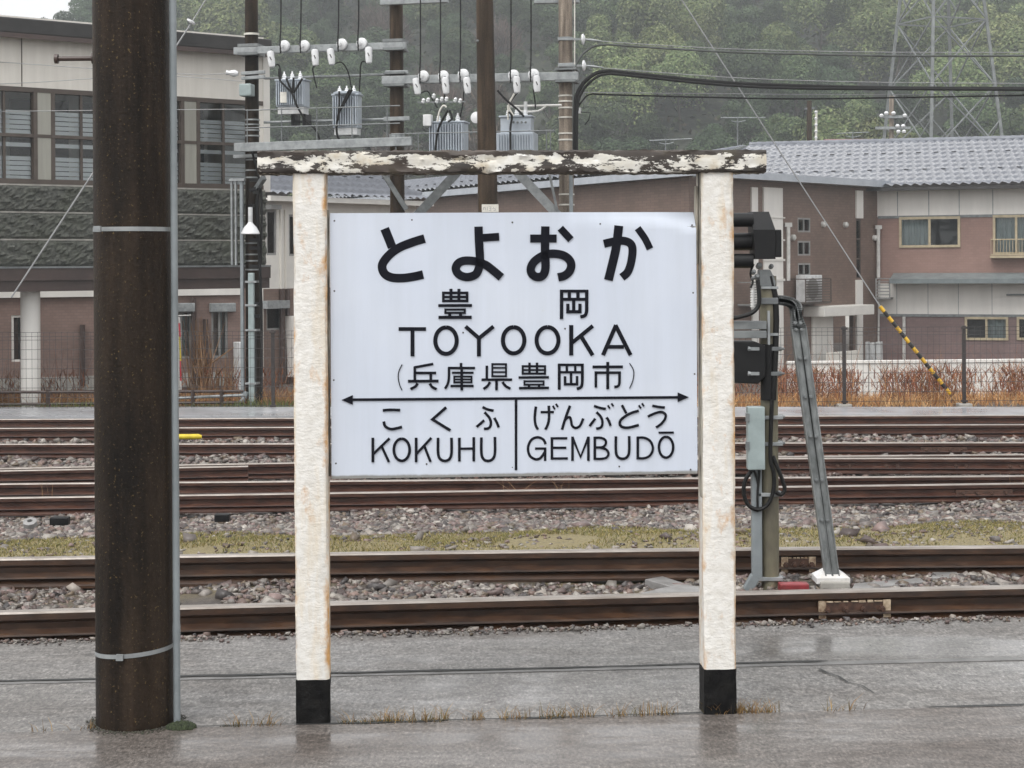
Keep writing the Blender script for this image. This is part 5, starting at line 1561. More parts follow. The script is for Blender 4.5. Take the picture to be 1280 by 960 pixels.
# left face
lenL = BL.sz(412, 300)[0]
mb = MB().quad(BL.at(0, 0, BASE), BL.at(lenL, 0, BASE), BL.at(lenL, 0, ze), BL.at(0, 0, ze))
far = BR.at(Lr, 0, 0); farL = BL.at(lenL, 0, 0)
inner = Vector((far.x + 2.0, far.y + 16, 0))
mb.quad(Vector((farL.x, farL.y, BASE)), Vector((inner.x, inner.y, BASE)), Vector((inner.x, inner.y, ze)), Vector((farL.x, farL.y, ze)))
mb.build('side_wall', MT['brick_brown'], bbt)
up = Vector((0, 0, 1))
def eave_line(p0, p1, nrm, mat, par, name, w_=.5, h=.16):
    p0, p1 = Vector(p0), Vector(p1)
    return MB().box8([p0 + nrm * .0, p1, p1 - nrm * w_, p0 - nrm * w_, p0 + up * h, p1 + up * h, p1 - nrm * w_ + up * h, p0 - nrm * w_ + up * h]).build(name, mat, par)
nR = BR.n; nL = Vector((BL.n.x, BL.n.y, 0)); nL = -nL if nL.dot(Vector((0, -1, 0))) > 0 else nL
# corners of the overhanging eave
ov = .45
cR0 = BR.at(-.25, -ov, ze); cR1 = BR.at(Lr - .05, -ov, ze)
cL1 = BL.at(lenL, 0, ze) - nL * ov; cC = BR.at(-.55, -ov, ze)
ed = MB()
for p0, p1 in ((cC, cR1), (cC, cL1)):
    d = (p1 - p0).normalized(); s_ = Vector((-d.y, d.x, 0)); s_ = s_ if s_.y > 0 else -s_
    ed.box8([p0, p1, p1 + s_ * .09, p0 + s_ * .09, p0 + up * .20, p1 + up * .20, p1 + s_ * .09 + up * .20, p0 + s_ * .09 + up * .20])
ed.build('gutter', MT['gutter'], bbt)
R0 = P(930, 184, 57.0); R1 = P(1100, 178, 59.0)
zr = R0.z
R1.z = zr
RLt = P(500, 228, 69.5)
R0b = P(880, 192, 57.0)
tiled_roof(bbt, cL1 + up * .2, cC + up * .2, R0b, RLt, rows=12, tw=.36, marks=(3,))
MB().add([cC + up * .22, R0, R0b], [(0, 1, 2)]).build('hip_slope', MT['tile'], bbt)
ridge(bbt, R0, R0b, .09); ridge(bbt, R0b, RLt, .08); ridge(bbt, R0, cC + up * .25, .08)
MB().quad(cC + up * .02, cR1 + up * .02, R1 * 1.0 - up * (R1.z - ze - .02), R0 - up * (R0.z - ze - .02)).quad(cC + up * .02, cL1 + up * .02, RLt - up * .8, R0b - up * 1.4).build('soffit', MT['white_wall'], bbt)
back0 = R1 + Vector((1.5, 7, -1.8)); back1 = RLt + Vector((6, 5, -1.2))
MB().add([R0, R0b, back1], [(0, 1, 2)]).add([R0b, RLt, back1], [(0, 1, 2)]).build('back_slope', MT['tile'], bbt)
MB().tube(smooth_path([BL.hit(657, 226, -.25 if BL.n.y > 0 else .25), BL.hit(657, 244, -.25), BL.hit(660, 254, -.25), BL.hit(677, 257, -.25)], 4), .07, 8).build('downpipe', MT['pipe_white'], bbt)

# ---------- pink brick house with cream window frames
RH = plane_px(1097, 53.7, 1420, 51.0)
rht = thing('pink_brick_house', 'pink and purple brick house with white bands and cream framed windows', 'house', (RH.p.x, RH.p.y, BASE), RH.yaw)
zz = {k: RH.sz(1190, y)[1] for k, y in (('eave', 238), ('b1', 270), ('pent', 346), ('pentb', 354), ('b2', 394), ('fnd', 452))}
La = RH.sz(1400, 300)[0]
u1 = [hole_px(RH, 1124, 271.5, 1200.5, 309), hole_px(RH, 1241, 269, 1300, 318)]
l1 = [hole_px(RH, 1206, 396, 1260.5, 425.5), hole_px(RH, 1271, 396, 1326, 425.5)]
facade(RH, 0, La, zz['b1'], zz['eave'] + .1, [], .1, MT['white_wall'], rht, 'upper_band')
facade(RH, 0, La, zz['pent'] - .2, zz['b1'], u1, .1, MT['brick_pink'], rht)
facade(RH, 0, La, zz['b2'], zz['pent'] - .2, [], .1, MT['white_wall'], rht, 'lower_band')
facade(RH, 0, La, zz['fnd'], zz['b2'], l1, .1, MT['brick_purple'], rht, 'lower_wall')
MB().pbox(RH, -.02, La, -.05, .1, BASE, zz['fnd']).build('foundation', MT['white_wall'], rht)
MB().pbox(RH, .02, La, -.03, 0, zz['b1'] - .05, zz['b1'] + .03).build('band_trim', MT['galv_dark'], rht)
MB().pbox(RH, .02, La, -.03, 0, zz['b2'] - .05, zz['b2'] + .03).build('band_trim', MT['galv_dark'], rht)
for px in (1122, 1161, 1199, 1241):
    s_ = RH.sz(px, 250)[0]
    MB().pbox(RH, s_ - .012, s_ + .012, -.012, 0, zz['b1'], zz['eave']).build('panel_seam', MT['galv'], rht)
    s_ = RH.sz(px - 1, 372)[0]
    MB().pbox(RH, s_ - .008, s_ + .008, -.008, 0, zz['b2'], zz['pentb']).build('panel_seam', MT['galv'], rht)
window(rht, RH, u1[0], MT['frame_gold'], 2, .075, curtains=((.02, .48),), inset_=-.01)
window(rht, RH, u1[1], MT['frame_gold'], 2, .075, curtains=((0, 1),), back='reflection_white', inset_=-.01)  # white backing behind the curtain, same material as the reflection slats
window(rht, RH, l1[0], MT['frame_gold'], 2, .07, curtains=((.52, .98),), inset_=-.01)
window(rht, RH, l1[1], MT['frame_gold'], 2, .07, inset_=-.01)
mb = MB(); a0, zA_ = RH.sz(1240, 299.5); a1, zB_ = RH.sz(1302, 318)
for z in (zA_, zB_): mb.bar(RH.at(a0, -.3, z), RH.at(a1, -.3, z), .035, .035)
for i in range(17): mb.bar(RH.at(a0 + (a1 - a0) * i / 16, -.3, zA_), RH.at(a0 + (a1 - a0) * i / 16, -.3, zB_), .014, .014, (0, 1, 0))
for s_ in (a0, a1):
    for z in (zA_, zB_): mb.bar(RH.at(s_, -.3, z), RH.at(s_, 0, z), .03, .03)
mb.build('window_railing', MT['frame_gold'], rht)
MB().pbox(RH, a0 - .03, a1 + .03, -.33, 0, zB_ - .1, zB_ - .03).build('railing_sill', MT['frame_gold'], rht)
mb = MB()
s_ = RH.sz(1117, 350)[0]
mb.add([RH.at(s_, -.75, zz['pentb']), RH.at(La, -.75, zz['pentb']), RH.at(La, -.75, zz['pentb'] + .14), RH.at(s_, -.75, zz['pentb'] + .14), RH.at(La, -.001, zz['pent'] + .12), RH.at(s_, -.001, zz['pent'] + .12), RH.at(s_, -.001, zz['pentb']), RH.at(La, -.001, zz['pentb'])],
       [(0, 1, 2, 3), (3, 2, 4, 5), (0, 3, 5, 6), (1, 7, 4, 2), (0, 6, 7, 1)])
mb.build('pent_roof', MT['gutter_green'], rht)
balcony(rht, RH, 1099, 348, 1116, 372, .6, MT['frame_grey'], 6)
MB().tube([RH.hit(1130, 396, -.09), RH.hit(1130, 452, -.09)], .05, 8).build('downpipe', MT['pipe_white'], rht)
MB().tube([RH.hit(1099, 350, -.09), RH.hit(1098, 428, -.09)], .03, 8).build('downpipe', MT['pipe_white'], rht)
MB().bar(RH.hit(1258, 368.5, -.1), RH.hit(1290, 368, -.1), .04, .05).build('drying_pole', MT['galv_dark'], rht)
MB().pbox(RH, -.01, La, 1.0, 9, BASE, zz['eave']).build('body', MT['white_wall'], rht)
e0 = RH.at(-.45, -.6, zz['eave'] + .02); e1 = RH.at(La + .4, -.6, zz['eave'] + .02)
r1_ = RH.at(La + .4, 5.3, zr); r0_ = R1.copy()
sE = (RH.hit(866, 230, -.6) - RH.p).dot(RH.d); sT = (RH.hit(938, 181, 5.3) - RH.p).dot(RH.d)
eX = RH.at(sE, -.6, zz['eave'] + .10); rX = RH.hit(937, 181.5, 5.3); r1_ = RH.at(La + .4, 5.3, RH.hit(1395, 170.5, 5.3).z)
tiled_roof(rht, eX, e1 + up * .08, r1_, rX, rows=11, tw=.28, marks=(3, 7))
ridge(rht, rX, r1_, .12)
MB().quad(e0, e1, e1 + RH.n * .62, e0 + RH.n * .62).build('soffit', MT['galv_dark'], rht)
MB().bar(e0 + up * .03, e1 + up * .03, .1, .09).build('gutter', MT['roof_dark'], rht)
MB().quad(rX, r1_, r1_ + RH.n * 6 - up * 1.7, rX + RH.n * 6 - up * 1.7).build('back_slope', MT['tile'], rht)
for i, (x0, x1, y0) in enumerate(((1085, 1091, 426), (1091.5, 1099, 427), (1099.5, 1106.5, 426))):
    a0, z1_ = RH.sz(x0, y0); a1, z0_ = RH.sz(x1, 453)
    o = MB().pbox(RH, a0, a1, -.75, -.4, z0_ - .4, z1_).build('gas_bottle_box', MT['trafo_base'], bevel=.03)
    tag(o, 'tall white gas cabinet, one of three in a row before the pink brick house', 'gas cabinet', 'gas cabinets by the house')

# ------------------------------------------------------------------ utility poles, transformers, wires
u0 = P(315, HY, 26.4)
UP = Pl(u0.x, u0.y, R(-11))
def U(px, py, off=0): return UP.hit(px, py, off)
def upole(px, rt, rb, mat, label, ztop=7.5, lean=0):
    b = U(px, 300); d = b.y
    t = thing('utility_pole', label, 'utility pole', (b.x, b.y, -.55))
    MB().tube([(b.x, b.y, -.7), (b.x, b.y, 2), (b.x, b.y, ztop)], [rb, (rb + rt) / 2, rt], 20).build('shaft', mat, t)
    return t, b
p1, c1 = upole(316, .095, .125, MT['darkpole'], 'dark pole carrying a white lamp and grey conduits beside the pale building')
p2, c2 = upole(497, .095, .125, MT['brownpole'], 'brown pole between the two hung and the two standing transformers')
p3, c3 = upole(708.5, .095, .125, MT['greypole'], 'grey pole with white bands where the heavy black cables turn off')
def ring(par, c, y_px, mat, h=.03, extra=.006, name='band'):
    z = P(640 + c.x / c.y * F, y_px, c.y).z
    r = .11 + extra
    MB().lathe((c.x, c.y, z - h / 2), (0, 0, 1), [(0, r), (h, r)], 18).build(name, mat, par)
for y in (43,): ring(p1, c1, y, MT['plate'])
for y in (150, 156, 163, 170, 200, 213, 222, 304, 318, 326, 337, 352, 470): ring(p1, c1, y, MT['galv'], .022)
for y in (150, 170, 215): ring(p2, c2, y, MT['galv'], .05)
for y in (120, 127, 135, 147, 167, 175, 243, 256): ring(p3, c3, y, MT['plate'], .022)
for y in (82, 49): ring(p3, c3, y, MT['galv'], .05)
# attachments on the dark pole
MB().ppx(UP, 307, 107, 322, 122, -.30, -.11).build('switch_box', MT['boxgrey'], p1, bevel=.02)
def clampbar(par, x0, y0, x1, y1, h, dep=.06, off=-.14):
    a, b = U(x0, y0, off), U(x1, y1, off)
    MB().bar(a, b, dep, h).build('cross_bracket', MT['galv'], par, bevel=.006)
clampbar(p1, 302, 92, 331, 90, .05); clampbar(p1, 302, 98, 331, 96, .05)
clampbar(p1, 292, 196, 330, 194, .05)
clampbar(p2, 482, 90.5, 510, 90, .05); clampbar(p2, 480, 107, 510, 106, .04); clampbar(p2, 480, 149, 512, 148, .06)
clampbar(p3, 698, 81, 722, 80, .04)
MB().lathe(U(296, 92, -.2), (-1, 0, .1), [(-.02, .03), (.03, .055), (.06, .05), (.12, .03), (.16, .04)], 12).build('strain_insulator', MT['porcelain'], p1)
# conduits on the dark pole
for x0, x1, y0, y1, off, m in ((317, 325, 341, 510, -.2, 'boxgrey'), (305.5, 311, 226, 505, -.16, 'conduit'), (299, 302, 226, 332, -.16, 'galv'), (294, 297, 226, 332, -.16, 'galv')):
    MB().ppx(UP, x0, y0, x1, y1, off - .06, off).build('conduit', MT[m], p1, bevel=.01)
for y in (352, 381, 412, 478): MB().ppx(UP, 314, y - 1.2, 328, y + 1.2, -.275, -.1).build('conduit_clip', MT['galv'], p1)
MB().ppx(UP, 293, 224, 312, 227, -.24, -.16).build('conduit', MT['galv'], p1)
MB().tube(smooth_path([U(308, 490, -.2), U(304, 500, -.25), U(295, 508, -.3)], 4), .04, 8).build('conduit', MT['conduit'], p1)
lmp = thing('yard_lamp', 'white cone shaped lamp hanging on the dark pole', 'lamp', U(313, 292, -.3))
MB().lathe(U(313, 293, -.3), (0, 0, 1), [(0, .132), (.012, .145), (.05, .128), (.11, .095), (.155, .05), (.18, .035)], 20).build('shade', MT['porcelain'], lmp)
MB().tube([U(313, 278, -.3), U(313, 259, -.3)], .035, 12).build('stem', MT['trafo_base'], lmp)
MB().bar(U(313, 258, -.3), U(316, 257, -.1), .05, .05).build('arm', MT['black'], lmp)
for y in (225, 238, 300, 310, 333, 380, 395):
    MB().bar(U(312, y, -.2), U(325, y - 4 if y == 238 else y, -.2), .05, .05).build('cable_clamp', MT['black'], p1)
MB().tube(smooth_path([U(x, y, -.19) for x, y in ((330, 215), (324, 235), (321, 260), (323, 300), (326, 360), (327, 420), (327, 500))], 4), .022, 8).build('cable', MT['cable'], p1)
MB().tube(smooth_path([U(x, y, -.17) for x, y in ((312, 180), (322, 215), (327, 250), (326, 330))], 4), .018, 8).build('cable', MT['cable'], p1)

# crossarms
def crossarm(x0, y0, x1, y1, h, label, off=-.17):
    a, b = U(x0, y0, off), U(x1, y1, off)
    t = thing('crossarm', label, 'crossarm', a)
    d = (b - a).normalized()
    MB().bar(a, b, .09, h).build('channel', MT['galv'], t, bevel=.006)
    return t, a, b
xa1 = crossarm(293, 64, 508, 57, .105, 'galvanised crossarm holding four round insulators above the hung transformers')
for px, yy in ((317, 63.5), (497, 57.5)):
    MB().ppx(UP, px - 14, yy - 6.5, px + 11, yy - 3.5, -.22, .13).build('clamp_plate', MT['galv_dark'], xa1[0])
    MB().ppx(UP, px - 14, yy + 4, px + 11, yy + 6.5, -.22, .13).build('clamp_plate', MT['galv_dark'], xa1[0])
xa2 = crossarm(478, 100.5, 723, 95, .12, 'galvanised crossarm holding five round insulators above the standing transformers')
for px, yy in ((497, 100.2), (710, 95.2)):
    MB().ppx(UP, px - 13, yy - 8.5, px + 13, yy - 6.5, -.22, .13).build('clamp_plate', MT['galv_dark'], xa2[0])
    MB().ppx(UP, px - 13, yy + 6, px + 13, yy + 8.5, -.22, .13).build('clamp_plate', MT['galv_dark'], xa2[0])
crossarm(476, 2.5, 560, -1, .10, 'galvanised crossarm topping the brown pole')
crossarm(668, 1, 724, 0, .09, 'galvanised crossarm topping the grey pole', .14)
xt = crossarm(330, 98, 484, 93, .03, 'thin steel tie bar between the dark and the brown pole', .12)

# round insulators, cutouts and their leads
def ball(px, py, par_label):
    c = U(px, py, -.27)
    t = thing('round_insulator', par_label, 'insulator', c, 0, 'round insulators on the crossarms')
    MB().lathe(c + Vector((.03, .05, 0)), (-.55, -1, .0), [(-.05, .04), (-.03, .075), (0, .088), (.03, .085), (.05, .06), (.055, .035), (.07, .03), (.075, .012)], 18).build('porcelain_body', MT['porcelain'], t)
    MB().tube([c + Vector((-.02, -.05, .05)), c + Vector((-.03, -.08, 0)), c + Vector((-.015, -.06, -.06))], .010, 6).build('tie_wire', MT['cable'], t)
    top = P(px - 1.5, -60, c.y - .06)
    lead = MB().tube(smooth_path([c + Vector((-.02, -.06, -.12)), c + Vector((-.025, -.07, .05)), c + Vector((-.012, -.06, .35)), top], 4), .0115, 6)
    lead.build('lead_wire', MT['cable'], t)
B_L = 'white round insulator on the crossarm above the hung transformers'
B_R = 'white round insulator on the crossarm above the standing transformers'
for x, y in ((353, 57), (378, 57), (425, 55), (450, 54)): ball(x, y, B_L)
for x, y in ((527, 95), (552, 95), (577, 93), (640, 94), (665, 93)): ball(x, y, B_R)
def cutout(px, py, tilt, lab, wires):
    c = U(px, py, -.30)
    t = thing('fuse_cutout', lab, 'fuse cutout', c, 0, 'fuse cutouts under the crossarms')
    ax = Vector((tilt, 0, -1)).normalized()
    MB().lathe(c - ax * .125, ax, [(0, .03), (.01, .048), (.05, .057), (.10, .052), (.13, .056), (.2, .05), (.235, .045), (.25, .025)], 16).build('porcelain_body', MT['porcelain'], t)
    MB().bar(c - ax * .03 + Vector((-.01, -.058, 0)), c + ax * .02 + Vector((.01, -.058, 0)), .018, .012).build('latch', MT['cable'], t)
    MB().bar(c - ax * .12, U(px, py - 12, -.2), .03, .03).build('hanger', MT['galv_dark'], t)
    if wires:
        MB().tube(smooth_path([c + ax * .12] + [U(x, y, -.22) for x, y in wires], 5), .011, 6).build('lead_wire', MT['cable'], t)
C_L = 'white fuse cutout hanging below the crossarm of the hung transformers'
C_R = 'white fuse cutout hanging below the crossarm of the standing transformers'
cutout(339, 74, .12, C_L, [(348, 81), (351, 92), (350, 110)])
cutout(394, 72, .06, C_L, [(391, 85), (393, 98), (396, 110)])
cutout(414, 71, .12, C_L, [(427, 78), (435, 90), (439, 108), (441, 120)])
cutout(461, 69, .03, C_L, [(452, 78), (450, 98), (449, 118)])
cutout(521, 108, .15, C_R, [(534, 114), (541, 125), (547, 135)])
cutout(557, 107, .08, C_R, [(556, 118), (555, 130)])
cutout(584, 107, .10, C_R, [(580, 115), (579, 128), (575, 146)])
cutout(646, 106, .06, C_R, [(645, 118), (640, 125), (634, 137)])
cutout(671, 105, .06, C_R, [(667, 112), (669, 128), (669, 136)])

# transformers
def transformer(px0, px1, ytop, ycan, ybot, off, label, style):
    a0, z1 = UP.sz(px0, ytop); a1, z0 = UP.sz(px1, ybot); zc = UP.sz(px0, ycan)[1]
    wd = a1 - a0; dp = wd * .7
    b0 = off
    t = thing('transformer', label, 'transformer', UP.at((a0 + a1) / 2, b0 + dp / 2, z0), UP.yaw, None)
    MB().pbox(UP, a0 + .03, a1 - .03, b0 + .04, b0 + dp - .04, z0 + .03, zc).build('tank', MT['trafo'], t, bevel=.015)
    MB().pbox(UP, a0 + .01, a1 - .01, b0 + .02, b0 + dp - .02, zc, zc + .025).build('lid', MT['trafo'], t, bevel=.006)
    n = 13 if style != 'can' else 10
    for i in range(n):
        s_ = a0 + .05 + (wd - .1) * i / (n - 1)
        MB().pbox(UP, s_ - .007, s_ + .007, b0 - .015, b0 + .04, z0 + .06, z0 + (zc - z0) * (.97 if style != 'stepped' else .6)).build('cooling_fin', MT['trafo'], t)
    if style == 'stepped':
        MB().pbox(UP, a0 - .02, a1 + .02, b0 - .02, b0 + dp, z0 + .03, z0 + (zc - z0) * .62).build('fin_casing', MT['trafo'], t, bevel=.01)
        for i in range(n):
            s_ = a0 + .02 + (wd - .04) * i / (n - 1)
            MB().pbox(UP, s_ - .008, s_ + .008, b0 - .05, b0 - .019, z0 + .06, z0 + (zc - z0) * .58).build('cooling_fin', MT['trafo'], t)
    MB().pbox(UP, a0 + .05, a1 - .05, b0 + .05, b0 + dp - .05, z0 - .07, z0 + .03).build('base', MT['trafo_base'], t)
    for i in range(3):
        s_ = a0 + wd * (.25 + .25 * i)
        MB().lathe(UP.at(s_, b0 + dp * .4, zc + .02), (0, 0, 1), [(0, .032), (.02, .04), (.035, .028), (.05, .038), (.065, .026), (.08, .03), (.1, .012), (.13, .012)], 10).build('bushing', MT['porcelain'], t)
    return t, a0, a1, z0, zc, b0
t1 = transformer(351, 391, 95, 104, 138, -.35, 'ribbed grey transformer hung on a bracket with black cables over its front', 'rib')
MB().ppx(UP, 360, 118, 368, 131, -.375, -.36).build('rating_plate', MT['plate'], t1[0])
for x in (371, 385): MB().ppx(UP, x - 2, 143, x + 2, 158, -.2, .1).build('bracket', MT['black'], t1[0])
t2 = transformer(421, 457, 118, 122, 164, -.35, 'tall ribbed grey transformer with a round lid below the tie bar', 'can')
MB().lathe(UP.at((t2[1] + t2[2]) / 2, t2[5] + .15, t2[4] + .02), (0, 0, 1), [(0, .21), (.03, .21), (.04, .18)], 20).build('round_lid', MT['trafo'], t2[0])
t3 = transformer(540, 588, 152, 156, 199, -.35, 'wide ribbed grey transformer with a white box at its corner', 'rib')
MB().ppx(UP, 537, 146, 547, 160, -.42, -.3).build('terminal_box', MT['trafo_base'], t3[0], bevel=.01)
t4 = transformer(628, 671, 146, 149, 199, -.35, 'stepped grey transformer with a row of studs below its lid', 'stepped')
for i in range(4): MB().lathe(U(642 + i * 5, 153, -.36), (0, -1, 0), [(0, .018), (.04, .018), (.045, .01)], 8).build('stud', MT['galv_dark'], t4[0])
MB().tube([U(657, 148, -.2), U(657, 127, -.2)], .028, 10).build('vent_pipe', MT['trafo_base'], t4[0])
for par, pts in ((t1[0], [(349, 86), (350, 100), (357, 108), (366, 118), (371, 132), (382, 150), (395, 163), (401, 180)]), (t1[0], [(358, 98), (362, 108), (367, 116)]), (t1[0], [(378, 98), (372, 108), (367, 116)]), (t1[0], [(367, 97), (366, 116)]),
                 (t2[0], [(437, 112), (432, 122), (425, 138), (421, 155), (422, 170), (430, 183)]), (t2[0], [(424, 114), (424, 128), (423, 150)]), (t2[0], [(440, 112), (430, 130), (424, 140)]),
                 (t3[0], [(560, 138), (553, 150), (547, 165), (544, 190)]), (t3[0], [(562, 138), (565, 148), (560, 152)]), (t4[0], [(636, 140), (640, 146), (638, 160), (638, 188)]), (t4[0], [(622, 113), (632, 124), (648, 138), (655, 146)])):
    MB().tube(smooth_path([U(x, y, -.44) for x, y in pts], 4), .017, 6).build('cable', MT['cable'], par)
for par, pts in ((t3[0], [(547, 152), (549, 140), (554, 132), (558, 134)]), (t4[0], [(643, 117), (636, 132), (642, 145)]), (t4[0], [(635, 132), (635, 150)])):
    MB().tube(smooth_path([U(x, y, -.42) for x, y in pts], 4), .014, 6).build('pale_lead', MT['plate'], par)
# row of small bushings on a bar
sbar = thing('bushing_bar', 'short bar with small shiny bushings above the transformer with the white box', 'bushing bar', U(552, 127, -.3))
MB().bar(U(522, 128, -.3), U(582, 127, -.3), .025, .02).build('bar', MT['galv_dark'], sbar)
for x, y in ((529, 126), (535, 125), (542, 120), (546, 126), (552, 124), (558, 124), (569, 125), (575, 126)):
    MB().lathe(U(x, y + 1, -.3), (.2, -.5, 1), [(-.02, .02), (.0, .03), (.02, .022), (.035, .026), (.05, .01)], 10).build('bushing', MT['porcelain'], sbar)
dsk = thing('disc_insulator', 'white disc on a thin post beside the tall brown catenary pole', 'insulator', U(597, 185, -.3))
MB().lathe(U(595.5, 147, -.3), (-.3, -1, 0), [(-.02, .02), (0, .085), (.015, .085), (.03, .03)], 18).build('disc', MT['porcelain'], dsk)
MB().tube([U(598, 150, -.3), U(598.5, 188, -.3)], .014, 8).build('post', MT['galv'], dsk)
pb = thing('steel_bracket', 'pale pipe bracket reaching from the grey pole over the stepped transformer', 'bracket', U(700, 132, -.2))
MB().tube([U(634, 133, -.2), U(702, 131.5, -.2)], .018, 8).build('pipe', MT['pipe_white'], pb)
MB().tube(smooth_path([U(648, 134, -.2), U(651, 139, -.2), U(672, 139, -.2), U(682, 133, -.2)], 3), .016, 8).build('stay', MT['pipe_white'], pb)

# decks
dk = thing('transformer_deck', 'galvanised deck with thin handrail under the hung transformers', 'deck', U(400, 182))
MB().bar(U(293, 184.5, -.5), U(515, 176.5, -.5), .06, .13).build('front_channel', MT['galv'], dk, bevel=.008)
MB().bar(U(300, 184.5, .25), U(510, 177, .25), .06, .13).build('rear_channel', MT['galv_dark'], dk)
for i in range(14):
    px = 300 + i * 16
    MB().bar(U(px, 181 - (px - 300) * .036, -.47), U(px, 181 - (px - 300) * .036, .25), .12, .02).build('deck_plank', MT['galv_dark'], dk)
for y in (136, 158):
    MB().tube([U(306, y + 2, -.5), U(500, y - 4, -.5)], .009, 6).build('handrail', MT['galv_dark'], dk)
for px in (309, 352, 396, 440, 484):
    MB().tube([U(px, 136.5 - (px - 300) * .02, -.5), U(px, 182 - (px - 300) * .036, -.5)], .009, 6).build('handrail_post', MT['galv_dark'], dk)
MB().tube([U(330, 153, .1), U(486, 149, .1)], .02, 8).build('tie_pipe', MT['galv'], dk)
for a, b in (((459, 219), (508, 262)), ((330, 222), (318, 240))):
    MB().bar(U(a[0], a[1] - 34, -.35) if a[0] > 400 else U(*a, -.3), U(*b, -.14), .07, .07).build('brace', MT['galv_dark'], dk)
dk2 = thing('transformer_deck', 'galvanised deck on diagonal braces under the standing transformers', 'deck', U(600, 204))
MB().bar(U(489, 205.5, -.5), U(745, 200.5, -.5), .06, .075).build('front_channel', MT['galv'], dk2, bevel=.008)
MB().bar(U(489, 205.5, .25), U(745, 200.5, .25), .06, .075).build('rear_channel', MT['galv_dark'], dk2)
for i in range(15):
    px = 495 + i * 17
    MB().bar(U(px, 203.5 - (px - 495) * .02, -.47), U(px, 203.5 - (px - 495) * .02, .25), .12, .02).build('deck_plank', MT['galv_dark'], dk2)
for i in range(9):
    MB().ppx(UP, 494 + i * 29, 200 - i * .55, 497 + i * 29, 207 - i * .55, -.545, -.53).build('channel_clip', MT['galv_dark'], dk2)
for a, b, w_ in (((582, 204), (516, 275), .13), ((636, 204), (703, 275), .13), ((684, 204), (699, 275), .035)):
    MB().bar(U(*a, -.46), U(*b, -.14), w_, .05, (0, 1, 0)).build('brace', MT['galv_dark'] if a[0] < 600 else MT['galv'], dk2)
for y in (165,):
    MB().tube([U(489, y + 2.5, -.5), U(694, y - 2, -.5)], .009, 6).build('handrail', MT['galv_dark'], dk2)
for px in (495, 523, 610, 683, 688):
    MB().tube([U(px, 167 - (px - 489) * .02, -.5), U(px, 203, -.5)], .009, 6).build('handrail_post', MT['galv_dark'], dk2)

# tall catenary pole in front
D5 = 24.0
b5c = P(612, 300, D5)
p5 = thing('catenary_pole', 'tall round brown catenary pole rising behind the name board with a white number plate', 'pole', (b5c.x, b5c.y, -.5))
MB().tube([(b5c.x, b5c.y, -.7), (b5c.x - .02, b5c.y, 2.3), (b5c.x - .075, b5c.y, 8.0)], [.150, .138, .098], 24).build('shaft', MT['brownpole'], p5)
pp0, pp1 = P(602.2, 255.5, D5 - .17), P(623.2, 265.2, D5 - .17)
pl_ = MB().box(pp0.x, pp1.x, D5 - .175, D5 - .16, pp1.z, pp0.z).build('number_plate', MT['plate'], p5, bevel=.004)
MT['faded'] = M('faded_plate_ink', (.40, .40, .40), rough=.6)
FP = Pl(0, D5 - .176, 0)
for strokes in ([(604.3, 259.5, 604.3, 262.5), (604.3, 259.5, 606.6, 259.5), (606.6, 259.5, 606.6, 262.5)], [(609.3, 258.6, 609.3, 263)],
                [(611.2, 258.6, 613.6, 258.6), (613.6, 258.6, 613.6, 263), (611.6, 260.8, 613.6, 260.8), (611.2, 263, 613.6, 263)], [(615.0, 260.8, 616.0, 260.8)], [(617, 258.6, 617, 261), (617, 260.8, 619.2, 260.8), (619.2, 260.8, 619.2, 263), (617, 263, 619.2, 263)]):
    mb = MB()
    for x0, y0, x1, y1 in strokes: mb.bar(FP.hit(x0, y0), FP.hit(x1, y1), .007, .003, (0, 1, 0))
    mb.build('character', MT['faded'], pl_)
for y in (52,):
    z = P(600, y, D5).z
    MB().lathe((b5c.x - .12, b5c.y - .06, z), (-1, -.4, 0), [(0, .02), (.04, .02), (.05, .01)], 8).build('bolt', MT['galv_dark'], p5)

# heavy cables running off from the grey pole
def wire_thing(name, label, pts, r, mat, group=None, n=6, cat='cable'):
    o = MB().tube(smooth_path([Vector(p) for p in pts], n), r, 7).build(name, mat)
    return tag(o, label, cat, group)
def Ud(px, py, d): return P(px, py, d)
dA = c3.y - .2
wire_thing('overhead_cable', 'grey cable arching from the grey pole, uppermost of the cables', [Ud(*q_, dA) for q_ in ((717, 200), (717, 100), (720, 82), (731, 65), (752, 56), (800, 58.5), (900, 64.5), (1000, 67.5), (1150, 70), (1450, 69))], .017, MT['grey_cable'])
wire_thing('overhead_cable', 'thick black cable arching from the grey pole below the grey cable', [Ud(*q_, dA - .03) for q_ in ((719, 210), (719, 135), (724, 112), (738, 96), (757, 89), (800, 93), (900, 103), (1000, 107.5), (1150, 110.5), (1450, 111))], .029, MT['cable'])
wire_thing('overhead_cable', 'black companion cable tied along the thick black cable', [Ud(*q_, dA - .1) for q_ in ((721.5, 210), (721.5, 140), (727, 116), (742, 99), (760, 92.5), (800, 96), (900, 106), (1000, 110.5), (1150, 111.5), (1450, 113))], .020, MT['cable'])
wire_thing('overhead_cable', 'thin dark cable arching from the grey pole under the thick black cable', [Ud(*q_, dA) for q_ in ((720, 150), (722, 136), (728, 126), (738, 118), (765, 118.5), (900, 122), (1000, 123.5), (1150, 121.5), (1450, 116))], .012, MT['cable'])
wire_thing('messenger_wire', 'thin messenger wire just above the grey cable', [Ud(*q_, dA) for q_ in ((733, 49.5), (752, 51.5), (800, 55), (900, 60.5), (1000, 63.5), (1150, 65.5), (1450, 65))], .006, MT['wire'], cat='wire')
wire_thing('messenger_wire', 'thin messenger wire just above the thick black cable', [Ud(*q_, dA) for q_ in ((734, 82.5), (760, 85.5), (900, 96), (1000, 100.5), (1150, 103.5), (1450, 105))], .006, MT['wire'], cat='wire')
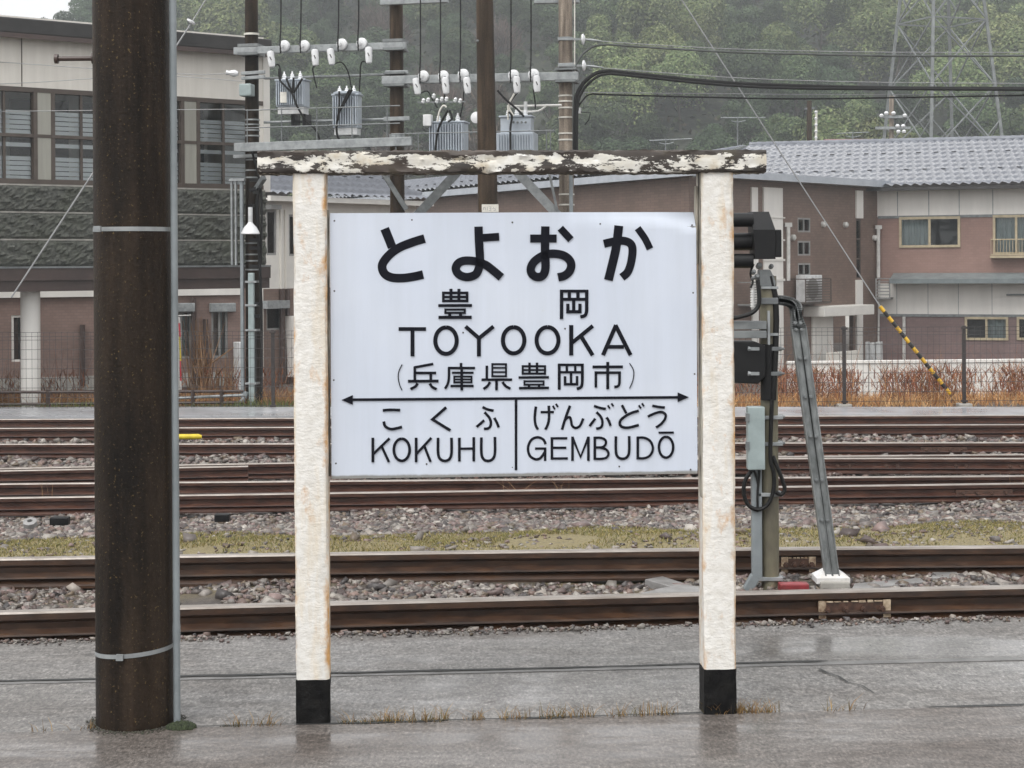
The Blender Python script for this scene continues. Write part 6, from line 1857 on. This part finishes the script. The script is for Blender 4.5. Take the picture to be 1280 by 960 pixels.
wire_thing('messenger_wire', 'thin messenger wire just above the thin dark cable', [Ud(*q_, dA) for q_ in ((716, 115), (760, 116), (900, 117), (1000, 118), (1150, 118), (1450, 113))], .005, MT['wire'], cat='wire')
for i in range(14):
    pass
for (x, y, lab) in ((729, 49, 'white disc insulator on the grey pole at the messenger of the grey cable'), (730, 82, 'white disc insulator on the grey pole at the messenger of the thick black cable')):
    t = thing('disc_insulator', lab, 'insulator', Ud(x, y, dA))
    MB().lathe(Ud(x, y, dA), (1, -.2, 0), [(-.03, .015), (-.015, .075), (.005, .08), (.02, .05), (.03, .02)], 16).build('disc', MT['porcelain'], t)
    MB().bar(Ud(698, y, dA), Ud(x, y, dA), .03, .03).build('arm', MT['galv'], t)
    MB().tube([Ud(x, y, dA), Ud(x + 10, y + 1, dA), Ud(x + 24, y + 2.5, dA)], [.012, .02, .008], 8).build('clevis', MT['galv'], t)
MB().tube([Ud(718.3, -40, dA), Ud(718.3, 90, dA)], .010, 6).build('riser', MT['plate'], p3)
MB().tube([Ud(713.5, 205, dA), Ud(714, 270, dA)], .028, 8).build('riser', MT['conduit'], p3)
MB().ppx(UP, 722, 136, 728, 143, -.2, -.1).build('small_insulator', MT['porcelain'], p3)
MB().tube([U(726, 140, -.2), U(738, 141, -.2), U(736, 150, -.2), U(731, 156, -.2)], .008, 5).build('pigtail', MT['cable'], p3)
# guy wires
gb = G(1193, 501, -.5)
gy = thing('guy_wire', 'slanting guy wire ending in a yellow and black striped guard', 'guy wire', gb)
gd = gb.y
MB().tube([P(820, -50, gd), P(1100, 383, gd)], .010, 6).build('wire', MT['wire'], gy)
n = 18
for i in range(n):
    a = P(1100 + 93 * i / n, 383 + 116 * i / n, gd); b = P(1100 + 93 * (i + 1) / n, 383 + 116 * (i + 1) / n, gd)
    d = (b - a) * .0
    # slanted bands: each ring segment is shifted round the tube
    MB().tube([a, b], .030, 10).build('guard_band', MT['guard_yellow'] if i % 2 == 0 else MT['guard_black'], gy)
gt = thing('guy_wire', 'slanting guy wire with a white disc insulator crossing in front of the pale building', 'guy wire', P(18, 364, 25.3))
MB().tube([P(14, 372, 25.0), P(241, 26, 25.6)], .013, 6).build('wire', MT['wire'], gt)
MB().tube([P(241, 26, 25.6), P(275, -30, 25.7)], .010, 6).build('wire', MT['wire'], gt)
MB().lathe(P(239, 27, 25.6), (.5, 0, .75), [(-.03, .02), (-.015, .065), (.01, .07), (.02, .03)], 14).build('disc', MT['porcelain'], gt)
# thin wires in front of the pale building
for lab, pts in (('thin wire running from the strain insulator along the pale building', [(-60, 74.5), (0, 77.5), (120, 86), (215, 91.5), (252, 93), (293, 91.5)]), ('thin sagging wire below the strain insulator wire', [(-60, 107), (0, 105), (60, 102), (120, 98), (215, 95.5), (260, 98), (306, 102)]),
                 ('thin wire crossing before the upper window band', [(-60, 140), (120, 138), (306, 136.5)])):
    wire_thing('thin_wire', lab, [P(x, y, 25.6) for x, y in pts], .0055, MT['wire'], cat='wire')

# ------------------------------------------------------------------ things beyond the roofs
def antenna(px, py, x0, x1, yb, d, label, n=9, tilt=0):
    t = thing('tv_antenna', label, 'antenna', P(px, yb, d))
    MB().tube([P(px, yb, d), P(px, py - 1, d)], .022, 6).build('mast', MT['galv_dark'], t)
    MB().tube([P(x0, py + tilt, d), P(x1, py - tilt, d)], .018, 6).build('boom', MT['galv'], t)
    for i in range(n):
        u = i / (n - 1); x = x0 + (x1 - x0) * u; y = py + tilt * (1 - 2 * u)
        MB().tube([P(x, y, d - .12), P(x, y, d + .12)], .008, 5).build('element', MT['galv'], t)
    MB().tube(smooth_path([P(px - 8, py + 4, d), P(px, py + 5.5, d), P(px + 10, py + 3.5, d)], 3), .014, 6).build('reflector', MT['galv'], t)
antenna(922, 147, 901, 957, 190, 60, 'television antenna with a long level boom on a tall mast behind the ridge', 14)
antenna(832, 174.5, 812, 865, 200, 62, 'television antenna with a tilted boom just above the cross beam', 12, 1.2)
antenna(1066, 166, 1046, 1086, 186, 66, 'television antenna beside the red roof', 10, .8)
ut = thing('utility_pole', 'small dark utility pole with insulators rising behind the tiled ridge', 'utility pole', P(1012, 190, 75))
MB().tube([P(1012, 330, 75), P(1011.5, 126, 75)], .11, 10).build('shaft', MT['brownpole'], ut)
MB().tube([P(1020, 178, 75), P(1020.5, 138, 75)], .05, 8).build('riser', MT['plate'], ut)
MB().bar(P(1006, 136, 75), P(1018, 135, 75), .1, .08).build('crossarm', MT['galv_dark'], ut)
MB().tube([P(1006, 138, 75), P(998, 178, 75)], .015, 5).build('stay', MT['cable'], ut)
for i in range(5): MB().lathe(P(1020, 142 + i * 8, 75), (0, 0, 1), [(0, .05), (.08, .08), (.12, .04)], 8).build('insulator', MT['porcelain'], ut)
ut = thing('utility_pole', 'pale utility pole with two crossarms and white insulators before the pylon', 'utility pole', P(1116, 190, 80))
MB().tube([P(1113, 330, 80), P(1114.5, 120, 80)], .11, 10).build('shaft', MT['greypole'], ut)
for x0, x1, y in ((1102, 1134, 146), (1094, 1138, 160)):
    MB().bar(P(x0, y, 79.8), P(x1, y, 79.8), .12, .12).build('crossarm', MT['galv'], ut)
for x, y in ((1102, 144), (1108, 141), (1117, 141), (1131, 144), (1122, 157), (1129, 157), (1123, 164), (1130, 164)):
    MB().lathe(P(x, y + 1, 79.7), (0, 0, 1), [(-.05, .08), (.03, .11), (.1, .05)], 8).build('insulator', MT['porcelain'], ut)
rr0 = P(1036, 178, 84); rr1 = P(1118, 176, 84)
rh = thing('red_roof_house', 'small house with a dull red roof peeking over the tiled ridge', 'house', (rr0.x, 84, -1.6))
ztop = P(1080, 169, 84).z; zev = P(1080, 176.5, 84).z
mb = MB().box8([Vector((rr0.x, 84, zev)), Vector((rr1.x, 84, zev)), Vector((rr1.x, 90, zev)), Vector((rr0.x, 90, zev)), Vector((rr0.x + .3, 86.5, ztop)), Vector((rr1.x - .3, 86.5, ztop)), Vector((rr1.x - .3, 87, ztop)), Vector((rr0.x + .3, 87, ztop))])
mb.build('roof', MT['red_roof'], rh)
MB().box(rr0.x + .3, rr1.x - .3, 84.4, 89.6, -1.6, zev - .01).build('wall', MT['cream2'], rh)

# lattice pylon
DP = 112.0
pc_ = P(1178.5, HY, DP)
py = thing('lattice_pylon', 'tall grey lattice pylon standing before the wooded hillside', 'pylon', (pc_.x, DP, -1.2))
def leg(i, z):
    Rr_ = 5.05 - .122 * (z + 1.2)
    Rr_ = max(.5, Rr_)
    t = R(180 - 24) + i * math.pi / 2
    return Vector((pc_.x + Rr_ * math.cos(t), DP + Rr_ * math.sin(t), z))
zs_ = [-1.3, 3.6, 8.3, 12.8, 17.0, 20.9, 24.5, 27.8, 30.8, 33.5, 36]
for i in range(4):
    mb = MB()
    for a, b in zip(zs_[:-1], zs_[1:]): mb.bar(leg(i, a), leg(i, b), .18, .18, (0, 1, 0))
    mb.build('leg', MT['pylon'], py)
for j, (a, b) in enumerate(zip(zs_[:-1], zs_[1:])):
    for i in range(4):
        k = (i + 1) % 4
        MB().bar(leg(i, a), leg(k, b), .075, .075).build('diagonal', MT['pylon'], py)
        MB().bar(leg(k, a), leg(i, b), .075, .075).build('diagonal', MT['pylon'], py)
        if j % 2: MB().bar(leg(i, b), leg(k, b), .09, .09).build('horizontal', MT['pylon'], py)
        else:
            m0 = leg(i, a).lerp(leg(k, b), .25); MB().bar(m0, leg(i, (a + b) / 2), .06, .06).build('sub_brace', MT['pylon'], py)
            m1 = leg(k, a).lerp(leg(i, b), .25); MB().bar(m1, leg(k, (a + b) / 2), .06, .06).build('sub_brace', MT['pylon'], py)
for z in (27.8, 31.5, 35):
    MB().bar((pc_.x - 4.5, DP, z), (pc_.x + 4.5, DP, z), .25, .3).build('arm', MT['pylon'], py)

# ------------------------------------------------------------------ trees on the hillside
def leaf_cloud(pts, nrm, size, cols, flat=.5, elong=1.0):
    n = len(pts)
    t = RNG.normal(size=(n, 3)); d = nrm + flat * t; d /= np.linalg.norm(d, axis=1)[:, None]
    r = np.cross(d, RNG.normal(size=(n, 3))); r /= np.linalg.norm(r, axis=1)[:, None]
    u = np.cross(d, r)
    s = (size * RNG.uniform(.6, 1.3, n))[:, None]
    v = np.stack([pts - r * s * .5 * elong, pts + u * s * .32, pts + r * s * .5 * elong, pts - u * s * .32], 1)
    f = np.arange(n * 4).reshape(n, 4)
    c = cols[RNG.choice(len(cols), n)] * RNG.uniform(.65, 1.3, (n, 1))
    return v.reshape(-1, 3), f, np.repeat(c, 4, 0)
def sph(n):
    d = RNG.normal(size=(n, 3)); return d / np.linalg.norm(d, axis=1)[:, None]
def crown_broad(cols, n=11000, H=6.5, W=2.7):
    L_ = []; N_ = []
    for i in range(15):
        c = sph(1)[0] * np.array([W * .72, W * .72, H * .26]) * RNG.uniform(.4, 1) + np.array([0, 0, H * .62])
        rad = RNG.uniform(.75, 1.35)
        d = sph(n // 15); d[:, 2] = np.where(RNG.uniform(size=len(d)) < .7, np.abs(d[:, 2]), d[:, 2])
        L_.append(c + d * rad * RNG.uniform(.80, 1.05, (len(d), 1))); N_.append(d)
    return leaf_cloud(np.concatenate(L_), np.concatenate(N_), .21, cols, .45)
def crown_conifer(cols, n=8000, H=9.0):
    t = RNG.uniform(0, 1, n) ** .75
    z = H * (.12 + .88 * t); r = (1 - t) * 1.9 + .08
    lay = .75 + .25 * np.sin(t * 46); a = RNG.uniform(0, 2 * np.pi, n); lob = .85 + .15 * np.sin(a * 5 + t * 9)
    rr_ = r * lay * lob * RNG.uniform(.55, 1.05, n)
    p = np.stack([rr_ * np.cos(a), rr_ * np.sin(a), z - rr_ * .35], 1)
    d = np.stack([np.cos(a), np.sin(a), np.full(n, .55)], 1)
    return leaf_cloud(p, d, .21, cols, .45)
def crown_bamboo(cols, n=13000, H=8.0):
    # drooping plumes: each culm tip is a rounded mop of narrow hanging leaves
    L_ = []; N_ = []
    for i in range(13):
        a = RNG.uniform(0, 2 * np.pi); q_ = RNG.uniform(.1, 1) ** .6
        c = np.array([np.cos(a) * 2.1 * q_, np.sin(a) * 2.1 * q_, H * (.86 - .34 * q_ * q_) + RNG.normal(0, .35)])
        m = n // 13
        d = sph(m); d[:, 2] = np.abs(d[:, 2]) * 1.0 - .15
        rad = RNG.uniform(.75, 1.25)
        p = c + d * np.array([rad, rad, rad * .95]) * RNG.uniform(.75, 1.05, (m, 1))
        hang = RNG.uniform(0, 1, m) ** 2 * (np.hypot(d[:, 0], d[:, 1]) ** 2) * 2.0
        p[:, 2] -= hang
        L_.append(p); dd = d + np.array([np.cos(a) * .25, np.sin(a) * .25, .35]); N_.append(dd / np.linalg.norm(dd, axis=1)[:, None])
    return leaf_cloud(np.concatenate(L_), np.concatenate(N_), .19, cols, .42, 1.35)
def crown_bare(cols, n=1500, H=6.0):
    p0 = sph(n) * np.array([1.9, 1.9, 2.1]) * (RNG.uniform(0, 1, (n, 1)) ** .5) + np.array([0, 0, H * .62])
    d = p0 - np.array([0, 0, H * .25]); d /= np.linalg.norm(d, axis=1)[:, None]; d += RNG.normal(size=(n, 3)) * .35
    e = RNG.uniform(.3, .8, (n, 1)); w_ = np.cross(d, RNG.normal(size=(n, 3))); w_ /= np.linalg.norm(w_, axis=1)[:, None]
    v = np.stack([p0 - w_ * .045, p0 + w_ * .045, p0 + d * e + w_ * .012, p0 + d * e - w_ * .012], 1).reshape(-1, 3)
    c = cols[RNG.choice(len(cols), n)] * RNG.uniform(.7, 1.3, (n, 1))
    return v, np.arange(n * 4).reshape(n, 4), np.repeat(c, 4, 0)
def trunk_mesh(H, r, rs):
    mb = MB(); rr = random.Random(rs)
    mb.tube([(0, 0, -.8), (rr.gauss(0, .05), 0, H * .3), (rr.gauss(0, .12), rr.gauss(0, .12), H * .62)], [r * 1.3, r, r * .45], 6)
    for i in range(4):
        a = rr.uniform(0, 6.28); z = H * rr.uniform(.3, .5)
        mb.tube([(0, 0, z), (math.cos(a) * .7, math.sin(a) * .7, z + .9), (math.cos(a) * 1.3, math.sin(a) * 1.3, z + 1.6)], [r * .5, r * .35, r * .12], 5)
    return mb
KINDS = {
    'bamboo': ('bamboo_clump', 'feathery yellow-green bamboo clump on the wooded hillside', 'bamboo', crown_bamboo, np.array([(.165, .20, .082), (.135, .175, .070), (.205, .232, .105), (.105, .145, .058)]), 8.0, .09),
    'broad': ('broadleaf_tree', 'rounded mid green broadleaf tree on the wooded hillside', 'tree', crown_broad, np.array([(.076, .112, .048), (.100, .138, .058), (.060, .092, .042), (.125, .16, .07)]), 6.5, .16),
    'dark': ('evergreen_tree', 'dark dull green evergreen tree on the wooded hillside', 'tree', crown_broad, np.array([(.058, .088, .044), (.076, .110, .052), (.045, .068, .038)]), 6.5, .16),
    'conifer': ('cedar_tree', 'dark pointed cedar tree on the wooded hillside', 'tree', crown_conifer, np.array([(.036, .052, .028), (.05, .066, .034), (.028, .04, .022), (.07, .06, .035)]), 9.0, .14),
    'bare': ('bare_tree', 'brown leafless tree on the wooded hillside', 'tree', crown_bare, np.array([(.105, .080, .068), (.135, .10, .08), (.08, .062, .054)]), 6.0, .12)}
PROTO = {}
def make_tree(kind, k):
    nm, lab, cat, fn, cols, H, r = KINDS[kind]
    root = thing(nm, lab, cat, (0, 0, 0), 0, cat + ' of one kind on the hill: ' + nm.replace('_', ' '))
    v, f, c = fn(cols)
    raw_mesh('crown', v, f, MT['leaf'], c, parent=root)
    trunk_mesh(H, r, k).build('trunk', MT['bark'], root)
    return root
def kind_at(px, pyx, rr):
    """which trees grow where, read off the photograph"""
    u = rr.random()
    n = math.sin(px * .021 + pyx * .017) + math.sin(px * .008 - pyx * .03 + 1.0)
    if 230 < px < 330 and -20 < pyx < 90: return 'bamboo' if u < .8 else 'broad'
    if px < 330: return 'dark' if u < .7 else 'conifer'
    if 470 < px < 640 and pyx > 30: return 'bare' if u < .55 else ('dark' if u < .85 else 'broad')
    if 330 <= px < 480: return 'dark' if u < .55 else ('broad' if u < .85 else 'conifer')
    if 640 <= px < 730: return 'broad' if u < .5 else 'dark'
    if 730 <= px < 900 and pyx < 140: return 'bamboo' if u < .72 else 'broad'
    if 730 <= px < 1000 and pyx >= 120: return 'dark' if u < .5 else ('bare' if u < .62 else 'broad')
    if 890 <= px < 1010 and pyx < 70: return 'dark' if u < .6 else 'conifer'
    if px >= 900: return 'bamboo' if u < .42 + .2 * n * .5 else ('broad' if u < .8 else 'dark')
    return 'broad'
rr = random.Random(21)
spots = []
tries = 0
while len(spots) < 300 and tries < 30000:
    tries += 1
    y = rr.uniform(121, 222); px = rr.uniform(-110, 1390); x = (px - 640) / F * y
    if y > crest(x, y) + 2: continue
    if any((x - a) ** 2 + ((y - b) * 1.0) ** 2 < 4.3 ** 2 for a, b, _ in spots): continue
    spots.append((x, y, px))
for i, (x, y, px) in enumerate(spots):
    z = zhill(x, y)
    pyx = HY - (z + 4 - CH) / y * F
    k = kind_at(px, pyx, rr)
    var = i % 3
    if (k, var) not in PROTO:
        o = PROTO[(k, var)] = make_tree(k, var)
    else:
        o = copy_tree(PROTO[(k, var)])
    s = rr.uniform(.85, 1.3) * (1.12 if k == 'bamboo' else 1)
    o.location = (x, y, z - .3)
    o.rotation_euler = (rr.gauss(0, .05), rr.gauss(0, .05), rr.uniform(0, 6.28))
    o.scale = (s * rr.uniform(.9, 1.15), s * rr.uniform(.9, 1.15), s)
print('trees', len(spots), 'stones', NST)
# low undergrowth filling the gaps between the trees
n = 26000
x = RNG.uniform(-75, 75, n); y = RNG.uniform(120, 228, n)
pts = np.array([(a, b, zhill(a, b)) for a, b in zip(x, y)]); pts[:, 2] += RNG.uniform(.1, 1.7, n)
v, f, c = leaf_cloud(pts, np.tile(np.array([0, -.4, 1.]), (n, 1)), .62, np.array([(.05, .065, .03), (.07, .085, .035), (.038, .048, .027), (.075, .06, .04)]), .8)
tag(raw_mesh('undergrowth', v, f, MT['leaf'], c), 'dark low undergrowth covering the hillside between the trees', 'undergrowth', kind='stuff')

# ------------------------------------------------------------------ rain haze in the air
hz = MB().box(-192, 192, -66, 320, -2.9, 62).build('haze', bpy.data.materials.new('haze'))
hm = hz.data.materials[0]; hm.use_nodes = True
t = hm.node_tree
t.nodes.remove(t.nodes['Principled BSDF'])
pv = t.nodes.new('ShaderNodeVolumePrincipled')
pv.inputs['Color'].default_value = (.86, .90, .92, 1)
pv.inputs['Density'].default_value = .0013
pv.inputs['Anisotropy'].default_value = .2
t.links.new(pv.outputs[0], t.nodes['Material Output'].inputs['Volume'])
tag(hz, 'pale grey rain haze filling the air over the whole place', 'haze', kind='stuff')
